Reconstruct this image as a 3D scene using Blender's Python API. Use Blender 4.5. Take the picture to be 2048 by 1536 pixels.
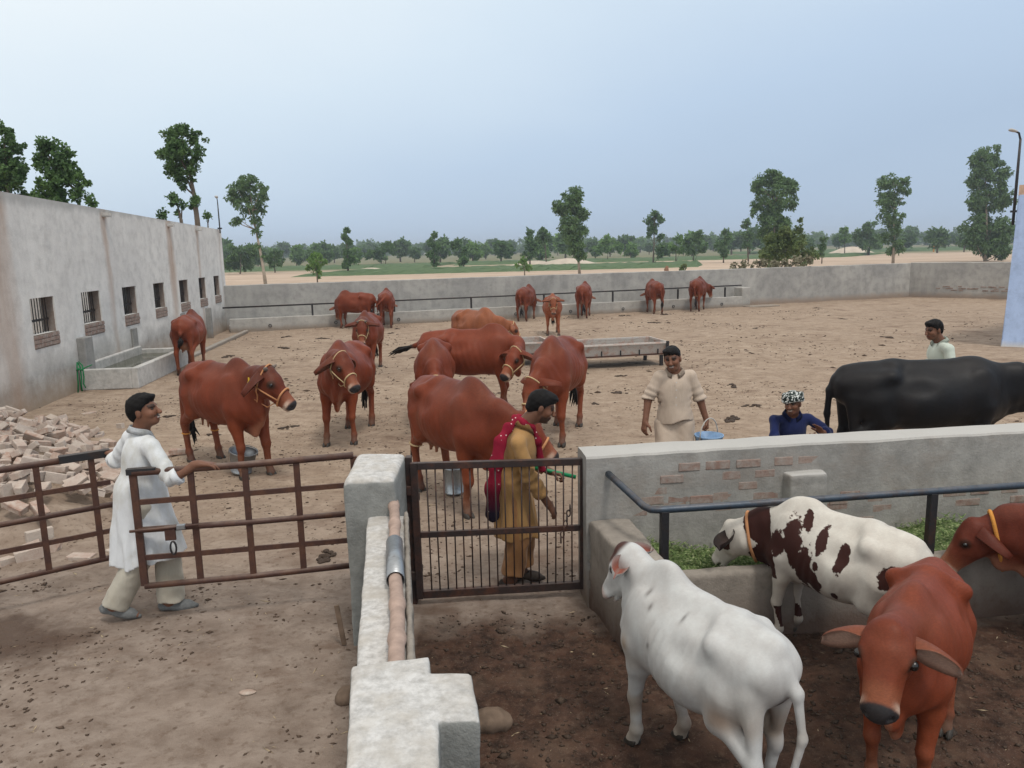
import bpy, bmesh, math, random
import numpy as np
from mathutils import Vector, Matrix, noise as mnoise

for o in list(bpy.data.objects): bpy.data.objects.remove(o, do_unlink=True)
SC = bpy.context.scene
COL = SC.collection
R = math.radians

# ---------------------------------------------------------------- camera (eye 2.7 m above the yard, tilted down, rolled slightly)
def look_basis(pitch, roll):
    f = Vector((0, math.cos(pitch), -math.sin(pitch))); r = Vector((1, 0, 0)); u = r.cross(f)
    r2 = r*math.cos(roll) - u*math.sin(roll); u2 = u*math.cos(roll) + r*math.sin(roll)
    return r2, u2, f
_r, _u, _f = look_basis(R(10.0), R(1.26))
cam = bpy.data.objects.new('camera', bpy.data.cameras.new('camera')); COL.objects.link(cam)
cam.matrix_world = Matrix(((_r.x, _u.x, -_f.x, 0), (_r.y, _u.y, -_f.y, 0), (_r.z, _u.z, -_f.z, 2.7), (0, 0, 0, 1)))
cam.data.sensor_width = 36; cam.data.lens = 36*1538/2048
cam.data.clip_start = 0.05; cam.data.clip_end = 6000
SC.camera = cam

# ---------------------------------------------------------------- sky and sun: a bright hazy veil, the sun hidden high behind it
SUN_EL, SUN_AZ = R(62), R(150)          # azimuth from +Y towards +X
W = bpy.data.worlds.new('World'); SC.world = W; W.use_nodes = True
def build_world():
    nt = W.node_tree; nt.nodes.clear(); N = nt.nodes.new; L = nt.links.new
    out = N('ShaderNodeOutputWorld'); bg = N('ShaderNodeBackground')
    sky = N('ShaderNodeTexSky'); sky.sky_type = 'NISHITA'; sky.sun_disc = False
    sky.sun_elevation = SUN_EL; sky.sun_rotation = SUN_AZ; sky.air_density = 1.2; sky.dust_density = 2.5; sky.ozone_density = 2.0
    sc = N('ShaderNodeVectorMath'); sc.operation = 'SCALE'; sc.inputs['Scale'].default_value = 0.10
    L(sky.outputs[0], sc.inputs[0])
    # thin high cloud deck: whiter overhead, bluer low down and away from the bright side, softly broken by large billows
    tc = N('ShaderNodeTexCoord')
    dot = N('ShaderNodeVectorMath'); dot.operation = 'DOT_PRODUCT'; dot.inputs[1].default_value = (-.40, -.10, 1.20)
    L(tc.outputs['Generated'], dot.inputs[0])
    nz = N('ShaderNodeTexNoise'); nz.inputs['Scale'].default_value = 1.6; nz.inputs['Detail'].default_value = 5; nz.inputs['Roughness'].default_value = .5
    mp = N('ShaderNodeMapping'); mp.inputs['Scale'].default_value = (1, 1, 2.6); L(tc.outputs['Generated'], mp.inputs[0]); L(mp.outputs[0], nz.inputs['Vector'])
    ad = N('ShaderNodeMath'); ad.operation = 'MULTIPLY_ADD'; ad.inputs[1].default_value = 0.22; L(nz.outputs[0], ad.inputs[0]); L(dot.outputs['Value'], ad.inputs[2])
    cr = N('ShaderNodeValToRGB'); e = cr.color_ramp.elements
    e[0].position = 0.0; e[0].color = (0.47, 0.60, 0.78, 1)
    e[1].position = 1.0; e[1].color = (1.15, 1.12, 1.06, 1)
    for p, c in ((.15, (.55, .69, .87, 1)), (.36, (.74, .865, .98, 1)), (.60, (.96, 1.03, 1.06, 1))):
        cr.color_ramp.elements.new(p).color = c
    L(ad.outputs[0], cr.inputs[0])
    mx = N('ShaderNodeMix'); mx.data_type = 'RGBA'; mx.inputs[0].default_value = 0.92
    L(sc.outputs[0], mx.inputs[6]); L(cr.outputs[0], mx.inputs[7])
    L(mx.outputs[2], bg.inputs[0]); bg.inputs[1].default_value = 1.0
    L(bg.outputs[0], out.inputs[0])
build_world()
sun = bpy.data.objects.new('sun', bpy.data.lights.new('sun', 'SUN')); COL.objects.link(sun)
sun.data.energy = 1.5; sun.data.angle = R(11); sun.data.color = (1.0, 0.95, 0.88)
sun.rotation_euler = (math.pi/2 - SUN_EL, 0, -SUN_AZ + math.pi)
sun.rotation_euler = Vector((-math.sin(SUN_AZ)*math.cos(SUN_EL), -math.cos(SUN_AZ)*math.cos(SUN_EL), -math.sin(SUN_EL))).to_track_quat('-Z', 'Y').to_euler()

SC.render.engine = 'CYCLES'
SC.cycles.use_denoising = True; SC.cycles.denoiser = 'OPENIMAGEDENOISE'; SC.cycles.denoising_prefilter = 'ACCURATE'; SC.cycles.denoising_input_passes = 'RGB_ALBEDO_NORMAL'; SC.cycles.use_adaptive_sampling = False
SC.cycles.sample_clamp_direct = 6; SC.cycles.sample_clamp_indirect = 1.5
SC.cycles.max_bounces = 6; SC.cycles.diffuse_bounces = 3; SC.cycles.glossy_bounces = 2; SC.cycles.transparent_max_bounces = 8
SC.view_settings.view_transform = 'Standard'; SC.view_settings.look = 'None'
SC.view_settings.exposure = 0.0; SC.view_settings.gamma = 1.0
# ---------------------------------------------------------------- small helpers
def tag(o, label=None, cat=None, group=None, kind=None):
    if label: o['label'] = label
    if cat: o['category'] = cat
    if group: o['group'] = group
    if kind: o['kind'] = kind
    return o
def empty(name, loc=(0,0,0), rz=0.0, scale=1.0):
    o = bpy.data.objects.new(name, None); COL.objects.link(o)
    o.location = loc; o.rotation_euler = (0, 0, rz); o.scale = (scale,)*3; o.empty_display_size = .2
    return o
def link_mesh(name, me, parent=None, loc=None, rot=None):
    o = bpy.data.objects.new(name, me); COL.objects.link(o)
    if parent is not None: o.parent = parent
    if loc is not None: o.location = loc
    if rot is not None: o.rotation_euler = rot
    return o
def bm_object(name, bm, material, parent=None, smooth=False, auto=None):
    me = bpy.data.meshes.new(name); bm.normal_update(); bm.to_mesh(me); bm.free()
    if smooth: me.polygons.foreach_set('use_smooth', np.ones(len(me.polygons), bool))
    if material: me.materials.append(material)
    o = link_mesh(name, me, parent)
    return o
def add_box(bm, c, size, rot=None, bevel=0.0):
    """box centred at c; rot = Matrix 3x3 or z angle"""
    m = Matrix.Identity(3) if rot is None else (Matrix.Rotation(rot, 3, 'Z') if isinstance(rot, (int, float)) else rot)
    g = bmesh.ops.create_cube(bm, size=1.0)['verts']
    for v in g: v.co = Vector((v.co.x*size[0], v.co.y*size[1], v.co.z*size[2]))
    if bevel:
        es = list({e for v in g for e in v.link_edges})
        r = bmesh.ops.bevel(bm, geom=es, offset=bevel, segments=2, affect='EDGES', profile=.5)
        g = list({v for f in r['faces'] for v in f.verts} | {v for v in g if v.is_valid})
    for v in g: v.co = m @ v.co + Vector(c)
    return g
def add_tube(bm, pts, rad, sides=10, caps=True, closed=False):
    """swept tube through pts; rad scalar or list"""
    pts = [Vector(p) for p in pts]; n = len(pts)
    rr = [rad]*n if isinstance(rad, (int, float)) else list(rad)
    up = None; rings = []
    for i, p in enumerate(pts):
        if closed: t = pts[(i+1) % n] - pts[i-1]
        else: t = (pts[min(i+1, n-1)] - pts[max(i-1, 0)])
        t.normalize()
        if up is None:
            up = Vector((0,0,1)) if abs(t.z) < .9 else Vector((1,0,0))
        a = t.cross(up); 
        if a.length < 1e-5: a = t.orthogonal()
        a.normalize(); b = a.cross(t).normalized(); up = b
        rings.append([bm.verts.new(p + (a*math.cos(q) + b*math.sin(q))*rr[i]) for q in [2*math.pi*k/sides for k in range(sides)]])
    for i in range(n if closed else n-1):
        A, B = rings[i], rings[(i+1) % n]
        off = 0
        if closed and i == n-1:
            off = min(range(sides), key=lambda s: (A[0].co - B[s].co).length)
        for k in range(sides):
            bm.faces.new((A[k], A[(k+1) % sides], B[(k+1+off) % sides], B[(k+off) % sides]))
    if caps and not closed:
        bm.faces.new(rings[0][::-1]); bm.faces.new(rings[-1])
def tube_object(name, pts, rad, material, parent=None, sides=10, closed=False, smooth=True):
    bm = bmesh.new(); add_tube(bm, pts, rad, sides, closed=closed)
    bmesh.ops.recalc_face_normals(bm, faces=bm.faces)
    return bm_object(name, bm, material, parent, smooth)
def box_object(name, c, size, material, parent=None, rot=None, bevel=0.0, smooth=False):
    bm = bmesh.new(); add_box(bm, c, size, rot, bevel)
    return bm_object(name, bm, material, parent, smooth)

# ---------------------------------------------------------------- material toolkit
class Mat:
    def __init__(s, name, rough=.8, spec=.3, metal=0.0):
        s.m = bpy.data.materials.new(name); s.m.use_nodes = True; s.nt = s.m.node_tree; s.nt.nodes.clear()
        s.out = s.n('ShaderNodeOutputMaterial'); s.p = s.n('ShaderNodeBsdfPrincipled')
        s.l(s.p.outputs[0], s.out.inputs[0])
        s.p.inputs['Roughness'].default_value = rough; s.p.inputs['Specular IOR Level'].default_value = spec; s.p.inputs['Metallic'].default_value = metal
        s._co = None
    def n(s, t, **kw):
        x = s.nt.nodes.new(t)
        for k, v in kw.items(): setattr(x, k, v)
        return x
    def l(s, a, b): s.nt.links.new(a, b)
    def co(s, which='Object'):
        if s._co is None: s._co = s.n('ShaderNodeTexCoord')
        return s._co.outputs[which]
    def pos(s): return s.n('ShaderNodeNewGeometry').outputs['Position']
    def map(s, vec, scale=(1,1,1), rot=(0,0,0), loc=(0,0,0)):
        m = s.n('ShaderNodeMapping'); m.inputs['Scale'].default_value = scale; m.inputs['Rotation'].default_value = rot; m.inputs['Location'].default_value = loc
        s.l(vec, m.inputs[0]); return m.outputs[0]
    def noise(s, vec, scale, detail=5, rough=.55, dist=0.0):
        x = s.n('ShaderNodeTexNoise'); x.inputs['Scale'].default_value = scale; x.inputs['Detail'].default_value = detail
        x.inputs['Roughness'].default_value = rough; x.inputs['Distortion'].default_value = dist
        s.l(vec, x.inputs['Vector']); return x.outputs[0]
    def voro(s, vec, scale, feature='F1', out='Distance', rand=1.0):
        x = s.n('ShaderNodeTexVoronoi'); x.feature = feature; x.inputs['Scale'].default_value = scale; x.inputs['Randomness'].default_value = rand
        s.l(vec, x.inputs['Vector']); return x.outputs[out]
    def ramp(s, fac, stops, interp='LINEAR'):
        x = s.n('ShaderNodeValToRGB'); x.color_ramp.interpolation = interp; e = x.color_ramp.elements
        while len(e) < len(stops): e.new(.5)
        for k, (p, c) in enumerate(stops):
            e[k].position = p; e[k].color = (c, c, c, 1) if isinstance(c, (int, float)) else (*c, 1)
        s.l(fac, x.inputs[0]); return x.outputs[0]
    def mix(s, fac, a, b, mode='MIX'):
        x = s.n('ShaderNodeMix', data_type='RGBA', blend_type=mode)
        for v, i in ((fac, 0), (a, 6), (b, 7)):
            if isinstance(v, (int, float)): x.inputs[i].default_value = v if i == 0 else (v, v, v, 1)
            elif isinstance(v, tuple): x.inputs[i].default_value = (*v, 1)
            else: s.l(v, x.inputs[i])
        return x.outputs[2]
    def math(s, op, a, b=None, c=None, clamp=False):
        x = s.n('ShaderNodeMath', operation=op, use_clamp=clamp)
        for i, v in enumerate((a, b, c)):
            if v is None: continue
            if isinstance(v, (int, float)): x.inputs[i].default_value = v
            else: s.l(v, x.inputs[i])
        return x.outputs[0]
    def sep(s, vec):
        x = s.n('ShaderNodeSeparateXYZ'); s.l(vec, x.inputs[0]); return x.outputs
    def attr(s, name, out='Color'):
        x = s.n('ShaderNodeAttribute'); x.attribute_name = name; return x.outputs[out]
    def rnd(s): return s.n('ShaderNodeObjectInfo').outputs['Random']
    def color(s, c):
        if isinstance(c, tuple): s.p.inputs['Base Color'].default_value = (*c, 1)
        else: s.l(c, s.p.inputs['Base Color'])
        return s
    def roughness(s, v):
        if isinstance(v, (int, float)): s.p.inputs['Roughness'].default_value = v
        else: s.l(v, s.p.inputs['Roughness'])
        return s
    def bump(s, h, strength=.3, dist=.01):
        b = s.n('ShaderNodeBump'); b.inputs['Strength'].default_value = strength; b.inputs['Distance'].default_value = dist
        s.l(h, b.inputs['Height'])
        if s.p.inputs['Normal'].is_linked:
            s.l(s.p.inputs['Normal'].links[0].from_socket, b.inputs['Normal'])
        s.l(b.outputs[0], s.p.inputs['Normal']); return s

M = {}
def plain(name, col, rough=.6, spec=.3, metal=0.0, var=.15, scale=30, bump=0.0):
    m = Mat(name, rough, spec, metal)
    n = m.noise(m.co(), scale, 4)
    c = m.mix(m.ramp(n, [(.3, 0.0), (.7, 1.0)]), tuple(x*(1-var) for x in col), tuple(min(1, x*(1+var)) for x in col))
    m.color(c)
    if bump: m.bump(n, bump, .005)
    M[name] = m.m
    return m.m
# ---------------------------------------------------------------- organic shapes: smooth union of tapered limbs
V3 = lambda *a: np.array(a, dtype=np.float64)

def unit(v):
    v = np.asarray(v, float); return v / (np.linalg.norm(v) + 1e-12)

class Flesh:
    """Smoothly blended ellipsoids and tapered capsules, polygonised as one continuous skin."""
    def __init__(s, k=0.05):
        s.pr = []; s.k = k
    def ell(s, c, r, rot=None, k=None, sub=False):
        s.pr.append(('e', V3(*c), V3(*r), None if rot is None else np.array(rot, float), s.k if k is None else k, sub)); return s
    def limb(s, a, b, ra, rb, k=None, flat=None, sub=False):
        s.pr.append(('c', V3(*a), V3(*b), (float(ra), float(rb), flat), s.k if k is None else k, sub)); return s
    def chain(s, pts, rad, k=None, flat=None):
        for i in range(len(pts) - 1): s.limb(pts[i], pts[i+1], rad[i], rad[i+1], k, flat)
        return s
    @staticmethod
    def _d(p, X, Y, Z):
        if p[0] == 'e':
            c, r, rot = p[1], p[2], p[3]
            x, y, z = X - c[0], Y - c[1], Z - c[2]
            if rot is not None:
                x, y, z = (rot[0,0]*x + rot[0,1]*y + rot[0,2]*z, rot[1,0]*x + rot[1,1]*y + rot[1,2]*z, rot[2,0]*x + rot[2,1]*y + rot[2,2]*z)
            x, y, z = x/r[0], y/r[1], z/r[2]
            k0 = np.sqrt(x*x + y*y + z*z)
            k1 = np.sqrt((x/r[0])**2 + (y/r[1])**2 + (z/r[2])**2) + 1e-9
            return k0*(k0 - 1.0)/k1
        a, b, (ra, rb, flat) = p[1], p[2], p[3]
        ba = b - a
        x, y, z = X - a[0], Y - a[1], Z - a[2]
        t = np.clip((x*ba[0] + y*ba[1] + z*ba[2]) / max(ba @ ba, 1e-12), 0, 1)
        x, y, z = x - ba[0]*t, y - ba[1]*t, z - ba[2]*t
        if flat is not None:
            n, f = flat; q = (x*n[0] + y*n[1] + z*n[2]) * (f - 1.0)
            x, y, z = x + q*n[0], y + q*n[1], z + q*n[2]
        d = np.sqrt(x*x + y*y + z*z) - (ra + (rb - ra)*t)
        return d if flat is None else d / (0.5 + 0.5*flat[1])
    def _box(s, p):
        if p[0] == 'e':
            m = p[2].max() if p[3] is not None else p[2]
            return p[1] - m, p[1] + m
        R = max(p[3][0], p[3][1])
        return np.minimum(p[1], p[2]) - R, np.maximum(p[1], p[2]) + R
    def value(s, P):
        P = np.asarray(P, float); D = np.full(len(P), 9.0)
        for p in s.pr: D = s._mix(D, s._d(p, P[:,0], P[:,1], P[:,2]), p[4], p[5])
        return D
    @staticmethod
    def _mix(a, b, k, sub):
        if sub:
            b = -b; h = np.maximum(k - np.abs(a - b), 0)/k if k > 0 else 0
            return np.maximum(a, b) + h*h*k*0.25
        h = np.maximum(k - np.abs(a - b), 0)/k if k > 0 else 0
        return np.minimum(a, b) - h*h*k*0.25
    def skin(s, vox, disp=None, cut=None):
        lo = np.min([s._box(p)[0] for p in s.pr if not p[5]], axis=0) - 3*vox
        hi = np.max([s._box(p)[1] for p in s.pr if not p[5]], axis=0) + 3*vox
        n = np.ceil((hi - lo)/vox).astype(int) + 1
        ax = [(lo[i] + vox*np.arange(n[i])).astype(np.float32) for i in range(3)]
        D = np.full(n, 0.5, np.float32)
        for p in s.pr:
            bl, bh = s._box(p); m = p[4] + 3*vox
            i0 = np.maximum(np.floor((bl - m - lo)/vox).astype(int), 0); i1 = np.minimum(np.ceil((bh + m - lo)/vox).astype(int) + 1, n)
            if (i1 <= i0).any(): continue
            sl = tuple(slice(i0[i], i1[i]) for i in range(3))
            d = s._d(p, ax[0][sl[0]][:,None,None], ax[1][sl[1]][None,:,None], ax[2][sl[2]][None,None,:])
            D[sl] = s._mix(D[sl], d.astype(np.float32), p[4], p[5])
        if disp is not None:
            I = np.argwhere(np.abs(D) < 0.07)
            P = lo + I*vox
            D[I[:,0], I[:,1], I[:,2]] += disp(P).astype(np.float32)
        if cut is not None:
            I = np.argwhere(D < 0.1); P = lo + I*vox
            D[I[:,0], I[:,1], I[:,2]] = np.maximum(D[I[:,0], I[:,1], I[:,2]], cut(P).astype(np.float32))
        return surface_net(D, lo, vox)

def surface_net(D, lo, vox):
    ins = D < 0
    C = [ins[i:D.shape[0]-1+i, j:D.shape[1]-1+j, k:D.shape[2]-1+k] for i in (0,1) for j in (0,1) for k in (0,1)]
    cnt = sum(c.astype(np.int8) for c in C)
    act = np.argwhere((cnt > 0) & (cnt < 8))
    corner = [(i,j,k) for i in (0,1) for j in (0,1) for k in (0,1)]
    val = np.stack([D[act[:,0]+i, act[:,1]+j, act[:,2]+k] for i,j,k in corner], 1)
    acc = np.zeros((len(act), 3)); num = np.zeros(len(act))
    for a in range(8):
        for b in range(a+1, 8):
            ca, cb = np.array(corner[a]), np.array(corner[b])
            if abs(ca - cb).sum() != 1: continue
            va, vb = val[:,a], val[:,b]; m = (va < 0) != (vb < 0)
            t = np.where(m, va/np.where(m, va - vb, 1), 0)
            acc += m[:,None]*(ca + t[:,None]*(cb - ca)); num += m
    P = lo + vox*(act + acc/num[:,None])
    idx = np.full(np.array(D.shape) - 1, -1, np.int64)
    idx[act[:,0], act[:,1], act[:,2]] = np.arange(len(act))
    Q = []
    for x in range(3):
        u, v = (x+1) % 3, (x+2) % 3
        s0 = [slice(None)]*3; s1 = [slice(None)]*3; s0[x] = slice(0, -1); s1[x] = slice(1, None)
        ch = np.argwhere(ins[tuple(s0)] != ins[tuple(s1)])
        ch = ch[(ch[:,u] > 0) & (ch[:,v] > 0) & (ch[:,u] < D.shape[u]-1) & (ch[:,v] < D.shape[v]-1)]
        e = [np.zeros(3, int) for _ in range(4)]
        e[1][u] = -1; e[2][u] = -1; e[2][v] = -1; e[3][v] = -1
        q = np.stack([idx[tuple((ch + d).T)] for d in e], 1)
        flip = ~ins[tuple(ch.T)]
        q[flip] = q[flip][:, ::-1]
        Q.append(q)
    Q = np.concatenate(Q); Q = Q[(Q >= 0).all(1)]
    return P, Q

def relax(P, Q, it=1, w=0.5):
    a = np.concatenate([Q[:,0], Q[:,1], Q[:,2], Q[:,3]]); b = np.concatenate([Q[:,1], Q[:,2], Q[:,3], Q[:,0]])
    n = np.bincount(np.concatenate([a, b]), minlength=len(P)).astype(float)[:,None]
    for _ in range(it):
        S = np.stack([np.bincount(a, P[b,i], len(P)) + np.bincount(b, P[a,i], len(P)) for i in range(3)], 1)
        P = P + w*(S/np.maximum(n, 1) - P)
    return P

def skin_object(name, P, Q, material, parent=None, colour=None, smooth=True, values=None):
    me = bpy.data.meshes.new(name)
    me.vertices.add(len(P)); me.vertices.foreach_set('co', np.asarray(P, np.float32).ravel())
    me.loops.add(4*len(Q)); me.loops.foreach_set('vertex_index', np.asarray(Q, np.int32).ravel())
    me.polygons.add(len(Q)); me.polygons.foreach_set('loop_start', np.arange(0, 4*len(Q), 4, dtype=np.int32))
    me.update(calc_edges=True)
    if smooth: me.polygons.foreach_set('use_smooth', np.ones(len(Q), bool))
    if colour is not None:
        at = me.color_attributes.new('coat', 'FLOAT_COLOR', 'POINT')
        at.data.foreach_set('color', np.concatenate([colour, np.ones((len(P), 1))], 1).astype(np.float32).ravel())
    for nm, v in (values or {}).items():
        at = me.attributes.new(nm, 'FLOAT', 'POINT'); at.data.foreach_set('value', np.asarray(v, np.float32))
    me.materials.append(material); me.validate()
    o = bpy.data.objects.new(name, me); COL.objects.link(o)
    if parent is not None: o.parent = parent
    return o

def sines(P, seed, freq, n=5):
    """smooth pseudo-random field in -1..1"""
    r = np.random.RandomState(seed); v = np.zeros(len(P))
    for _ in range(n):
        d = r.normal(size=3); d /= np.linalg.norm(d)
        v += np.sin((P @ d)*freq*r.uniform(.6, 1.6) + r.uniform(0, 6.28) + 1.5*np.sin((P @ r.normal(size=3))*freq*.35 + r.uniform(0, 6)))
    return v/n
# ---------------------------------------------------------------- cattle
def coat_material(name, gloss=.5, hair=.22, sheen=.0, sharp_mask=None, spec=.16, dirt=.35, streak=.40):
    m = Mat(name, gloss, spec)
    c = m.attr('coat')
    n1 = m.noise(m.map(m.co(), (9, 9, 5)), 1.0, 4)
    n2 = m.noise(m.map(m.co(), (60, 60, 160)), 1.0, 3)
    c = m.mix(m.ramp(n1, [(.3, .0), (.7, .42)]), c, m.mix(1.0, c, (.55, .48, .46), 'MULTIPLY'))
    n3 = m.noise(m.map(m.co(), (2.2, 2.2, 2.2)), 1.0, 5, .6); z_ = m.sep(m.co())[2]
    c = m.mix(m.math('MULTIPLY', m.ramp(n3, [(.48, 0.0), (.68, dirt)]), m.ramp(z_, [(.25, 1.0), (.95, .25)])), c, (.20, .125, .08))
    c = m.mix(m.ramp(n2, [(.42, .0), (.62, streak)]), c, m.mix(1.0, c, (1.55, 1.5, 1.45), 'MULTIPLY'))
    if sharp_mask:
        v = m.math('ADD', m.attr('patch', 'Fac'), m.math('ADD', m.math('MULTIPLY', m.math('SUBTRACT', m.noise(m.co(), 22, 4, .65), .5), .55), m.math('MULTIPLY', m.math('SUBTRACT', m.noise(m.co(), 8, 3, .6), .5), 1.1)))
        v2 = m.math('ADD', v, m.math('MULTIPLY', m.math('SUBTRACT', m.noise(m.map(m.co(), (140, 140, 60)), 1, 2), .5), .16))
        c = m.mix(m.ramp(v2, [(.47, 0.0), (.53, 1.0)]), c, sharp_mask)
    m.color(c)
    m.p.inputs['Sheen Weight'].default_value = sheen; m.p.inputs['Sheen Roughness'].default_value = .45
    m.roughness(m.math('MULTIPLY_ADD', n1, .2, gloss - .1))
    m.bump(m.noise(m.map(m.co(), (90, 90, 240)), 1.0, 3), hair, .004)
    m.bump(n1, .3, .012)
    M[name] = m.m; return m.m
coat_material('red_coat'); coat_material('pale_coat', .6, .08, .05, dirt=.55, streak=.08); coat_material('black_hide', .52, .3, .0, spec=.22, dirt=.08)
coat_material('spotted_coat', .65, .12, .03, streak=.12, sharp_mask=(.040, .013, .010))
plain('dark_eye', (.008, .006, .005), .08, .6)
plain('dark_hoof', (.045, .038, .032), .55, .3, scale=60, bump=.3)
plain('black_hair', (.012, .010, .010), .6, .2, scale=90, bump=.5)
plain('wet_nose', (.030, .032, .036), .28, .5, scale=220, bump=.5)
plain('cream_rope', (.55, .42, .24), .9, .1, scale=150, bump=.6)
plain('orange_rope', (.52, .25, .12), .9, .1, scale=150, bump=.6)
plain('orange_collar', (.55, .24, .05), .7, .2, scale=80)
plain('horn', (.16, .13, .11), .5, .3)
m = Mat('yellow_tag', .5, .4)
m.color((.75, .52, .02)); M['yellow_tag'] = m.m
plain('tag_print', (.02, .02, .02), .6)

RED = V3(.158, .0345, .0150); RED_DARK = V3(.066, .0155, .009); RED_PALE = V3(.27, .105, .055); ORANGE = V3(.30, .088, .030)
def lerpc(c, d, w):
    w = np.clip(w, 0, 1)[:,None]; return c*(1-w) + d*w
def sstep(a, b, x):
    t = np.clip((x - a)/(b - a), 0, 1); return t*t*(3 - 2*t)

def cattle_shape(q):
    """flesh of one standing animal (x forward, y left, z up, feet at z=0) and its landmarks"""
    g = q.get
    F = Flesh(.07); fat = g('fat', 1.0); hump = g('hump', 1.0); calf = g('calf', 0.0)
    H = 0.0
    top = 1.17
    # trunk
    F.ell((-.50, 0, .985), (.33, .225*fat, .235), k=.08)
    F.ell((-.66, 0, 1.00), (.15, .155*fat, .17), k=.07)
    F.ell((-.02, 0, .885), (.60, .290*fat, .325), k=.10)
    F.ell((-.10, 0, .83 - .04*(fat-1)), (.42, .300*fat, .26 + .06*(fat-1)), k=.12)
    F.ell((.36, 0, .90), (.33, .230*fat, .345), k=.10)
    F.limb((-.72, 0, 1.145), (-.30, 0, 1.185), .045, .055, k=.09); F.limb((-.30, 0, 1.185), (.40, 0, 1.165), .055, .08, k=.10)
    for s in (-1, 1):
        F.limb((-.34, .10*s, 1.170), (-.39, .205*s, 1.110), .034, .034, k=.09)           # hook bones
        F.limb((-.39, .205*s, 1.110), (-.73, .098*s, 1.03), .028, .048, k=.10)           # to pin bones
        F.limb((.30, .10*s, 1.10), (.47, .185*s*fat, .80), .05, .06, k=.07)              # shoulder blade
        F.ell((.40, .155*s*fat, .92), (.14, .080, .25), k=.07)
        F.ell((.50, .14*s, .79), (.11, .080, .12), k=.07)
        F.ell((-.19, .318*fat*s, 1.035), (.12, .050, .07), k=.09, sub=True)              # hollow flank
    F.ell((.60, 0, .80), (.15, .14, .17), k=.09)                                         # breast
    if hump > 0:
        F.ell((.36, 0, 1.20 + .03*hump), (.18, .075, .09 + .055*hump), rot=np.array([[.96,0,-.26],[0,1,0],[.26,0,.96]]), k=.08)
    if g('udder', 0):
        u = g('udder'); F.ell((-.42, 0, .64), (.17*u, .13*u, .13*u), k=.07)
        for a in (-.34, -.47):
            for s in (-1, 1): F.limb((a, .06*s, .60 - .05*u), (a, .065*s, .51 - .04*u), .022, .016, k=.025)
    # legs
    st = g('step', {}); feet = {}
    for s, nm in ((1, 'L'), (-1, 'R')):
        dx, dy = st.get('F'+nm, (0, 0)); fx, fy = .47 + dx, .145*s + dy; lift = st.get('F'+nm+'z', 0)
        kx = .47 + .50*dx + .02 + lift*.5; ky = .145*s + .6*dy
        F.chain([(.44, .155*s, .80), (.45 + .15*dx, .155*s + .15*dy, .62), (kx, ky, .375 + .3*lift)], [.105, .070, .047], k=.05)
        F.ell((kx + .008, ky, .365 + .3*lift), (.048, .045, .062), k=.025)
        F.chain([(kx, ky, .36 + .3*lift), (fx - .012 - lift*.3, fy, .135 + lift), (fx + .03, fy, .035 + lift)], [.038, .034, .046], k=.025)
        F.ell((fx - .008, fy, .13 + lift), (.043, .041, .046), k=.02)
        feet['F'+nm] = (fx + .035, fy, lift)
        dx, dy = st.get('H'+nm, (0, 0)); hx, hy = -.58 + dx, .155*s + dy
        kx = -.36 + .35*dx; ox = -.665 + .85*dx
        F.ell((-.50, .145*s*fat, .88), (.19, .095, .22), k=.07)
        F.limb((-.48, .155*s, .84), (kx - .04, .175*s + .3*dy, .67), .135, .092, k=.07)
        F.limb((kx - .06, .165*s + .3*dy, .68), (ox + .02, .155*s + .7*dy, .49), .086, .048, k=.06)
        F.limb((-.66, .13*s, .88), (ox, .155*s + .7*dy, .52), .085, .030, k=.05)
        F.ell((ox + .008, .155*s + .7*dy, .46), (.055, .038, .066), k=.025)
        F.chain([(ox + .008, .155*s + .7*dy, .46), (hx - .015, hy, .14), (hx + .03, hy, .035)], [.043, .034, .046], k=.025)
        F.ell((hx - .012, hy, .135), (.044, .041, .046), k=.02)
        feet['H'+nm] = (hx + .035, hy, 0)
    # neck and head
    ny, npi = R(g('neck_yaw', 0)), R(g('neck_pitch', 25)); nl = g('neck_len', .52)
    nb = V3(.50, 0, 1.02 if g('low_neck', 0) == 0 else .94)
    nd = V3(math.cos(npi)*math.cos(ny), math.cos(npi)*math.sin(ny), math.sin(npi))
    poll = nb + nd*nl + V3(0, 0, .03)
    hy, hp = ny + R(g('head_yaw', 0)), R(g('head_pitch', 48)); ro = R(g('head_roll', 0))
    hf = V3(math.cos(hp)*math.cos(hy), math.cos(hp)*math.sin(hy), -math.sin(hp))
    hl0 = V3(-math.sin(hy), math.cos(hy), 0); hu0 = np.cross(hf, hl0)
    hl = hl0*math.cos(ro) + hu0*math.sin(ro); hu = np.cross(hf, hl)
    hs = g('head', 1.0)
    fl, fw = g('face_len', 1.0), g('face_wid', 1.0)
    T = lambda f, l, u: poll + (hf*f*fl + hl*l*fw + hu*u)*hs
    HR = np.stack([hf, hl, hu])           # world -> head axes
    he = lambda c, r, k=.04, sub=False: F.ell(T(*c), V3(*r)*V3(fl, fw, 1)*hs, rot=HR, k=k*hs, sub=sub)
    # bent neck: pass through a mid point so a turned head keeps a curved nape
    mid = nb + V3(.20, 0, .5*nl*math.sin(npi) + .01)*V3(1, 1, 1) + V3(0, .28*nl*math.sin(ny)*math.cos(npi), 0)
    mid[0] = nb[0] + .5*nl*math.cos(npi)*max(math.cos(ny*.5), .2)
    side = unit(np.cross(nd, V3(0, 0, 1)) if abs(nd[2]) < .95 else hl)
    lat = (side, 1.25)
    nt = g('neck_thick', 1.0)
    F.chain([V3(.40, 0, 1.05), mid + V3(0, 0, .02), T(.02, 0, -.05)], [.16*nt, .115*nt, .09*hs], k=.09, flat=lat)
    F.chain([V3(.52, 0, .86), mid + V3(0, 0, -.13), T(.07, 0, -.15)], [.16*nt, .112*nt, .08*hs], k=.09, flat=lat)
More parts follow.
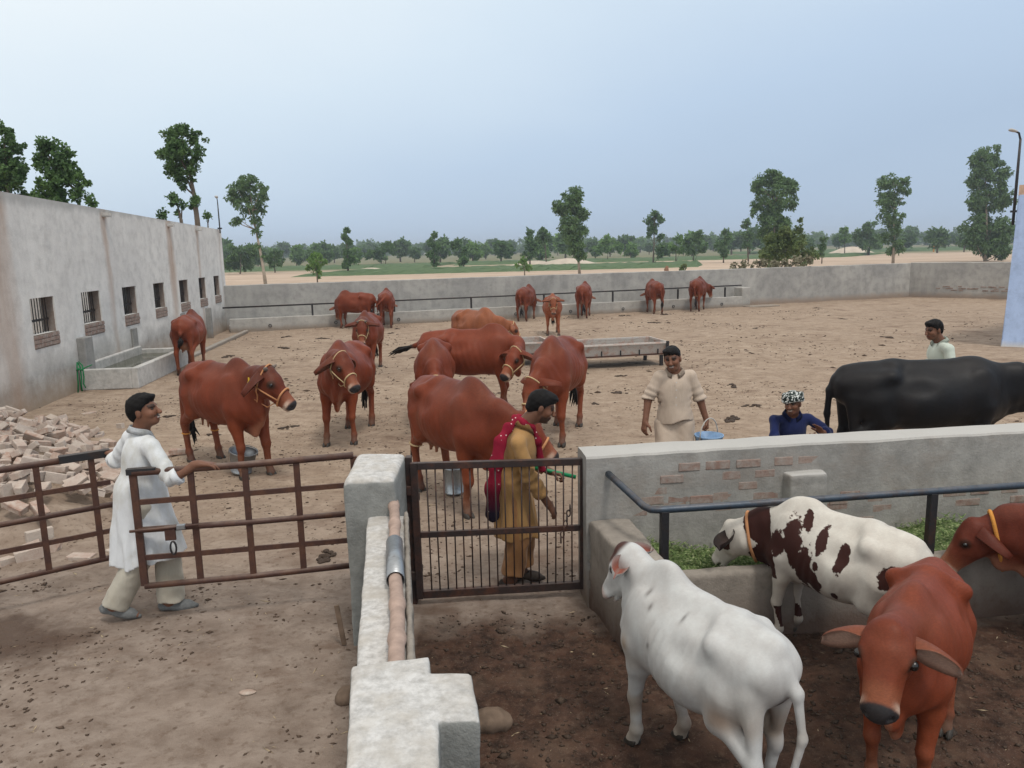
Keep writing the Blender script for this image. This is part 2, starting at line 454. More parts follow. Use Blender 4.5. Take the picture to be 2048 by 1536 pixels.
    he((.10, 0, -.075), (.165, .108, .125), .05)
    he((.09, 0, -.005), (.13, .088, .062), .05)
    F.limb(T(.16, 0, -.055), T(.43, 0, -.10), .096*hs*fw, (.062 + .07*(fw - 1))*hs, k=.04)
    if fw > 1: F.limb(T(.24, 0, -.10), T(.45, 0, -.125), .078*hs, .070*hs, k=.04)
    F.limb(T(.06, 0, -.17), T(.42, 0, -.155), .082*hs, .042*hs, k=.045)
    he((.13, .055, -.13), (.12, .05, .085)); he((.13, -.055, -.13), (.12, .05, .085))
    he((.185, .082, -.035), (.065, .034, .042), .03); he((.185, -.082, -.035), (.065, .034, .042), .03)
    he((.455, 0, -.115), (.055, .078/fw**.6, .064), .03); he((.44, 0, -.165), (.05, .052, .032), .02)
    he((.495, .040, -.098), (.02, .018, .014), .012, True); he((.495, -.040, -.098), (.02, .018, .014), .012, True)
    he((.47, 0, -.152), (.06, .09, .011), .012, True)
    he((.235, .108, -.045), (.05, .018, .03), .03, True); he((.235, -.108, -.045), (.05, .018, .03), .03, True)
    for s in (-1, 1): he((.185, .098*s, -.035), (.026, .018, .022), .012)
    he((.045, 0, .045), (.055, .055, .035), .04)
    # dewlap: a thin hanging fold from the throat to the breast
    dw = g('dewlap', 1.0)
    if dw > 0:
        th = T(.10, 0, -.22); A = V3(.66, 0, .80 - .10*dw)
        m2 = (th*.45 + A*.55) + V3(.02, 0, -.10*dw)
        F.chain([th, m2, A + V3(.03, 0, -.02), V3(.58, 0, .62 - .08*dw), V3(.42, 0, .56)], [.035, .05, .055, .045, .05], k=.07, flat=(unit(np.cross(unit(A-th), unit(nd + V3(0, 0, -.9)))) if False else side, 1.9))
        F.limb(m2 + V3(-.04, 0, .06), V3(.56, 0, .72), .07, .08, k=.08, flat=(side, 1.9))
    # tail root, in one with the body
    tp = [V3(*p) for p in g('tail', [(-.80, 0, 1.06), (-.86, .0, .95), (-.87, .01, .75), (-.86, .02, .52)])]
    F.chain([V3(-.70, 0, 1.11)] + tp, [.05, .042, .033, .026, .02, .018, .018, .018][:len(tp)+1], k=.035)
    return F, dict(T=T, hf=hf, hl=hl, hu=hu, poll=poll, hs=hs, feet=feet, tail=tp, HR=HR, nb=nb, nd=nd, side=side, mid=mid)

def loop_on(F, c, n, ref, rmax=.35, steps=26, off=.006):
    """closed loop where the plane (c, n) meets the skin"""
    n = unit(n); a = unit(ref - n*(ref @ n)); b = np.cross(n, a)
    th = np.linspace(0, 2*math.pi, steps, endpoint=False)
    D = np.cos(th)[:,None]*a + np.sin(th)[:,None]*b
    r = np.zeros(steps); live = np.ones(steps, bool)
    for _ in range(60):
        d = F.value(c + D*r[:,None]); stepv = np.clip(-d, 0, .03)
        live &= (d < -.001) & (r < rmax); r = np.where(live, r + np.maximum(stepv, .002), r)
        if not live.any(): break
    return [Vector(c + D[i]*(r[i] + off)) for i in range(steps)]

def ear_mesh(name, mk, s, outer, inner, parent, mat, L=.27, Wd=.140, out=1.0, down=.25, back=.15, face=(.8, 0, -.25), root=(.045, .085, -.035)):
    """leaf-shaped cupped ear; s=+1 left, -1 right"""
    T, hs = mk['T'], mk['hs']; hf, hl, hu = mk['hf'], mk['hl'], mk['hu']
    base = T(root[0], root[1]*s, root[2])
    d = unit(hl*s*out - hu*down - hf*back - V3(0, 0, .10))
    fc = unit(hf*face[0] + hl*face[1]*s + hu*face[2]); fc = unit(fc - d*(fc @ d)); w = np.cross(fc, d)
    nu, nv = 9, 7; P = []; colr = []
    for side_ in (0, 1):
        for i in range(nu):
            u = i/(nu-1)
            wid = Wd*hs*((.42 + .58*math.sin(math.pi/2*min(1, u/.42))) if u < .42 else math.sqrt(max(0, 1 - ((u - .42)/.585)**2)))
            for j in range(nv):
                v = j/(nv-1)*2 - 1
                cup = (.085*(1 - v*v) - .03)*hs*(1.15 - .6*u)
                p = base + d*(u*L*hs) - V3(0, 0, 1)*(.045*u*u*hs) + w*(v*wid*.5) - fc*cup
                if side_ == 1: p = p - fc*(.010*hs*(1 - .5*u))
                P.append(p)
                if side_ == 0:
                    c = lerpc(inner[None], outer[None]*.55, np.array([max(0, abs(v)*1.3 - .55) + (.5 if abs(v) < .2 else 0)]))[0]
                    colr.append(c)
                else: colr.append(outer)
    Q = []; o = nu*nv
    for i in range(nu-1):
        for j in range(nv-1):
            a = i*nv + j; Q.append((a, a+1, a+nv+1, a+nv)); Q.append((o+a, o+a+nv, o+a+nv+1, o+a+1))
    for i in range(nu-1):
        for j in (0, nv-1):
            a = i*nv + j; q = (a, a+nv, o+a+nv, o+a); Q.append(q if j == 0 else q[::-1])
    for j in range(nv-1):
        a = (nu-1)*nv + j; Q.append((a, a+1, o+a+1, o+a))
    P = np.array(P); Q = np.array(Q)
    return skin_object(name, P, Q, mat, parent, np.array(colr), values={'patch': np.zeros(len(P))})

def hoof_mesh():
    F = Flesh(.006)
    for s in (-1, 1): F.ell((.012, .024*s, .018), (.052, .023, .048), k=.004)
    P, Q = F.skin(.0065, cut=lambda P: np.maximum(-P[:,2] + .002, P[:,2] - .05))
    P = P.copy(); P[:,0] -= (P[:,2] - .02)*.5
    return P, Q
_HP, _HQ = hoof_mesh(); HOOF = None
def hoof(parent, at, yaw=0.0, s=1.0):
    global HOOF
    if HOOF is None:
        o = skin_object('hoof', _HP, _HQ, M['dark_hoof'], parent); HOOF = o.data
    else: o = link_mesh('hoof', HOOF, parent)
    o.location = at; o.rotation_euler = (0, 0, yaw); o.scale = (s,)*3

def coat_red(P, mk, q):
    """colours of a red Sahiwal-type coat, by where on the body"""
    r = np.random.RandomState(q.get('seed', 1))
    base = q.get('base', RED); n = sines(P, q.get('seed', 1), 4.5)
    c = np.repeat(base[None], len(P), 0)*(1 + .10*n)[:,None]
    z, x = P[:,2], P[:,0]
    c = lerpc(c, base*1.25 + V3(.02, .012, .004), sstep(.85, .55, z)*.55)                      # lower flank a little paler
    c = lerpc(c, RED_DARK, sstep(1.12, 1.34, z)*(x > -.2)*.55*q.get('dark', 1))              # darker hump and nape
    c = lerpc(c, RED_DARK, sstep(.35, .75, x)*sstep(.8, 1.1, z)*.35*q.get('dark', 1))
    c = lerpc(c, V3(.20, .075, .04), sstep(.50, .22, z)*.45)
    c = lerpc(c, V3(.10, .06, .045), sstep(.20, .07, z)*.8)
    c = lerpc(c, V3(.42, .24, .15), sstep(.14, .0, np.abs(P[:,1]))*sstep(.72, .60, z)*(np.abs(x + .35) < .25)*.8)   # udder
    h = (P - mk['poll'])/mk['hs']; f, l, u = h @ mk['hf']/q.get('face_len', 1), h @ mk['hl']/q.get('face_wid', 1), h @ mk['hu']
    near = (f > -.05) & (f < .56) & (np.abs(l) < .16) & (u > -.24) & (u < .12)
    c = lerpc(c, RED_PALE, near*sstep(.30, .40, f)*.55)
    c = lerpc(c, V3(.46, .34, .26), near*sstep(.405, .44, f)*sstep(-.085, -.16, u)*.9)
    c = lerpc(c, V3(.50, .38, .30), near*sstep(.395, .425, f)*sstep(.462, .45, f)*sstep(-.03, -.10, u)*.8)
    c = lerpc(c, V3(.030, .028, .030), near*sstep(.445, .465, f)*sstep(-.160, -.140, u))
    eye = np.minimum(np.hypot(f - .185, u + .035), 9); c = lerpc(c, V3(.035, .018, .012), near*sstep(.06, .03, eye)*(np.abs(l) > .06)*.9)
    dl = sstep(.055, .02, np.abs((P - mk['nb']) @ mk['side']))*sstep(.80, .62, z)*(x > .45)
    c = lerpc(c, V3(.44, .22, .14), dl*.55)
    d = np.min([np.linalg.norm(P - t, axis=1) for t in mk['tail'][-1:]], axis=0)
    c = lerpc(c, V3(.02, .014, .012), sstep(.16, .04, d))
    return np.clip(c, .004, 1)

def animal(name, loc, heading, scale, q, label, category='cow', group=None, vox=.018, coat=coat_red, mat='red_coat', ears=True, detail=2,
           ear_col=None, ear_in=None, ear_kw=None, horns=0, halter=None, tag_side=None, tail_hair=True, extra=None):
    root = empty(name, loc, heading, scale); tag(root, label, category, group)
    F, mk = cattle_shape(q)
    sd = q.get('seed', 1)
    ribs = q.get('ribs', .003)
    def disp(P):
        d = .0045*sines(P, sd + 7, 16) + .006*sines(P, sd + 8, 6) + .004*(np.abs(sines(P*V3(1, 1, .5), sd + 11, 13)) - .3)
        w = sstep(-.32, -.2, P[:,0])*sstep(.30, .2, P[:,0])*sstep(.62, .75, P[:,2])*sstep(1.12, 1.0, P[:,2])
        d += ribs*w*np.sin((P[:,0] + .25*P[:,2])*70)
        w2 = sstep(.5, .6, P[:,0])*sstep(1.25, 1.0, P[:,2])*sstep(.5, .7, P[:,2])
        d += q.get('folds', .006)*w2*(np.abs(np.sin((P @ mk['nd'])*30 + 1.8*sines(P, sd, 6))) - .4)
        return d
    P, Q = F.skin(vox/scale, disp=disp, cut=lambda P: -P[:,2] + .012)
    P = relax(P, Q, 1, .5)
    col = coat(P, mk, q); vals = {}
    ln = q.get('len', 1.0)                       # young animals: shorter trunk behind the shoulder
    sq = lambda x: np.where(x < .3, .3 + (x - .3)*ln, x)
    if ln != 1.0:
        P[:,0] = sq(P[:,0])
        for k_, f_ in mk['feet'].items(): mk['feet'][k_] = (float(sq(f_[0])), f_[1], f_[2])
        for t_ in mk['tail']: t_[0] = sq(t_[0])
    if isinstance(col, tuple): col, vals = col
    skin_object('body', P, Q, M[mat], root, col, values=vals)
    if detail >= 1:
        for nm, f in mk['feet'].items(): hoof(root, (f[0] - .012, f[1], f[2] + .0), 0, 1.05)
    mean = col[np.argmin(np.linalg.norm(P - mk['T'](.10, 0, .05), axis=1))] if ear_col is None else ear_col
    if ears:
        for s in (1, -1):
            ear_mesh('ear', mk, s, mean*.8, V3(.30, .14, .09) if ear_in is None else ear_in, root, M[mat], **(ear_kw or {}))
    T, hs = mk['T'], mk['hs']
    if detail >= 1:
        for s in (1, -1):
            bm = bmesh.new(); bmesh.ops.create_uvsphere(bm, u_segments=12, v_segments=8, radius=(.021 if q.get('face_wid', 1) == 1 else .026)*hs)
            o = bm_object('eye', bm, M['dark_eye'], root, True); o.location = T(.188, .1035*s, -.035)
    for s in ((1, -1) if horns else ()):
        a = T(.03, .07*s, .045); b = a + (mk['hl']*s*.9 + mk['hu']*.6)*horns*.6; c = b + (mk['hu']*.9 + mk['hf']*.2)*horns*.5
        tube_object('horn', [a, (a+b)/2, b, c], [.026*hs, .022*hs, .016*hs, .005], M['horn'], root, 8)
    if tail_hair:
        t = mk['tail'][-1]; d = unit(mk['tail'][-1] - mk['tail'][-2]); rr = np.random.RandomState(sd)
        tl = q.get('switch', .26); gd = V3(0, 0, -.35) if abs(d[2]) > .4 else V3(0, 0, -.1)
        bm = bmesh.new()
        for k in range(9 if detail else 4):
            off = rr.normal(size=3)*.012; e = t + d*tl*rr.uniform(.75, 1.1) + gd*tl*.5 + rr.normal(size=3)*.03
            add_tube(bm, [t + off*.4 - d*.03, t*.55 + e*.45 + off*2, e], [.017, .021, .003], 6)
        bm_object('tail_switch', bm, M['black_hair'], root, True)
    if halter:
        hm = M[halter.get('mat', 'cream_rope')]; w = halter.get('w', .011)
        nose = loop_on(F, T(.33, 0, -.105), mk['hf'] + mk['hu']*.15, mk['hu'], .2*hs, 28, w*.5)
        hb = tube_object('halter', nose, w, hm, root, 7, closed=True)
        crown = loop_on(F, T(.06, 0, -.10), mk['hf'] + mk['hu']*.30, mk['hu'], .25*hs, 30, w*.4)
        c2 = tube_object('crown_strap', crown, w*.8, hm, hb, 7, closed=True)
        for s in (1, -1):
            pa = T(.33, .075*s, -.13); pb = T(.06, .105*s, -.16)
            pts = [pa + (pb - pa)*t for t in (0, .35, .7, 1)]
            out = []
            for p in pts:
                r_ = 0.0
                for _ in range(40):
                    if F.value([p + mk['hl']*s*r_])[0] > .004: break
                    r_ += .006*hs
                out.append(p + mk['hl']*s*(r_ + w*.3))
            tube_object('cheek_strap', out, w*.75, hm, hb, 6)
        if halter.get('rein'):
            a = T(.30, 0, -.215); b = T(.06, 0, -.30); l0 = halter['rein']
            tube_object('lead_rope', [a, (a*.6 + b*.4) + V3(0, 0, -l0*.7), b + V3(0, 0, -l0*.5), T(.03, .10, -.17)], w*.6, hm, hb, 6)
    if q.get('collar'):
        cm, t, w = q['collar']; c = mk['mid']*(1-t) + mk['T'](.04, 0, -.1)*t
        tube_object('collar', loop_on(F, c, mk['nd'], V3(0, 0, 1), .35, 30, .004), w, M[cm], root, 8, closed=True)
    if tag_side:
        s = tag_side; e = T(-.01, .15*s, -.115); X = mk['hl']*s*.45 + mk['hf']*.9; X = unit(X - V3(0, 0, X[2])); nrm = np.cross(X, V3(0, 0, 1))
        Mx = Matrix((X, nrm, (0, 0, 1))).transposed()
        e = e + nrm*(.02 if nrm @ (-mk['hu']) > 0 else -.02)
        tgo = box_object('ear_tag', e + V3(0, 0, -.055), (.066, .006, .062), M['yellow_tag'], root, Mx, .002)
        box_object('tag_neck', e + V3(0, 0, -.002), (.024, .0055, .05), M['yellow_tag'], tgo, Mx)
        for sg in (-1, 1):
            for row, hgt in ((-.045, .014), (-.068, .016)):
                for kx in (-.019, -.006, .007, .020):
                    box_object('tag_digit', e + V3(0, 0, row) + X*kx + nrm*sg*.0034, (.008, .001, hgt), M['tag_print'], tgo, Mx)
    if extra: extra(root, F, mk)
    return root, F, mk
# ---------------------------------------------------------------- people
def skin_material():
    m = Mat('skin', .5, .25); c = m.attr('coat'); n = m.noise(m.co(), 60, 4)
    m.color(m.mix(m.ramp(n, [(.35, 0.0), (.7, .2)]), c, m.mix(1.0, c, (.6, .55, .5), 'MULTIPLY')))
    m.p.inputs['Subsurface Weight'].default_value = .08; m.p.inputs['Subsurface Radius'].default_value = (.01, .004, .002); m.p.inputs['Subsurface Scale'].default_value = .6
    m.bump(n, .12, .002); M['skin'] = m.m
skin_material()
def cloth(name, col, var=.12, stain=None, weave=400, rough=.9, fac=.5):
    m = Mat(name, rough, .12); P = m.co()
    a = m.noise(m.map(P, (1, 1, .5)), 7, 5, .6); w = m.noise(P, weave, 2)
    c = m.mix(m.ramp(a, [(.3, 0.0), (.7, 1.0)]), tuple(x*(1-var) for x in col), tuple(min(1, x*(1+var)) for x in col))
    if stain: c = m.mix(m.ramp(m.noise(m.map(P, (1, 1, .6)), 3.2, 5, .65), [(.47, 0.0), (.68, fac)]), c, stain)
    m.color(c); m.p.inputs['Sheen Weight'].default_value = .12
    m.bump(m.noise(m.map(P, (1, 1, .3)), 22, 4, .6, .8), .5, .012); m.bump(w, .15, .001); M[name] = m.m; return m
cloth('white_cotton', (.66, .68, .70), .06, (.40, .38, .30), fac=.75)
cloth('cream_cotton', (.44, .41, .345), .08, (.33, .28, .21))
cloth('khaki_cotton', (.36, .205, .080), .10, (.24, .125, .048), fac=.45)
cloth('rust_cotton', (.29, .145, .062), .12, (.15, .075, .035), fac=.4)
cloth('beige_cotton', (.50, .405, .325), .08, (.36, .28, .21), fac=.35)
cloth('navy_cotton', (.013, .020, .075), .25)
cloth('mint_cotton', (.52, .57, .50), .06, (.36, .40, .35), fac=.3)
m = Mat('red_scarf', .9, .1); P_ = m.co(); dts = m.voro(P_, 26, rand=.45)
c_ = m.mix(m.ramp(m.noise(P_, 6, 3), [(.35, 0.0), (.65, 1.0)]), (.17, .008, .022), (.27, .016, .038))
c_ = m.mix(m.ramp(m.sep(P_)[2], [(.66, 1.0), (.90, 0.0)]), c_, (.014, .010, .02))
m.color(m.mix(m.ramp(dts, [(.12, 1.0), (.17, 0.0)]), c_, (.60, .50, .47))); m.bump(m.noise(P_, 30, 3), .4, .006); M['red_scarf'] = m.m
m = Mat('patterned_turban', .9, .1); P_ = m.co()
m.color(m.mix(m.ramp(m.noise(P_, 45, 2, .5), [(.52, 0.0), (.56, 1.0)]), (.020, .030, .027), (.62, .64, .62))); m.bump(m.noise(P_, 30, 3), .6, .01); M['patterned_turban'] = m.m
plain('grey_shoe', (.15, .155, .155), .7, .3, scale=60, bump=.3)
plain('dark_sandal', (.03, .022, .018), .7, .3)
plain('person_hair', (.008, .007, .007), .6, .12, scale=120, bump=.5)
plain('blue_plastic', (.22, .36, .56), .4, .4, var=.06)
SKIN = V3(.180, .084, .052)

def add_hand(F, w, d, n, thumb, curl=.35, spread=.10, s=1.0):
    """palm and five fingers from wrist w; d towards the fingers, n out of the palm, thumb = side of the thumb"""
    d, n = unit(d), unit(n); n = unit(n - d*(n @ d)); t = unit(np.cross(d, n)); t = t if t @ thumb > 0 else -t
    F.limb(w - d*.03, w + d*.02, .026*s, .027*s, k=.02, flat=(n, 1.25))
    for o in (-.026, -.009, .009, .026): F.limb(w + d*.015 + t*o*.6, w + d*.088*s + t*o, .015*s, .0125*s, k=.018)
    for i, (o, L) in enumerate(((.030, .072), (.010, .082), (-.010, .077), (-.029, .060))):
        p = w + d*(.088 - .004*abs(i-1))*s + t*o; a = curl*(.9 + .12*i); dd = unit(d + t*spread*(1.5 - i)*.6); q = p
        for k, f in enumerate((.45, .32, .25)):
            ang = a*(k + .6); v = dd*math.cos(ang) + n*math.sin(ang); e = q + v*L*f*s
            F.limb(q, e, (.0098 - .0008*k)*s, (.0092 - .0012*k)*s, k=.004); q = e
    b = w + d*.028*s + t*.026; e = b + unit(d*.55 + t*.75 + n*.25)*.045*s; e2 = e + unit(d*.85 + t*.25 + n*(.2 + curl*.5))*.032*s; e3 = e2 + unit(d*.9 + n*(.2 + curl))*.024*s
    F.limb(b, e, .017*s, .0125*s, k=.015); F.limb(e, e2, .012*s, .0105*s, k=.006); F.limb(e2, e3, .0105*s, .0085*s, k=.004)

def person(loc, q, label):
    """q: joint positions as offsets from loc (z up), directions as yaw in degrees from +x"""
    root = empty('person', loc); tag(root, label, 'person'); g = q.get
    J = {k: V3(*v) for k, v in q['j'].items()}
    by = R(q['yaw']); fwd = V3(math.cos(by), math.sin(by), 0); lft = V3(-math.sin(by), math.cos(by), 0)
    hy, hp, hr = [R(a) for a in q['head_dir']]
    hf = V3(math.cos(hp)*math.cos(hy), math.cos(hp)*math.sin(hy), math.sin(hp)); hl0 = V3(-math.sin(hy), math.cos(hy), 0); hu0 = np.cross(hf, hl0)
    hl = hl0*math.cos(hr) + hu0*math.sin(hr); hu = np.cross(hf, hl); HR = np.stack([hf, hl, hu]); hc = J['head']
    T = lambda f, l, u: hc + hf*f + hl*l + hu*u
    BR = np.stack([fwd, lft, V3(0, 0, 1)])
    lean = unit(J['neck'] - J['pelvis']); sd = q.get('seed', 1)
    F = Flesh(.03)
    he = lambda c, r, k=.02, sub=False: F.ell(T(*c), r, rot=HR, k=k, sub=sub)
    he((-.012, 0, .035), (.098, .077, .088), .03); he((.032, 0, -.028), (.062, .062, .088), .03); he((.058, 0, -.090), (.034, .036, .027), .025)
    he((.078, 0, .024), (.020, .050, .013), .02); F.limb(T(.090, 0, .014), T(.120, 0, -.030), .0095, .0145, k=.014); he((.112, 0, -.034), (.013, .020, .009), .01)
    he((.094, 0, -.060), (.012, .027, .009), .012); he((.089, 0, -.074), (.012, .024, .008), .012)
    for s in (1, -1):
        he((.060, .040*s, -.026), (.030, .026, .026), .02); he((-.006, .079*s, -.008), (.020, .011, .033), .012); he((.095, .032*s, .007), (.016, .015, .010), .012, True)
    F.limb(T(-.028, 0, -.07), J['neck'], .060, .064, k=.04)
    # trunk and limbs
    mid = (J['neck'] + J['pelvis'])/2
    F.ell(J['neck'] - lean*.18, (.080, .115, .15), rot=BR, k=.05); F.ell(mid - lean*.05, (.08, .115, .17), rot=BR, k=.05); F.ell(J['pelvis'], (.09, .12, .10), rot=BR, k=.05)
    for s, nm in ((1, 'l'), (-1, 'r')):
        F.limb(J['neck'] - lean*.05, J[nm+'sh'], .042, .036, k=.05)
        F.chain([J[nm+'sh'], J[nm+'el']], [.036, .036], k=.03)
        F.chain([J[nm+'el'], J[nm+'wr']], [.042, .028], k=.025)
        dd = J[nm+'hand'] - J[nm+'wr']; cu, n = q[nm+'palm'][0], V3(*q[nm+'palm'][1])
        add_hand(F, J[nm+'wr'], dd, n, V3(*q[nm+'palm'][2]), cu)
        hip = J['pelvis'] + lft*.095*s
        F.chain([hip, J[nm+'kn'], J[nm+'an']], [.070, .050, .038], k=.03)
        fy = R(q[nm+'foot'][0]); fd = V3(math.cos(fy), math.sin(fy), q[nm+'foot'][1] if len(q[nm+'foot']) > 1 else 0)
        fd = unit(fd); a = J[nm+'an']
        F.limb(a + V3(0, 0, -.02) - fd*.035, a - V3(0, 0, .045) - fd*.03, .036, .032, k=.03)
        F.limb(a - V3(0, 0, .03), a - V3(0, 0, .060) + fd*.15, .038, .024, k=.03, flat=((0, 0, 1), 1.15))
    P, Q = F.skin(.0062)
    h = P - hc; f, l, u = h @ hf, h @ hl, h @ hu
    col = np.repeat((SKIN*g('tone', 1.0))[None], len(P), 0)*(1 + .06*sines(P, sd, 25))[:,None]
    face = (f > .02) & (np.abs(l) < .09) & (u > -.13) & (u < .10)
    col = lerpc(col, SKIN*V3(1.25, 1.2, 1.15)*g('tone', 1.0), face*sstep(.055, .02, np.hypot(u + .025, np.abs(l) - .04))*.7)
    col = lerpc(col, V3(.035, .020, .015), face*sstep(.018, .010, np.abs(u - .029 + .10*np.abs(np.abs(l) - .032)))*(np.abs(np.abs(l) - .034) < .022)*(f > .06)*.9)
    col = lerpc(col, V3(.030, .018, .014), face*sstep(.015, .008, np.hypot((np.abs(l) - .032)*.75, (u - .006)*1.6))*(f > .05)*.75)
    col = lerpc(col, V3(.13, .035, .03), face*sstep(.014, .007, np.abs(u + .067))*(np.abs(l) < .028)*(f > .08)*.7)
    if g('teeth'): col = lerpc(col, V3(.45, .40, .35), face*sstep(.007, .004, np.abs(u + .066 - .18*np.abs(l)))*(np.abs(l) < .022)*(f > .075)*.9)
    if g('beard'): col = lerpc(col, V3(.03, .02, .016), face*sstep(-.045, -.07, u)*g('beard'))
    if g('moustache'): col = lerpc(col, V3(.025, .018, .014), face*sstep(.010, .006, np.abs(u + .050))*(np.abs(l) < .034)*(f > .08)*.85)
    skin_object('body', P, Q, M['skin'], root, np.clip(col, .004, 1))
    for s in (1, -1):
        bm = bmesh.new(); bmesh.ops.create_uvsphere(bm, u_segments=10, v_segments=7, radius=.0085)
        bm_object('eye', bm, M['dark_eye'], root, True).location = T(.083, .032*s, .007)
    # hair
    if g('hair', 1):
        Hh = Flesh(.02); Hh.ell(T(-.014, 0, .040), (.108, .086, .096), rot=HR); Hh.ell(T(.055, g('fringe_side', .0), .095), (.055, .062, .028), rot=HR, k=.03); Hh.ell(T(-.07, 0, -.01), (.05, .065, .07), rot=HR, k=.03)
        def cut(Pp):
            hh = Pp - hc; ff, ll, uu = hh @ hf, hh @ hl, hh @ hu
            line = np.interp(ff, [-.10, -.045, -.012, .012, .03, .075, .12], [-.095, -.085, -.015, -.012, .030, .058, .064])
            return np.maximum(line + .004*np.sin(ll*190) - uu, ff - .112)
        Pp, Qq = Hh.skin(.007, disp=lambda p: .006*sines(p, sd, 60) + .004*sines(p, sd + 2, 140), cut=cut)
        skin_object('hair', Pp, Qq, M['person_hair'], root)
    # long shirt
    kz = q['kameez']; K = Flesh(.05); x = .012
    K.ell(J['neck'] - lean*.16, (.100 + x, .136 + x, .16), rot=BR, k=.06); K.ell(mid - lean*.04, (.100 + x, .128 + x, .19), rot=BR, k=.06)
    K.limb(J['neck'] - lean*.20, J['pelvis'] + V3(0, 0, .05), .132, .138, k=.05, flat=(fwd, 1.3))
    K.ell(J['pelvis'] + V3(0, 0, .02), (.112 + x, .138 + x, .16), rot=BR, k=.06)
    for s, nm in ((1, 'l'), (-1, 'r')):
        K.limb(J['neck'] - lean*.06, J[nm+'sh'], .050, .052, k=.04)
        c = J[nm+'el']*(1 - kz['sleeve']) + J[nm+'wr']*kz['sleeve'] if kz['sleeve'] >= 0 else J[nm+'sh']*(-kz['sleeve']) + J[nm+'el']*(1 + kz['sleeve'])
        if kz['sleeve'] >= 0: K.chain([J[nm+'sh'], J[nm+'el'], c + unit(J[nm+'wr'] - J[nm+'el'])*.06], [.050, .052, .054*kz.get('cuff', 1)], k=.018)
        else: K.chain([J[nm+'sh'], c + unit(J[nm+'el'] - J[nm+'sh'])*.05], [.058, .062], k=.03)
        J[nm+'cuff'] = c; J[nm+'cd'] = unit(J[nm+'wr'] - J[nm+'el']) if kz['sleeve'] >= 0 else unit(J[nm+'el'] - J[nm+'sh'])
    for a, b, ra, rb, fl in kz.get('skirt', []):
        K.limb(V3(*a), V3(*b), ra, rb, k=.06, flat=(fwd, fl))
    for a in kz.get('extra', []): K.limb(*[V3(*t) if isinstance(t, tuple) else t for t in a[:2]], a[2], a[3], k=.05)
    for a in kz.get('slit', []): K.ell(a[0], a[1], rot=BR, k=.03, sub=True)
    hem = kz.get('hem', None); ax = J['pelvis']
    def kcut(Pp):
        d = np.full(len(Pp), -1.0)
        if hem is not None: d = np.maximum(d, hem + .012*np.sin(Pp[:,0]*23) + .010*np.sin(Pp[:,1]*31) + (Pp[:,:2] - ax[:2]) @ V3(*kz.get('tilt', (0, 0, 0)))[:2] - Pp[:,2])
        for nm in 'lr':
            v = Pp - J[nm+'cuff']; near = (v*v).sum(1) < .02; d = np.where(near, np.maximum(d, v @ J[nm+'cd']), d)
        hh = Pp - J['neck']; d = np.maximum(d, np.where((hh*hh).sum(1) < .0075, hh @ unit(lean*1.0 + fwd*.35) - .040, -1))
        return d
    def kfold(Pp):
        th = np.arctan2((Pp - ax) @ lft, (Pp - ax) @ fwd); low = sstep(.10, -.35, Pp[:,2] - ax[2])
        d = .010*low*np.sin(th*9 + 2.2*sines(Pp, sd, 5) + 3*Pp[:,2]) + .006*low*np.sin(th*17 + 2*sines(Pp, sd + 4, 6))
        S = Pp*V3(1, 1, .40); d += .020*(np.abs(sines(S, sd + 1, 11)) - .3) + .013*(np.abs(sines(S, sd + 2, 24)) - .3) + .003*sines(S, sd + 9, 60) - .007
        for nm in 'lr':
            e = np.linalg.norm(Pp - J[nm+'el'], axis=1); d += .006*sstep(.22, .05, e)*np.sin((Pp @ unit(J[nm+'wr'] - J[nm+'sh']))*85 + 2*sines(Pp, sd, 12))
        return d
    Pp, Qq = K.skin(.0085, disp=kfold, cut=kcut)
    kam = skin_object('kameez', Pp, Qq, M[kz['mat']], root)
    # turned-up cuffs and a collar
    for nm in 'lr':
        if kz.get('cuffs', 1):
            c, d = J[nm+'cuff'] - J[nm+'cd']*.018, J[nm+'cd']; a = unit(np.cross(d, V3(.3, .5, .8))); b = np.cross(d, a); rr = .055*kz.get('cuff', 1) if kz['sleeve'] >= 0 else .063
            bm = bmesh.new(); rings = []
            for off, r_ in ((-.028, rr), (-.024, rr + .005), (.016, rr + .006), (.02, rr), (.012, rr - .012)):
                rings.append([bm.verts.new(Vector(c + d*off + (a*math.cos(t) + b*math.sin(t))*r_*(1 + .05*math.sin(3*t)))) for t in np.linspace(0, 6.283, 20, endpoint=False)])
            for A, B in zip(rings, rings[1:]):
                for k in range(20): bm.faces.new((A[k], A[(k+1) % 20], B[(k+1) % 20], B[k]))
            bmesh.ops.recalc_face_normals(bm, faces=bm.faces); bm_object('cuff', bm, M[kz['mat']], kam, True)
    if kz.get('collar', 1):
        up = unit(lean + .25*(T(0, 0, 0) - J['neck'])); c = J['neck'] + lean*.005; a0 = unit(fwd - up*(fwd @ up)); b0 = np.cross(up, a0); bm = bmesh.new(); rows = []
        n = 26; gap = .35
        for i in range(n+1):
            t = gap + (2*math.pi - 2*gap)*i/n; dirv = a0*math.cos(t) + b0*math.sin(t); rr = .068 + .010*abs(math.sin(t)); dip = -.05*max(0, math.cos(t))**2 + .012*max(0, -math.cos(t))
            p = c + up*dip
            rows.append([bm.verts.new(Vector(v)) for v in (p + dirv*(rr - .003) - up*.012, p + dirv*rr + up*.030, p + dirv*(rr + .008) + up*.031, p + dirv*(rr + .032) - up*.012)])
        for A, B in zip(rows, rows[1:]):
            for k in range(3): bm.faces.new((A[k], B[k], B[k+1], A[k+1]))
        bmesh.ops.solidify(bm, geom=list(bm.faces), thickness=.004); bmesh.ops.recalc_face_normals(bm, faces=bm.faces); bm_object('collar', bm, M[kz['mat']], kam, True)
    # loose trousers
    sz = q['shalwar']; S = Flesh(.05); w = sz.get('w', 1.0)
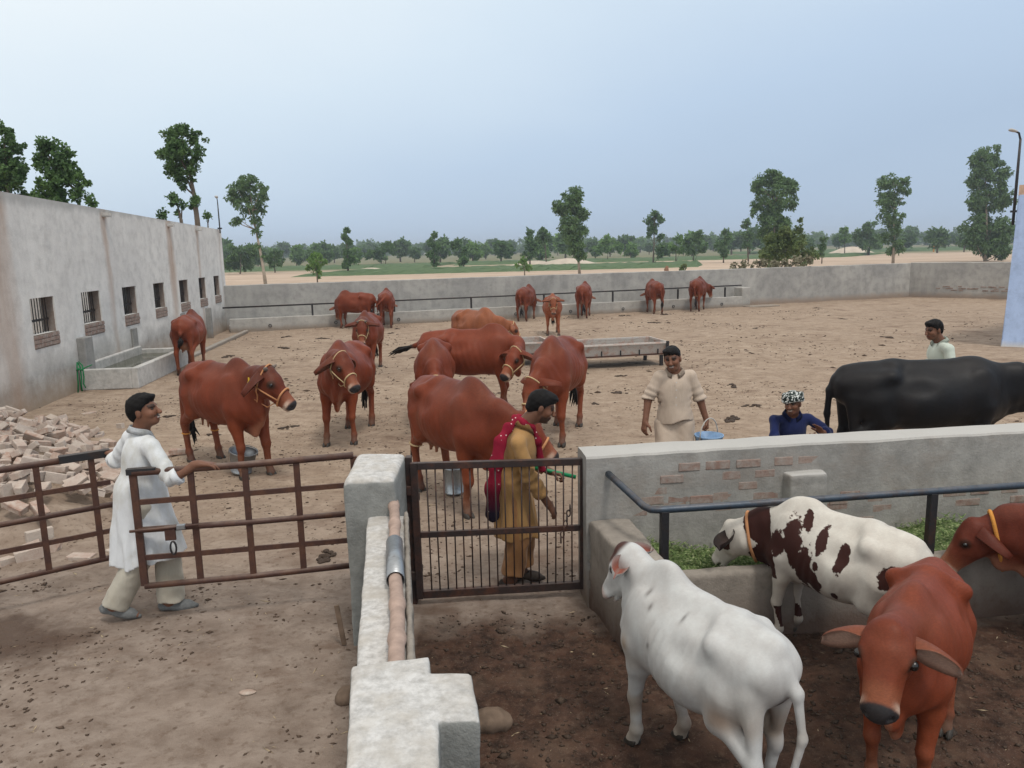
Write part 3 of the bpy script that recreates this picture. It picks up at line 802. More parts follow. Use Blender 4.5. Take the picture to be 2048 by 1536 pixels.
    S.ell(J['pelvis'] - V3(0, 0, .05), (.100, .130, .11), rot=BR, k=.06)
    for s, nm in ((1, 'l'), (-1, 'r')):
        hip = J['pelvis'] + lft*.085*s - V3(0, 0, .03); an = J[nm+'an']; kn = J[nm+'kn']; e = an + unit(an - kn)*sz.get('len', .0)
        S.chain([hip, kn*.97 + hip*.03, e + unit(an - kn)*.06], [.095*w, .092*w, sz.get('hem', .088)], k=.05)
    ends = [(J[nm+'an'] + unit(J[nm+'an'] - J[nm+'kn'])*sz.get('len', 0), unit(J[nm+'an'] - J[nm+'kn'])) for nm in 'lr']
    def scut(Pp):
        d = np.full(len(Pp), -1.0)
        for c, n in ends:
            v = Pp - c; d = np.where((v*v).sum(1) < .035, np.maximum(d, v @ n - .006*np.sin(40*Pp[:,0])), d)
        return d
    def sfold(Pp):
        A = Pp*V3(1, 1, .8); return .022*(np.abs(sines(A, sd + 5, 12)) - .3) + .009*(np.abs(sines(Pp*V3(1, 1, 1.6), sd + 6, 22)) - .3) + .003*sines(A, sd + 7, 50)
    Pp, Qq = S.skin(.0095, disp=sfold, cut=scut); skin_object('shalwar', Pp, Qq, M[sz['mat']], root)
    # shoes
    if g('shoes'):
        for nm in 'lr':
            fy = R(q[nm+'foot'][0]); fd = unit(V3(math.cos(fy), math.sin(fy), q[nm+'foot'][1] if len(q[nm+'foot']) > 1 else 0)); a = J[nm+'an']; sdv = unit(np.cross(V3(0, 0, 1), fd)); upv = np.cross(fd, sdv); FR = np.stack([fd, sdv, upv])
            X = Flesh(.03); X.ell(a - upv*.062 + fd*.03, (.135, .046, .026), rot=FR); X.limb(a - upv*.060 + fd*.10, a - upv*.058 + fd*.19, .036, .015, k=.03); X.limb(a - upv*.052 + fd*.05, a - upv*.05 + fd*.12, .042, .036, k=.03); X.limb(a - upv*.055 - fd*.06, a - upv*.04 - fd*.075, .036, .024, k=.03)
            Pp, Qq = X.skin(.008, cut=lambda p, a=a, fd=fd, upv=upv: np.maximum(-((p - a) @ upv) - .088, np.minimum(((p - a) @ upv) + .032 + .0*p[:,0], .06 - (p - a) @ fd) if False else -((p - a) @ upv) - .088))
            skin_object('shoe', Pp, Qq, M[q['shoes']], root)
    return root, T, J, fwd, lft

def cloth_strip(name, chains, mat, root, vox=.009, seed=3, amp=.008):
    F = Flesh(.04)
    for pts, rad, flat in chains: F.chain([V3(*p) for p in pts], rad, k=.03, flat=flat)
    P, Q = F.skin(vox, disp=lambda p: amp*sines(p*V3(1, 1, .5), seed, 30) + amp*.7*sines(p*V3(1, 1, .5), seed + 1, 60))
    return skin_object(name, P, Q, M[mat], root)

def pail(loc, r0, r1, h, mat, label, tilt=(0, 0, 0), bail=True, fill=None):
    root = empty('pail', loc); tag(root, label, 'bucket'); root.rotation_euler = tilt
    bm = bmesh.new(); n = 28; rings = []
    for z, r in ((0, r0*.93), (.004, r0), (.02, r0*1.02), (.022, r0*.985), (h*.5, (r0 + r1)/2), (h - .02, r1*.985), (h - .015, r1*1.03), (h, r1*1.04), (h, r1*.985), (h*.5, (r0 + r1)/2 - .006), (.012, r0*.95)):
        rings.append([bm.verts.new((r*math.cos(t), r*math.sin(t), z)) for t in np.linspace(0, 2*math.pi, n, endpoint=False)])
    for A, B in zip(rings, rings[1:]):
        for k in range(n): bm.faces.new((A[k], A[(k+1) % n], B[(k+1) % n], B[k]))
    bm.faces.new(rings[0][::-1]); bm.faces.new(rings[-1])
    bm_object('pail_body', bm, M[mat], root, True)
    if bail == 'up': tube_object('bail', [(r1*1.03*math.cos(t), 0, h - .01 + r1*1.25*math.sin(t)) for t in np.linspace(0, math.pi, 15)], .006, M['limewash'], root, 6)
    elif bail: tube_object('bail', [(r1*1.04*math.cos(t), r1*.96*math.sin(t), h + .006 + .012*math.sin(t)) for t in np.linspace(0, math.pi, 15)], .0055, M['galvanised'], root, 6)
    for s in (1, -1): box_object('bail_ear', (s*r1*1.03, 0, h - .025), (.014, .03, .04), M['galvanised'], root, bevel=.003)
    if fill:
        bm = bmesh.new(); bm.faces.new([bm.verts.new((r1*.9*math.cos(t), r1*.9*math.sin(t), h*.72)) for t in np.linspace(0, 2*math.pi, n, endpoint=False)]); bm_object('milk', bm, M[fill], root)
    return root
# ---------------------------------------------------------------- surfaces
def fbm2(x, y, seed=0, octv=4):
    """tiling-free 2-D value noise on arrays, about -1..1"""
    r = np.random.RandomState(seed); T = r.rand(256, 256); v = 0; a = 1.0; tot = 0
    for o in range(octv):
        X, Y = x*(2**o) + 17.3*o, y*(2**o) + 5.1*o
        xi, yi = np.floor(X).astype(int), np.floor(Y).astype(int); fx, fy = X - xi, Y - yi
        fx, fy = fx*fx*(3-2*fx), fy*fy*(3-2*fy)
        g = lambda i, j: T[(xi+i) & 255, (yi+j) & 255]
        v = v + a*((g(0,0)*(1-fx) + g(1,0)*fx)*(1-fy) + (g(0,1)*(1-fx) + g(1,1)*fx)*fy); tot += a; a *= .5
    return v/tot*2 - 1

def make_dirt():
    m = Mat('yard_dirt', .95, .12); P = m.pos(); x, y, z = m.sep(P)
    big = m.noise(P, .55, 5, .6); mid = m.noise(P, 3.4, 6, .66); fine = m.noise(P, 15, 6, .72)
    grain = m.noise(P, 120, 3, .6)
    flat = m.map(P, (1.0, 1.5, 1)); trample = m.noise(flat, 3.1, 7, .72, .3)
    tan = m.mix(m.ramp(big, [(.30, 0.0), (.72, 1.0)]), (.275, .206, .150), (.375, .290, .217))
    tan = m.mix(m.ramp(mid, [(.42, 0.0), (.68, .65)]), tan, (.200, .137, .096))
    tan = m.mix(m.ramp(trample, [(.46, 0.0), (.74, .75)]), tan, (.46, .365, .282))
    # the trodden, greyer strip in front of the gates
    grey = m.mix(m.ramp(mid, [(.3, 0.0), (.7, 1.0)]), (.155, .116, .092), (.262, .206, .168))
    grey = m.mix(m.ramp(trample, [(.42, 0.0), (.68, .8)]), grey, (.325, .268, .225))
    warp = m.math('MULTIPLY_ADD', big, 2.4, y)
    g = m.ramp(m.math('MULTIPLY_ADD', warp, .1, 0.0), [(.70, 1.0), (1.02, 0.0)])
    c = m.mix(g, tan, grey)
    # wet dung-soaked soil of the calf pen
    wet = m.mix(m.ramp(m.noise(P, 7, 6, .7), [(.36, 0.0), (.60, 1.0)]), (.026, .0155, .0115), (.076, .041, .028))
    wet = m.mix(m.ramp(m.noise(P, 2.1, 5, .6), [(.52, 0.0), (.74, .65)]), wet, (.130, .084, .058))
    wet = m.mix(m.ramp(m.noise(P, 31, 4, .7), [(.58, 0.0), (.76, .55)]), wet, (.17, .112, .08))
    e = m.math('MULTIPLY_ADD', m.math('SUBTRACT', mid, .5), .9, y)
    inpen = m.math('MULTIPLY', m.ramp(m.math('MULTIPLY_ADD', e, .1, 0.0), [(.500, 1.0), (.555, 0.0)]), m.ramp(m.math('ADD', x, 1.0), [(.22, 0.0), (.30, 1.0)]))
    c = m.mix(inpen, c, wet)
    # damp manure stains: broad dark smears
    st = m.noise(m.map(P, (.9, 1.3, 1)), .95, 5, .66, .5)
    c = m.mix(m.ramp(st, [(.55, 0.0), (.72, .72)]), c, (.135, .083, .058))
    st2 = m.noise(m.map(P, (1.2, 1.6, 1), loc=(3, 9, 0)), 2.9, 5, .68, .4)
    c = m.mix(m.ramp(st2, [(.63, 0.0), (.75, .5)]), c, (.135, .080, .056))
    pt = m.math('ADD', m.math('POWER', m.math('MULTIPLY', m.math('ADD', x, 3.95), .9), 2.0), m.math('POWER', m.math('MULTIPLY', m.math('SUBTRACT', y, 5.15), 1.6), 2.0))
    c = m.mix(m.ramp(m.math('MULTIPLY_ADD', mid, 1.2, m.math('SUBTRACT', pt, .6)), [(.20, .8), (.75, 0.0)]), c, (.075, .048, .036))
    # trampled crumbs and straw flecks
    c = m.mix(m.ramp(fine, [(.53, 0.0), (.64, .5)]), c, (.120, .080, .057))
    c = m.mix(m.ramp(grain, [(.62, 0.0), (.76, .35)]), c, (.46, .37, .29))
    c = m.mix(m.ramp(m.voro(P, 8.5), [(.0, .7), (.09, .6), (.14, 0.0)]), c, (.09, .06, .044))
    m.color(c)
    m.roughness(m.mix(inpen, .95, m.ramp(m.noise(P, 5, 4), [(.40, .55), (.62, .9)])))
    m.bump(trample, .3, .035); m.bump(fine, .45, .02); m.bump(grain, .4, .006)
    M['yard_dirt'] = m.m
make_dirt()

def make_field():
    m = Mat('field_soil', .95, .1); P = m.pos(); x, y, z = m.sep(P)
    n = m.noise(m.map(P, (.02, .16, 1)), 1.0, 5, .6); n2 = m.noise(P, .35, 5, .65)
    c = m.mix(m.ramp(n, [(.35, 0.0), (.65, 1.0)]), (.40, .30, .222), (.52, .405, .310))
    c = m.mix(m.ramp(n2, [(.52, 0.0), (.72, .5)]), c, (.255, .18, .125))
    dist = m.math('MULTIPLY_ADD', m.noise(m.map(P, (.012, .03, 1)), 1.0, 4, .6), 90.0, m.math('MULTIPLY_ADD', x, -.35, y))
    c = m.mix(m.ramp(m.math('MULTIPLY', dist, .002), [(.33, 0.0), (.40, .85)]), c, m.mix(n2, (.10, .125, .055), (.17, .165, .095)))
    m.color(c); m.bump(n2, .4, .1); M['field_soil'] = m.m
    m = Mat('crop_green', .8, .2); P = m.co()
    m.color(m.mix(m.ramp(m.noise(P, .7, 5, .7), [(.3, 0.0), (.7, 1.0)]), (.045, .085, .028), (.095, .145, .055))); M['crop_green'] = m.m
make_field()

def plaster(name, light, dark, rough_scale=1.0, streak=None, base_dirt=None, cracks=.35, bumps=.35, speck=.5):
    """hand-trowelled cement / whitewash; object coordinates, z up"""
    m = Mat(name, .92, .18); P = m.co(); x, y, z = m.sep(P)
    a = m.noise(P, 1.1*rough_scale, 5, .62, .3); b = m.noise(P, 5.5*rough_scale, 6, .68); f = m.noise(P, 46*rough_scale, 4, .6)
    v = m.noise(m.map(P, (3.2, 3.2, .45)), 1.0*rough_scale, 5, .65)
    c = m.mix(m.ramp(a, [(.30, 0.0), (.70, 1.0)]), dark, light)
    c = m.mix(m.ramp(b, [(.44, 0.0), (.70, .55)]), c, tuple(t*.62 for t in dark))
    c = m.mix(m.ramp(v, [(.50, 0.0), (.72, .40)]), c, tuple(min(1, t*1.12) for t in light))
    c = m.mix(m.ramp(f, [(.60, 0.0), (.74, speck)]), c, tuple(t*.55 for t in dark))
    m.x, m.y_, m.z, m.b, m.a, m.v, m.c, m.P = x, y, z, b, a, v, c, P
    if base_dirt:
        col, h = base_dirt
        e = m.math('MULTIPLY_ADD', m.math('SUBTRACT', b, .5), h*1.3, z)
        m.c = m.mix(m.ramp(m.math('DIVIDE', e, h), [(.15, .85), (1.0, 0.0)]), m.c, col)
    m.color(m.c)
    m.bump(b, bumps, .03); m.bump(f, .5, .006)
    M[name] = m.m
    return m
plaster('cement_grey', (.345, .335, .315), (.225, .222, .212), base_dirt=((.215, .165, .125), .25))
plaster('cement_far', (.44, .425, .395), (.275, .27, .26), .55, base_dirt=((.27, .20, .15), .3))
plaster('cement_trough', (.45, .43, .395), (.33, .32, .30), .8, base_dirt=((.24, .19, .145), .2))
plaster('limewash', (.62, .60, .57), (.42, .41, .385), 1.6, speck=.35, bumps=.5)
plaster('cement_smooth', (.285, .29, .275), (.195, .20, .188), 1.2, speck=.3, bumps=.25)
plaster('manger_cement', (.33, .295, .255), (.205, .18, .155), 1.3, base_dirt=((.085, .048, .034), .33))
plaster('blue_paint', (.44, .56, .80), (.385, .50, .735), .8, base_dirt=((.62, .60, .56), .16), speck=.1)
plaster('peach_paint', (.60, .42, .31), (.52, .36, .27), .8, speck=.1)
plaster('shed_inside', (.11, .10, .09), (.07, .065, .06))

def make_shed_wall():
    m = plaster('shed_wall', (.74, .725, .69), (.63, .615, .59), .6, speck=.18)
    x, z, b, v, c = m.x, m.z, m.b, m.v, m.c
    # grey cement repairs along the foot of the wall, blotchy upper edge
    e = m.math('MULTIPLY_ADD', m.math('SUBTRACT', m.noise(m.P, .9, 6, .7), .5), 1.5, z)
    foot = m.ramp(e, [(.50, .85), (.98, 0.0)])
    c = m.mix(foot, c, m.mix(m.ramp(b, [(.35, 0.0), (.65, 1.0)]), (.235, .232, .222), (.46, .45, .425)))
    dirt = m.ramp(m.math('MULTIPLY_ADD', b, .4, z), [(.22, .9), (.80, 0.0)])
    c = m.mix(dirt, c, (.33, .25, .18))
    # rust-brown rain streaks under the roof spouts and one broad old stain
    wob = m.math('MULTIPLY', m.math('SUBTRACT', m.noise(m.map(m.P, (1.2, 1, .5)), 1.6, 4), .5), .5)
    for s0, w, k in ((-2.62, .62, 1.0), (2.08, .20, .7), (6.60, .36, .85), (9.35, .22, .7), (-5.5, .4, .5), (12.1, .14, .4)):
        d = m.math('ABSOLUTE', m.math('SUBTRACT', m.math('ADD', x, wob), s0))
        f = m.math('MULTIPLY', m.ramp(m.math('DIVIDE', d, w), [(.25, k), (1.0, 0.0)]), m.ramp(m.math('MULTIPLY', z, .25), [(.22, .55), (.72, 1.0)]))
        f = m.math('MULTIPLY', f, m.ramp(v, [(.30, .45), (.62, 1.0)]))
        c = m.mix(f, c, (.40, .265, .185))
    top = m.ramp(m.math('MULTIPLY', m.math('MULTIPLY_ADD', v, .5, z), .25), [(.965, 0.0), (1.06, .55)])
    c = m.mix(top, c, (.30, .30, .29))
    m.color(c)
make_shed_wall()

def make_pen_wall():
    m = plaster('pen_wall', (.40, .385, .36), (.25, .24, .225), 1.1, base_dirt=((.20, .15, .115), .3))
    lo = m.noise(m.map(m.P, (1, 1, 1.6)), 1.7, 5, .65)
    c = m.mix(m.ramp(lo, [(.50, 0.0), (.66, .6)]), m.c, (.25, .215, .185))
    topw = m.ramp(m.math('MULTIPLY_ADD', m.b, .06, m.z), [(.0, 0.0), (1.0, 1.0)])
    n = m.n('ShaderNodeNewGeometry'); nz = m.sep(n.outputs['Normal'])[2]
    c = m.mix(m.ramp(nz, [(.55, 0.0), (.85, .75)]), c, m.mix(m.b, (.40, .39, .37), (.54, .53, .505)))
    m.color(c)
make_pen_wall()

def brick_material(name, cols, dust, wear=.5):
    m = Mat(name, .93, .12); r = m.rnd(); P = m.co()
    c = m.ramp(r, [(i/(len(cols)-1), k) for i, k in enumerate(cols)])
    n = m.noise(P, 14, 5, .65); f = m.noise(P, 60, 4, .6)
    c = m.mix(m.ramp(n, [(.40, 0.0), (.66, wear)]), c, dust)
    c = m.mix(m.ramp(f, [(.56, 0.0), (.72, .45)]), c, m.mix(1.0, c, (.45, .42, .40), 'MULTIPLY'))
    m.color(c); m.bump(n, .5, .012); m.bump(f, .5, .004); M[name] = m.m
brick_material('old_brick', [(.36, .26, .21), (.42, .33, .28), (.34, .215, .165), (.47, .40, .345), (.40, .33, .29)], (.50, .435, .375), .9)
brick_material('wall_brick', [(.25, .165, .135), (.29, .215, .18), (.24, .15, .12)], (.33, .29, .26), .95)

brick_material('jamb_brick', [(.25, .19, .155), (.27, .21, .175)], (.30, .26, .23), .9)

def metal(name, paint, rust, amount=.5, rough=.55, metal_=.2, dust=(.30, .24, .2), dusty=.4):
    m = Mat(name, rough, .4, metal_); P = m.co()
    a = m.noise(P, 6, 6, .7); b = m.noise(P, 45, 4, .6)
    c = m.mix(m.ramp(a, [(.62 - .3*amount, 0.0), (.78 - .3*amount, 1.0)]), paint, rust)
    c = m.mix(m.ramp(b, [(.52, 0.0), (.75, .5)]), c, m.mix(1.0, c, (.5, .45, .42), 'MULTIPLY'))
    nz = m.sep(m.n('ShaderNodeNewGeometry').outputs['Normal'])[2]
    c = m.mix(m.math('MULTIPLY', m.ramp(nz, [(.2, 0.0), (.9, dusty)]), m.ramp(m.noise(P, 9, 4), [(.35, .3), (.6, 1.0)])), c, dust)
    m.color(c); m.roughness(m.math('MULTIPLY_ADD', b, .3, rough - .1)); m.bump(b, .3, .003); M[name] = m.m
metal('rust_brown', (.072, .034, .026), (.105, .048, .030), .6)
metal('gate_iron', (.036, .024, .022), (.085, .036, .024), .5, dusty=.15)
metal('dark_iron', (.030, .030, .033), (.060, .036, .028), .4, .5, .4, dusty=.2)
metal('rail_blue', (.050, .072, .10), (.055, .045, .045), .45, .42, .5, dusty=.25)
metal('feeder_sheet', (.58, .54, .50), (.52, .34, .27), .42, .6, .1, (.45, .38, .32), .3)
metal('galvanised', (.33, .35, .37), (.24, .25, .26), .45, .38, .85, (.4, .37, .33), .15)
metal('steel_pail', (.36, .40, .43), (.28, .31, .33), .4, .35, .8, (.4, .38, .35), .1)
plain('clay_pipe', (.36, .265, .22), .9, .15, var=.22, scale=14, bump=.4)
plain('green_plastic', (.004, .21, .075), .4, .4)
plain('green_cord', (.012, .16, .055), .7, .2)
plain('stone', (.16, .115, .085), .95, .1, var=.3, scale=12, bump=.6)
plain('mound_sand', (.50, .43, .35), .95, .1, var=.12, scale=.8, bump=.4)
m = Mat('trough_water', .06, .5); m.color(m.mix(m.noise(m.co(), 3, 4), (.035, .040, .016), (.075, .070, .035))); m.bump(m.noise(m.co(), 9, 2), .06, .01); M['trough_water'] = m.m
m = Mat('dung', .75, .3); m.color(m.mix(m.noise(m.co(), 26, 4), (.028, .019, .013), (.085, .054, .036))); m.bump(m.noise(m.co(), 55, 4), .7, .01); M['dung'] = m.m
m = Mat('crumbs', .9, .15); m.color(m.mix(m.noise(m.pos(), 9, 3), (.035, .024, .018), (.16, .11, .08))); M['crumbs'] = m.m
m = Mat('straw', .85, .2); m.color(m.mix(m.noise(m.pos(), 7, 2), (.30, .22, .13), (.50, .41, .28))); M['straw'] = m.m

# ---------------------------------------------------------------- ground
def inside_yard(x, y):
    far = 27.9 + (x + 10.4)*(9.0/29.6) + .1
    return (y < far) & (x > -8.98 - .1098*(y - 15.85) - .15)
def ground_height(x, y):
    h = .030*fbm2(x*.35, y*.35, 3, 3) + .018*fbm2(x*1.7, y*1.7, 4, 3)
    near = np.clip((13 - y)/4, 0, 1)
    h = h + near*(.012*fbm2(x*6, y*6, 5, 3) - .016*np.clip(fbm2(x*4.2, y*4.2, 8, 2) - .25, 0, 1)*2)
    pen = np.clip((5.4 - y)/.4, 0, 1)*np.clip((x + .7)/.3, 0, 1)
    h = h + pen*(.022*fbm2(x*5, y*5, 9, 3))
    return h
def ground_z(x, y): return float(ground_height(np.array([float(x)]), np.array([float(y)]))[0])
def build_ground():
    xs = np.concatenate([np.arange(-11.6, -6.5, .14), np.arange(-6.5, 5.2, .042), np.arange(5.2, 24.5, .16)])
    ys = np.concatenate([np.arange(-4, 1.0, .25), np.arange(1.0, 12.5, .042), np.arange(12.5, 39.0, .15)])
    X, Y = np.meshgrid(xs, ys, indexing='ij'); Z = ground_height(X, Y)
    ny = len(ys); i, j = np.meshgrid(np.arange(len(xs)-1), np.arange(ny-1), indexing='ij')
    Q = np.stack([i*ny + j, (i+1)*ny + j, (i+1)*ny + j + 1, i*ny + j + 1], -1).reshape(-1, 4)
    cx, cy = (X[:-1,:-1] + .07).ravel(), (Y[:-1,:-1] + .07).ravel()
    Q = Q[inside_yard(cx, cy)]
    P = np.stack([X, Y, Z], -1).reshape(-1, 3)
    used = np.unique(Q); re = np.full(len(P), -1); re[used] = np.arange(len(used))
    o = skin_object('yard_ground', P[used], re[Q], M['yard_dirt']); tag(o, 'trampled tan dirt of the cattle yard and dark wet soil of the pen', kind='structure')
    # open country to the horizon
    bm = bmesh.new()
    rr = [0, 60, 120, 200, 320, 520, 900, 1700, 3500]; n = 48; rings = []
    for r in rr[1:]: rings.append([bm.verts.new((r*math.cos(2*math.pi*k/n), 30 + r*math.sin(2*math.pi*k/n), -.10)) for k in range(n)])
    bm.faces.new(rings[0])
    for a, b in zip(rings, rings[1:]):
        for k in range(n): bm.faces.new((a[k], b[k], b[(k+1) % n], a[(k+1) % n]))
    o = bm_object('ground', bm, M['field_soil']); tag(o, 'sandy fields stretching to the horizon', kind='structure')
build_ground()

def bank(name, pts, h, mat, label=None, seed=1, jag=.25):
    """raised strip of crop: outline polygon pts (x,y), height h, ragged top"""
    bm = bmesh.new(); rnd = random.Random(seed)
    (x0, y0), (x1, y1), (x2, y2), (x3, y3) = pts; nu, nv = 90, 8; g = []
    for i in range(nu+1):
        row = []
        for j in range(nv+1):
            u, v = i/nu, j/nv
            x = (x0*(1-u) + x1*u)*(1-v) + (x3*(1-u) + x2*u)*v; y = (y0*(1-u) + y1*u)*(1-v) + (y3*(1-u) + y2*u)*v
            edge = 0 if i in (0, nu) or j in (0, nv) else 1
            row.append(bm.verts.new((x + rnd.uniform(-.3, .3), y + rnd.uniform(-.4, .4), -.12 + edge*h*rnd.uniform(1-jag, 1+jag))))
        g.append(row)
    for i in range(nu):
        for j in range(nv): bm.faces.new((g[i][j], g[i+1][j], g[i+1][j+1], g[i][j+1]))
    o = bm_object(name, bm, M[mat]); tag(o, label, kind='stuff'); return o
bank('crop_field', [(-26, 92), (24, 97), (30, 122), (-20, 116)], .35, 'crop_green', 'bright green crop strip beyond the pale sandy field', 1)
bank('crop_field', [(-70, 84), (-34, 88), (-40, 100), (-80, 96)], .35, 'crop_green', 'green crop strip at the edge of the fields by the shed', 2)
bank('crop_field', [(-10, 138), (60, 138), (80, 165), (-10, 165)], .4, 'crop_green', 'dark green crop strip in front of the distant tree line', 3)
bank('crop_field', [(-60, 124), (-14, 128), (-10, 158), (-70, 150)], .4, 'crop_green', 'green crop strip under the distant rounded trees', 4)
bank('crop_field', [(62, 178), (170, 205), (200, 260), (60, 230)], .5, 'crop_green', 'wide green crop strip behind the white sand mound', 5)

# ---------------------------------------------------------------- the long shed with seven barred windows
SHED = empty('shed', (-8.98, 15.85, 0), math.atan2(.994, -.1091)); tag(SHED, 'long whitewashed shed with seven barred windows and rust streaks', 'building')
WIN = [(-1.72, .95), (.45, .95), (2.70, .90), (4.87, .87), (7.08, .86), (9.10, .77), (10.89, .74), (-3.95, .95)]
WZ0, WZ1, THK = 1.30, 1.98, .24
def shed_top(s): return 3.86 - (s + 2.2)*.0190
def build_shed():
    S0, S1 = -9.0, 12.45
    xs = sorted({S0, S1} | {w[0] for w in WIN} | {w[0] + w[1] for w in WIN} | set(np.arange(-8, 12.4, 1.0)))
    zs = [-.1, .5, .9, WZ0, WZ1, 2.6, 3.2, None]
    bm = bmesh.new(); V = {}
    def vert(x, y, z):
        k = (round(x, 4), y, round(z, 4))
        if k not in V: V[k] = bm.verts.new((x, y, z))
        return V[k]
    def zz(k, x): return shed_top(x) if zs[k] is None else zs[k]
    hole = lambda a, b: any(w[0] - .001 <= a and b <= w[0] + w[1] + .001 for w in WIN)
    for y in (0, THK):
        for a, b in zip(xs, xs[1:]):
            for k in range(len(zs)-1):
                if zs[k] == WZ0 and hole(a, b): continue
                bm.faces.new([vert(a, y, zz(k, a)), vert(b, y, zz(k, b)), vert(b, y, zz(k+1, b)), vert(a, y, zz(k+1, a))])
    for a, b in zip(xs, xs[1:]):
        bm.faces.new([vert(a, 0, shed_top(a)), vert(b, 0, shed_top(b)), vert(b, THK, shed_top(b)), vert(a, THK, shed_top(a))])
    for w in WIN:
        a, b = w[0], w[0] + w[1]
        bm.faces.new([vert(a, 0, WZ0), vert(a, 0, WZ1), vert(a, THK, WZ1), vert(a, THK, WZ0)])
        bm.faces.new([vert(b, 0, WZ0), vert(b, THK, WZ0), vert(b, THK, WZ1), vert(b, 0, WZ1)])
        xx = [x for x in xs if a - .001 <= x <= b + .001]
        for p, q in zip(xx, xx[1:]):
            bm.faces.new([vert(p, 0, WZ1), vert(q, 0, WZ1), vert(q, THK, WZ1), vert(p, THK, WZ1)])
            bm.faces.new([vert(p, 0, WZ0), vert(p, THK, WZ0), vert(q, THK, WZ0), vert(q, 0, WZ0)])
    bmesh.ops.recalc_face_normals(bm, faces=bm.faces)
    bm_object('wall', bm, M['shed_wall'], SHED)
    D = 4.2
    # far end wall, roof slab, floor and a back wall with two tall openings
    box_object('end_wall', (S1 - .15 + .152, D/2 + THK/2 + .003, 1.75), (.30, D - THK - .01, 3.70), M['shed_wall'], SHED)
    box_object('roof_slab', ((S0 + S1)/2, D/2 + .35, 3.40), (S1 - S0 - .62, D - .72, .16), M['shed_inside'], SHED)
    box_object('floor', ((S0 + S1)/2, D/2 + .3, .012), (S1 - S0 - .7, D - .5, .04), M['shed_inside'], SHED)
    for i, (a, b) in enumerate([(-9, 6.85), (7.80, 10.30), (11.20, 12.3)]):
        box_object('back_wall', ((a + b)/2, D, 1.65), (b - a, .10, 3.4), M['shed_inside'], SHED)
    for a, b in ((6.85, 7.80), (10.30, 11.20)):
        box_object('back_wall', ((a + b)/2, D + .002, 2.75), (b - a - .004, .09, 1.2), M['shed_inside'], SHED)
    bar = None
    rnd = random.Random(4)
    brick = None
    for wi, (a, w) in enumerate(WIN[:7]):
        g = empty('window'); g.parent = SHED; g.location = (a, 0, WZ0)
        n = 9
        for k in range(n):
            x = w*(k + .6)/(n + .2)
            if bar is None:
                o = tube_object('bar', [(0, 0, -.01), (0, 0, WZ1 - WZ0 + .01)], .0095, M['dark_iron'], g, 6); bar = o.data
            else: o = link_mesh('bar', bar, g)
            o.location = (x, .14, 0)
        box_object('cross_bar', (w/2, .14, .25), (w + .02, .012, .045), M['dark_iron'], g)
        box_object('jamb', (w + .0, THK/2 + .012, (WZ1 - WZ0)/2), (.012, THK - .03, WZ1 - WZ0 - .004), M['jamb_brick'], g)
        # bare brick left under the opening where the plaster is missing
        s = box_object('sill', (w/2 + .01, .004, -.125), (w*1.02, .03, .26), M['pen_wall'], g)
        rows = 3; bh = .079
        for r_ in range(rows):
            x = -.02 - (.10 if r_ % 2 else 0)
            while x < w - .03:
                L = .225
                x0, x1 = max(x, -.015), min(x + L, w + .03)
                if x1 - x0 > .05:
                    o = box_object('brick', ((x0 + x1)/2, -.013, -.045 - r_*bh + rnd.uniform(-.004, .004)), (x1 - x0 - .014, .02 + rnd.uniform(0, .012), bh - .014), M['wall_brick'], g, bevel=.004)
                x += L
    # low cement buttresses and roof spouts
    for s, w, h, d in ((-.02, .42, 1.10, .16), (2.95, .34, 1.0, .05), (9.55, .16, 1.02, .16), (6.9, .4, 1.05, .03)):
        box_object('buttress', (s + w/2, -d/2 + .002, h/2 - .03), (w, d, h), M['cement_grey'], SHED, bevel=.02)
    for s in (2.08, 6.60, 9.35):
        bm = bmesh.new(); z = shed_top(s) - .16
        add_box(bm, (s, -.07, z), (.17, .16, .03)); add_box(bm, (s - .08, -.07, z + .045), (.03, .16, .07)); add_box(bm, (s + .08, -.07, z + .045), (.03, .16, .07))
        bm_object('roof_spout', bm, M['limewash'], SHED)
build_shed()

def lamp_post(name, base, h, arm, label, lamp_col=(.5, .5, .48), r=.035):
    root = empty(name, base); tag(root, label, 'street lamp')
    ax, ay = arm
    tube_object('pole', [(0, 0, 0), (0, 0, h*.55), (0, 0, h)], [r, r, r*.8], M['dark_iron'], root)
    tube_object('arm', [(0, 0, h - .03), (ax*.35, ay*.35, h + .13), (ax, ay, h + .17)], r*.7, M['dark_iron'], root, 8)
    head = Flesh(.02); head.limb((ax*.95, ay*.95, h + .17), (ax*1.75, ay*1.75, h + .20), .045, .06, flat=((0, 0, 1), 1.6))
    P, Q = head.skin(.014); skin_object('lamp_head', P, Q, M['limewash'], root)
    box_object('bracket', (0, 0, h*.16), (.12, .12, .05), M['dark_iron'], root)
    return root
lamp_post('street_lamp', (-10.20, 27.75, 3.45), 1.05, (.02, -.10), 'thin lamp post on the far roof corner of the whitewashed shed', r=.022)

cw = empty('window_backdrop_wall', (-8.98, 15.85, 0), math.atan2(.994, -.1091)); tag(cw, 'white wall beyond the shed, glimpsed through its barred windows', 'wall')  # added white wall: stands in for bright sky behind the shed windows
box_object('wall', (15.2, 7.2, 1.2), (10.4, .25, 2.4), M['limewash'], cw, bevel=.02)

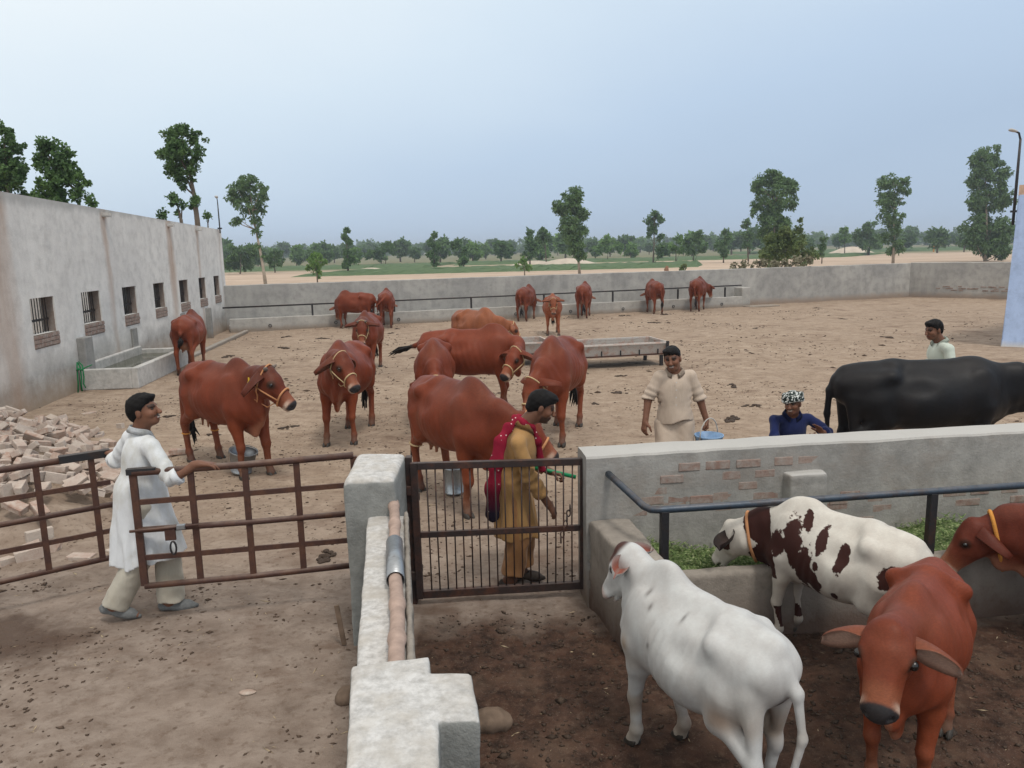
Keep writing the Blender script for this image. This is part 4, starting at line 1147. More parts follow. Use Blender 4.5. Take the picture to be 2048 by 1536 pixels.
# ---------------------------------------------------------------- drinking trough against the shed
TR = empty('water_trough', (-8.98, 15.85, 0), math.atan2(.994, -.1091)); tag(TR, 'cement water trough holding green water against the shed wall', 'trough')
def build_trough():
    W_, L_, h = 1.17, 3.55, .44
    box_object('front_wall', (L_/2 - .1, -W_ + .07, h/2 - .02), (L_, .14, h), M['limewash'], TR, bevel=.02)
    box_object('end_wall', (-.03, -W_/2 + .063, h/2 - .021), (.14, W_ - .144, h - .004), M['limewash'], TR, bevel=.02)
    box_object('end_wall', (L_ - .17, -W_/2 + .063, h/2 - .021), (.14, W_ - .144, h - .004), M['limewash'], TR, bevel=.02)
    box_object('back_ledge', (L_/2 - .1, -.055, h/2 + .02), (L_ - .3, .10, h + .10), M['limewash'], TR, bevel=.03)
    box_object('water', (L_/2 - .1, -W_/2, .16), (L_ - .26, W_ - .22, .30), M['trough_water'], TR)
    # kerb running on to the yard corner
    box_object('kerb', (L_ + 3.65, -.92, .035), (7.6, .16, .10), M['cement_trough'], TR, bevel=.02)
build_trough()
cd = empty('tied_rope', (-8.86, 15.60, .42)); tag(cd, 'green rope tied and hanging at the corner of the water trough', 'rope')
for k, (dx, dz, ln) in enumerate(((0, .05, .50), (.06, .03, .44), (.11, .06, .40))):
    pts = [(dx*.3 - .05, .05, .12 + dz), (dx, -.06, .06 + dz), (dx + .02*math.sin(k), -.085, -.12), (dx - .01, -.075, -.26), (dx + .03*(k-1), -.09, dz - ln)]
    tube_object('strand', pts, .014, M['green_cord'], cd, 6)
tube_object('knot', [(0, -.08, .02), (.05, -.10, .05), (.10, -.08, .03), (.15, -.04, .07), (.27, .02, .12)], [.02, .025, .02, .014, .010], M['green_cord'], cd, 7)

# ---------------------------------------------------------------- far boundary wall, feed trough and rail
FW = empty('boundary_wall', (-10.4, 27.9, 0), math.atan2(9.0, 29.6)); tag(FW, 'grey cement boundary wall closing the far side of the yard', 'wall')
def rough_wall(name, L, t, h, mat, parent, seed, y0=0.0, x0=0.0, cell=.25, amp=.012):
    bm = bmesh.new(); nx = max(2, int(L/cell)); nz = max(3, int(h/cell)); rows = []
    prof = [(y0, -.12 + (h + .12)*k/nz) for k in range(nz)] + [(y0, h - .015), (y0 + .015, h), (y0 + t*.5, h + .006), (y0 + t - .015, h), (y0 + t, h - .015)] + [(y0 + t, -.12 + (h + .12)*k/nz) for k in range(nz-1, -1, -1)]
    for i in range(nx+1):
        x = x0 + L*i/nx; row = []
        for k, (y, z) in enumerate(prof):
            n = mnoise.noise((x*.9 + seed*7, y*3, z*1.3)); n2 = mnoise.noise((x*4 + seed, y*5 + 9, z*4))
            row.append(bm.verts.new((x, y + amp*(n + .5*n2)*(1 if k < nz+2 else -1), z + (amp*(n + n2)*.8 if z > h - .05 else 0))))
        rows.append(row)
    for a, b in zip(rows, rows[1:]):
        for k in range(len(prof)-1): bm.faces.new((a[k], b[k], b[k+1], a[k+1]))
    bm.faces.new(rows[0]); bm.faces.new(rows[-1][::-1])
    bmesh.ops.recalc_face_normals(bm, faces=bm.faces)
    return bm_object(name, bm, M[mat], parent)
LW = math.hypot(9.0, 29.6)
rough_wall('wall', LW, .25, 1.60, 'cement_far', FW, 1)
FW2 = empty('boundary_wall', (19.05, 36.86, 0), math.atan2(-5.4, 5.6)); tag(FW2, 'short return of the cement boundary wall beside the blue building', 'wall')
rough_wall('wall', 7.5, .25, 1.63, 'cement_far', FW2, 5)
for i in range(34):   # courses showing where the plaster has fallen near the foot
    rnd = random.Random(i); r_ = i % 3
    o = box_object('brick', (1.2 + rnd.uniform(0, 4.2), -.004, .36 + .085*r_ + rnd.uniform(-.01, .01)), (rnd.uniform(.14, .24), .03, .055), M['wall_brick'], FW2, bevel=.004)
FT = empty('feed_trough', (-10.4, 27.9, 0), math.atan2(9.0, 29.6)); tag(FT, 'long low cement feed trough along the far wall with iron tether rail', 'trough')
TL = 20.9
rough_wall('front_wall', TL, .14, .46, 'cement_trough', FT, 3, y0=-.92, x0=.25)
box_object('bed', (TL/2 + .2, -.40, .12), (TL, .76, .16), M['cement_trough'], FT)
box_object('end_pillar', (TL + .30, -.62, .40), (.42, .62, .86), M['cement_trough'], FT, bevel=.03)
box_object('step_slab', (TL + .9, -1.15, .02), (1.5, .6, .07), M['cement_trough'], FT, bevel=.02)
tube_object('rail', [(.05, -.85, .86), (TL*.5, -.85, .88), (TL + .1, -.85, .93)], .028, M['dark_iron'], FT, 8)
for k in range(7):
    x = 3.1 + k*2.97 if k < 6 else 20.2
    box_object('rail_post', (x, -.85, .66), (.065, .045, .42), M['dark_iron'], FT)
for k in range(9):
    x = 1.6 + 2.3*k
    ring = [Vector((x + .05*math.cos(t), -.945, .17 + .05*math.sin(t))) for t in np.linspace(0, 2*math.pi, 12, endpoint=False)]
    tube_object('tether_ring', ring, .011, M['dark_iron'], FT, 6, closed=True)

# ---------------------------------------------------------------- blue building on the right
BB = empty('blue_building', (12.46, 19.25, 0), R(-22)); tag(BB, 'pale blue painted building with a peach parapet', 'building')
def build_blue():
    bm = bmesh.new(); rings = []
    for z, f in ((-.1, .13), (.25, .10), (1.2, .05), (2.4, .015), (3.72, 0)):
        rings.append([bm.verts.new(p) for p in ((-f, -f, z), (9, -f, z), (9, 7, z), (-f + 4.2, 7, z))])
    for a, b in zip(rings, rings[1:]):
        for k in range(4): bm.faces.new((a[k], a[(k+1) % 4], b[(k+1) % 4], b[k]))
    bm.faces.new(rings[-1])
    bmesh.ops.bevel(bm, geom=[e for e in bm.edges if abs(e.verts[0].co.x - e.verts[1].co.x) < .15 and abs(e.verts[0].co.y - e.verts[1].co.y) < .15], offset=.03, segments=2, affect='EDGES')
    bm_object('wall', bm, M['blue_paint'], BB)
    bm = bmesh.new(); lo_ = [bm.verts.new(p) for p in ((.01, .01, 3.70), (8.99, .01, 3.70), (8.99, 6.98, 3.70), (4.21, 6.98, 3.70))]
    hi_ = [bm.verts.new((v.co.x, v.co.y, 3.955)) for v in lo_]; bm.faces.new(hi_)
    for k in range(4): bm.faces.new((lo_[k], lo_[(k+1) % 4], hi_[(k+1) % 4], hi_[k]))
    bm_object('parapet', bm, M['peach_paint'], BB)
build_blue()
lamp_post('street_lamp', (12.44, 19.32, 3.0), 2.05, (-.16, -.03), 'dark lamp post rising past the roof of the blue building', r=.034)
# ---------------------------------------------------------------- worn concrete solids
def poly_sd(px, py, poly):
    """signed distance to a simple polygon"""
    d = np.full(px.shape, 1e9); s = np.ones(px.shape); n = len(poly)
    for i in range(n):
        ax, ay = poly[i]; bx, by = poly[i-1]
        ex, ey = bx - ax, by - ay; wx, wy = px - ax, py - ay
        t = np.clip((wx*ex + wy*ey)/(ex*ex + ey*ey), 0, 1)
        d = np.minimum(d, (wx - ex*t)**2 + (wy - ey*t)**2)
        c1, c2, c3 = py >= ay, py < by, ex*wy > ey*wx
        f = (c1 & c2 & c3) | (~c1 & ~c2 & ~c3); s = np.where(f, -s, s)
    return s*np.sqrt(d)
def worn_block(name, poly, z0, z1, mat, parent, vox=.016, rnd=.03, amp=.006, seed=1, freq=11):
    P0 = np.array(poly); lo = np.append(P0.min(0), z0) - 3*vox; hi = np.append(P0.max(0), z1) + 3*vox
    n = np.ceil((hi - lo)/vox).astype(int) + 1
    X, Y = np.meshgrid(lo[0] + vox*np.arange(n[0]), lo[1] + vox*np.arange(n[1]), indexing='ij')
    d2 = poly_sd(X, Y, [tuple(p) for p in poly]) + rnd
    Z = lo[2] + vox*np.arange(n[2]); dz = np.maximum(Z - z1, z0 - Z) + rnd
    a, b = d2[:,:,None], dz[None,None,:]
    D = np.minimum(np.maximum(a, b), 0) + np.sqrt(np.maximum(a, 0)**2 + np.maximum(b, 0)**2) - rnd
    I = np.argwhere(np.abs(D) < .05); PP = lo + I*vox
    D[I[:,0], I[:,1], I[:,2]] += amp*sines(PP, seed, freq, 6) + amp*.6*sines(PP, seed + 3, freq*3, 6)
    P, Q = surface_net(D.astype(np.float32), lo, vox)
    return skin_object(name, P, Q, M[mat], parent)

# a lime-washed cap shows on upward faces of the gate pillars
def pillar_material():
    m = plaster('gate_pillar', (.30, .305, .29), (.205, .21, .20), 1.5, speck=.3, bumps=.4)
    nz = m.sep(m.n('ShaderNodeNewGeometry').outputs['Normal'])[2]
    f = m.noise(m.P, 24, 5, .65); g = m.noise(m.P, 5, 5, .6)
    lime = m.mix(m.ramp(f, [(.32, 0.0), (.62, 1.0)]), (.36, .35, .335), (.58, .57, .555))
    lime = m.mix(m.ramp(g, [(.50, 0.0), (.72, .7)]), lime, (.50, .47, .42))
    lime = m.mix(m.ramp(m.voro(m.P, 9), [(.0, .8), (.03, 0.0)]), lime, (.75, .75, .73))
    lime = m.mix(m.ramp(m.noise(m.map(m.P, (1, 1, 1)), 2.6, 5, .7), [(.46, 0.0), (.62, .75)]), lime, (.40, .37, .33))
    c = m.mix(m.ramp(m.math('MULTIPLY_ADD', g, .35, nz), [(.52, 0.0), (.78, 1.0)]), m.c, lime)
    m.color(c); m.bump(f, .5, .008)
pillar_material()
GP = empty('gate_pillar', (-1.0, 5.35, 0)); tag(GP, 'tall cement gate pillar with whitewashed rounded top beside the barred gate', 'pillar')
worn_block('shaft', [(-.15, -.36), (.195, -.33), (.18, .33), (-.20, .35)], -.1, 1.19, 'gate_pillar', GP, .014, .055, .006, 2)
NP = empty('corner_pillar', (-.42, 2.2, 0)); tag(NP, 'stepped cement pillar with whitewashed top nearest the camera', 'pillar')
worn_block('shaft', [(-.205, .445), (.085, .505), (.10, .39), (.25, .38), (.29, .09), (.158, .095), (.235, -.85), (.02, -.85)], -.05, 1.185, 'gate_pillar', NP, .0105, .022, .0045, 5, 16)
LWL = empty('low_wall', (-.7, 3.9, 0)); tag(LWL, 'low cement wall carrying a clay pipe between the two pillars', 'wall')
worn_block('wall', [(-.31, 1.14), (-.03, 1.13), (.30, -1.18), (.055, -1.22)], -.05, .92, 'gate_pillar', LWL, .016, .02, .005, 8)
worn_block('mortar_ridge', [(-.055, 1.10), (-.025, 1.10), (.298, -1.15), (.268, -1.16)], .86, .965, 'manger_cement', LWL, .012, .012, .008, 9, 30)
CP = empty('clay_pipe', (0, 0, 0)); tag(CP, 'terracotta drain pipe with a galvanised sleeve along the low wall', 'pipe')
def clay_pipe():
    A, B = Vector((-.835, 5.08, .985)), Vector((-.47, 2.74, .965)); n = 60; L = (B - A).length
    pts, rad = [], []
    for i in range(n+1):
        t = i/n; s = t*L; ph = (s % .37)/.37
        pts.append(A + (B - A)*t + Vector((.006*math.sin(s*5), 0, .005*math.sin(s*7)))); rad.append(.033 + .0040*t + (.0075 if ph < .22 else 0.0))
    tube_object('pipe', pts, rad, M['clay_pipe'], CP, 14)
    a = .30; b = .525
    p, q = A + (B - A)*a, A + (B - A)*b
    bm = bmesh.new(); ring = []
    d = (q - p).normalized(); u = d.cross(Vector((0, 0, 1))).normalized(); v = u.cross(d)
    for c, r in ((p, .050), (q, .050), (q, .0465), (p, .0465)):
        ring.append([bm.verts.new(c + (u*math.cos(t) + v*math.sin(t))*r) for t in np.linspace(0, 2*math.pi, 18, endpoint=False)])
    for i in range(4):
        for k in range(18): bm.faces.new((ring[i][k], ring[i][(k+1) % 18], ring[(i+1) % 4][(k+1) % 18], ring[(i+1) % 4][k]))
    bm_object('sleeve', bm, M['galvanised'], CP, True)
clay_pipe()
# steel hinge post beside the pillar
HPo = empty('hinge_post', (-.795, 5.63, 0)); tag(HPo, 'dark steel channel post between the gate pillar and barred gate', 'post')
box_object('post', (0, 0, .575), (.045, .075, 1.19), M['gate_iron'], HPo, bevel=.004)
for z in (.28, .86): box_object('lug', (.04, -.02, z), (.07, .03, .06), M['gate_iron'], HPo, bevel=.004)

# ---------------------------------------------------------------- small barred gate
SG = empty('barred_gate', (-.745, 5.575, 0)); tag(SG, 'dark brown iron gate of thin upright bars into the calf pen', 'gate')
def bar_between(name, a, b, w, t, mat, parent, bevel=.003):
    a, b = Vector(a), Vector(b); d = b - a; L = d.length; d.normalize()
    side = d.cross(Vector((0, 1, 0))); side = side.normalized() if side.length > .2 else Vector((1, 0, 0))
    n = d.cross(side)
    Mx = Matrix((d, n, side)).transposed()
    return box_object(name, (a + b)/2, (L, t, w), M[mat], parent, Mx, bevel)
def small_gate():
    BL, BR, TL_, TR_ = Vector((0, 0, .05)), Vector((1.265, .06, .075)), Vector((-.005, 0, 1.135)), Vector((1.275, .06, 1.125))
    at = lambda u, v: (BL*(1-u) + BR*u)*(1-v) + (TL_*(1-u) + TR_*u)*v
    bar_between('stile', at(0, 0), at(0, 1), .052, .045, 'gate_iron', SG)
    bar_between('stile', at(1, 0), at(1, 1), .052, .045, 'gate_iron', SG)
    bar_between('top_rail', at(.021, .976), at(.979, .976), .052, .043, 'gate_iron', SG)
    bar_between('bottom_rail', at(.021, .03), at(.979, .03), .060, .043, 'gate_iron', SG)
    bar_between('middle_rail', at(.021, .475), at(.979, .475), .046, .030, 'gate_iron', SG)
    for k in range(18):
        u = .072 + k*(.86/17)
        a, b = at(u, .05), at(u + .002*math.sin(k*3), .955)
        o = tube_object('bar', [a, (a+b)/2 + Vector((.003*math.sin(k*5.1), .004, 0)), b], .0062, M['gate_iron'], SG, 6)
    for v in (.17, .80): box_object('hinge', at(-.03, v) + Vector((0, .0, 0)), (.05, .03, .07), M['gate_iron'], SG, bevel=.004)
    # hanging latch chain
    L0 = at(.915, .56)
    for k in range(7):
        z = L0.z + .10 - k*.042; ring = [Vector((L0.x - .012*k + (.014*math.cos(t) if k % 2 else 0), -.025 + (0 if k % 2 else .014*math.cos(t)), z + .026*math.sin(t))) for t in np.linspace(0, 2*math.pi, 10, endpoint=False)]
        tube_object('chain_link', ring, .0055, M['gate_iron'], SG, 5, closed=True)
small_gate()

# ---------------------------------------------------------------- wide two-leaf yard gate of pipe and flat bar
def pipe_gate(name, A, B, zs, ups, label, cap=None, top=1.07):
    """A hinge end, B free end (x,y); zs rail heights; ups fractions of the uprights"""
    root = empty(name, (A[0], A[1], 0)); tag(root, label, 'gate', 'wide yard gate leaves')
    d = Vector((B[0] - A[0], B[1] - A[1], 0)); L = d.length; ang = math.atan2(d.y, d.x); root.rotation_euler = (0, 0, ang)
    for k, (z0, z1) in enumerate(zs):
        pts = [(0, 0, z0), (L*.5, 0, (z0+z1)/2 - .006), (L, 0, z1)]
        if k in (0, 2, 4): tube_object('rail', pts, .0265 if k == 4 else .023, M['rust_brown'], root, 12)
        else: bar_between('rail', pts[0], pts[2], .042, .014, 'rust_brown', root)
    for f in ups:
        e = f in (0.0, 1.0); x = f*L; za, zb = zs[0][0]*(1-f) + zs[0][1]*f, zs[4][0]*(1-f) + zs[4][1]*f
        box_object('upright', (x, -.004, (za + zb)/2), (.05 if e else .045, .034 if e else .028, zb - za - .01), M['rust_brown'], root, bevel=.003)
    return root, L
g1, L1 = pipe_gate('pipe_gate', (-1.215, 5.652), (-2.745, 5.35), [(.305, .300), (.51, .52), (.725, .735), (.952, .945), (1.182, 1.168)], (0.0, .27, .507, .75, 1.0),
                   'rusty pipe gate leaf under the outstretched hand of the man in white')
tube_object('bolt', [(L1 + .05, .045, .745), (L1 - .42, .045, .752)], .011, M['rust_brown'], g1, 8)
box_object('bolt_guide', (L1 - .22, .035, .705), (.075, .02, .11), M['rust_brown'], g1, bevel=.004)
box_object('bolt_collar', (L1 - .30, .045, .749), (.06, .034, .034), M['galvanised'], g1, bevel=.003)
bm = bmesh.new(); add_tube(bm, [Vector((L1 - .235 + .020*math.cos(t), .05, .595 + .05*math.sin(t))) for t in np.linspace(0, 2*math.pi, 14, endpoint=False)], .007, 6, closed=True)
bm_object('latch_ring', bm, M['dark_iron'], g1, True)
box_object('top_cap', (L1 - .06, -.002, 1.178), (.20, .05, .045), M['dark_iron'], g1, bevel=.003)
g2, L2 = pipe_gate('pipe_gate', (-5.2, 4.73), (-3.28, 6.03), [(.262, .268), (.50, .495), (.718, .712), (.906, .902), (1.14, 1.138)], (0.0, .28, .53, .785, .948),
                   'rusty pipe gate leaf in front of the heap of bricks')
box_object('top_cap', (L2 - .16, -.002, 1.146), (.36, .058, .060), M['dark_iron'], g2, bevel=.003)

# ---------------------------------------------------------------- calf pen wall, manger and tether rail
PW = empty('pen_wall', (.535, 5.50, 0), R(7.25)); tag(PW, 'waist-high cement wall with patches of bare brick behind the calves', 'wall')
def build_pen():
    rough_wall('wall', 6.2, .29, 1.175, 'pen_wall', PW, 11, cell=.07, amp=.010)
    rnd = random.Random(9)
    def patch(cx, cz, nx, nz, keep):
        for r_ in range(nz):
            for k in range(nx):
                if rnd.random() > keep: continue
                x = cx + (k - nx/2 + (.5 if r_ % 2 else 0))*.245 + rnd.uniform(-.03, .03); z = cz + (r_ - nz/2)*.088
                box_object('brick', (x, .020 - rnd.uniform(-.008, .004), z), (rnd.uniform(.15, .225), .05, rnd.uniform(.058, .070)), M['wall_brick'], PW, bevel=.006)
    patch(1.15, .96, 6, 4, .6); patch(.85, .80, 4, 2, .5); patch(2.75, .66, 8, 3, .6); patch(2.0, .70, 3, 3, .4); patch(4.3, .75, 5, 3, .4)
    worn_block('stub', [(1.56, -.10), (1.86, -.10), (1.88, .05), (1.54, .05)], .55, .965, 'pen_wall', PW, .014, .025, .007, 3, 14)
build_pen()
MG = empty('manger', (.535, 5.50, 0), R(7.25)); tag(MG, 'low cement manger filled with green fodder along the pen wall', 'trough')
worn_block('end_ledge', [(.02, -.004), (.335, -.004), (.345, -.80), (.10, -.82)], -.05, .685, 'manger_cement', MG, .016, .03, .008, 21)
worn_block('front_wall', [(.35, -.545), (5.6, -.545), (5.6, -.665), (.35, -.665)], -.05, .49, 'manger_cement', MG, .018, .03, .009, 22, 9)
box_object('bed', (2.95, -.275, .12), (5.2, .53, .24), M['manger_cement'], MG)
TRl = empty('tether_rail', (.535, 5.50, 0), R(7.25)); tag(TRl, 'bent blue-grey pipe rail above the manger', 'rail')
tube_object('rail', [(.165, .02, 1.035), (.20, -.16, 1.01), (.25, -.42, .975), (.275, -.54, .955), (.31, -.592, .947), (.37, -.605, .945), (.9, -.607, .945), (2.2, -.608, .95), (5.4, -.61, .95)], .0255, M['rail_blue'], TRl, 14)
for x in (.40, 2.36, 4.4):
    box_object('rail_post', (x, -.605, .70), (.055, .05, .47), M['dark_iron'], TRl, bevel=.004)

def fodder():
    r = np.random.RandomState(3); n = 5200; bm = bmesh.new()
    for i in range(n):
        x, y = r.uniform(.34, 5.3), r.uniform(-.54, -.01)
        z = .37 + .12*(1 - ((y + .22)/.36)**2) + .05*math.sin(x*5) + r.uniform(-.03, .03)
        a = r.uniform(0, 6.28); L = r.uniform(.03, .09); w = r.uniform(.003, .008); t = r.uniform(-.5, .6)
        d = Vector((math.cos(a)*math.cos(t), math.sin(a)*math.cos(t), math.sin(t)))*L; s = Vector((-math.sin(a), math.cos(a), r.uniform(-.4, .4)))*w
        p = Vector((x, y, z)); v = [bm.verts.new(p - s), bm.verts.new(p + s), bm.verts.new(p + d + s*.3 + Vector((0, 0, -.01))), bm.verts.new(p + d - s*.3 + Vector((0, 0, -.01)))]
        bm.faces.new(v)
    m = Mat('fodder', .7, .25); q = m.noise(m.pos(), 55, 2)
    m.color(m.ramp(q, [(.30, (.040, .075, .022)), (.46, (.090, .145, .042)), (.60, (.165, .21, .08)), (.72, (.44, .46, .28))])); M['fodder'] = m.m
    o = bm_object('fodder', bm, M['fodder']); o.location = (.535, 5.50, 0); o.rotation_euler = (0, 0, R(7.25)); tag(o, 'chopped green fodder lying in the manger', kind='stuff')
    bm = bmesh.new()
    g = [[bm.verts.new((.345 + 5.0*i/80, -.54 + .535*j/6, .36 + .11*(1 - ((j/6 - .6)/.66)**2) + .05*math.sin((.345 + 5.0*i/80)*5) + .012*math.sin(i*7.1 + j*3))) for j in range(7)] for i in range(81)]
    for i in range(80):
        for j in range(6): bm.faces.new((g[i][j], g[i+1][j], g[i+1][j+1], g[i][j+1]))
    o2 = bm_object('fodder_bed', bm, M['fodder'], o)
fodder()

# ---------------------------------------------------------------- sheet-metal feeders in the yard
def feeder(loc, rz, L, W_, label):
    root = empty('metal_feeder', loc, rz); tag(root, label, 'feeder', 'sheet metal feeders')
    z0, z1 = .25, .55; t = .012; fl = .06
    def panel(name, pts):
        bm = bmesh.new(); f = bm.faces.new([bm.verts.new(p) for p in pts])
        g = bmesh.ops.solidify(bm, geom=[f], thickness=t); bmesh.ops.recalc_face_normals(bm, faces=bm.faces); return bm_object(name, bm, M['feeder_sheet'], root)
    panel('side_panel', [(0, 0, z1), (L, 0, z1), (L - .03, fl, z0), (.03, fl, z0)]); panel('side_panel', [(0, W_, z1), (.03, W_ - fl, z0), (L - .03, W_ - fl, z0), (L, W_, z1)])
    panel('end_panel', [(0, .004, z1), (.03, fl + .004, z0), (.03, W_ - fl - .004, z0), (0, W_ - .004, z1)]); panel('end_panel', [(L, .004, z1), (L, W_ - .004, z1), (L - .03, W_ - fl - .004, z0), (L - .03, fl + .004, z0)])
    panel('floor_panel', [(.03, fl, z0 + .005), (L - .03, fl, z0 + .005), (L - .03, W_ - fl, z0 + .005), (.03, W_ - fl, z0 + .005)])
    for y in (-.012, W_ + .012): box_object('rim', (L/2, y, z1 - .012), (L + .05, .035, .035), M['feeder_sheet'], root)
    for x in (-.014, L + .014): box_object('rim', (x, W_/2, z1 - .013), (.034, W_ - .016, .034), M['feeder_sheet'], root)
    box_object('lower_rail', (L/2, fl*.8 - .02, z0 + .03), (L - .06, .03, .03), M['rust_brown'], root)
    for x in (.02, L - .22):
        for y in (.06, W_ - .06): box_object('leg', (x + .1, y, .11), (.075, .05, .27), M['dark_iron'], root)
    for x in (.01, L - .01): box_object('corner_angle', (x, -.022, (z0+z1)/2 + .01), (.075, .016, .32), M['dark_iron'], root)
    for k in range(5):
        x = L*(.10 + .2*k); box_object('stud', (x, .018, z0 + .085), (.022, .03, .13), M['dark_iron'], root)
    return root
feeder((1.36, 16.80, 0), math.atan2(.45, 2.15), 2.22, 1.10, 'rusty pale metal feed trough on legs, behind the man in beige')
feeder((-1.30, 17.30, 0), math.atan2(.42, 2.15), 2.25, 1.10, 'pale metal feed trough on legs, half hidden behind the cows')

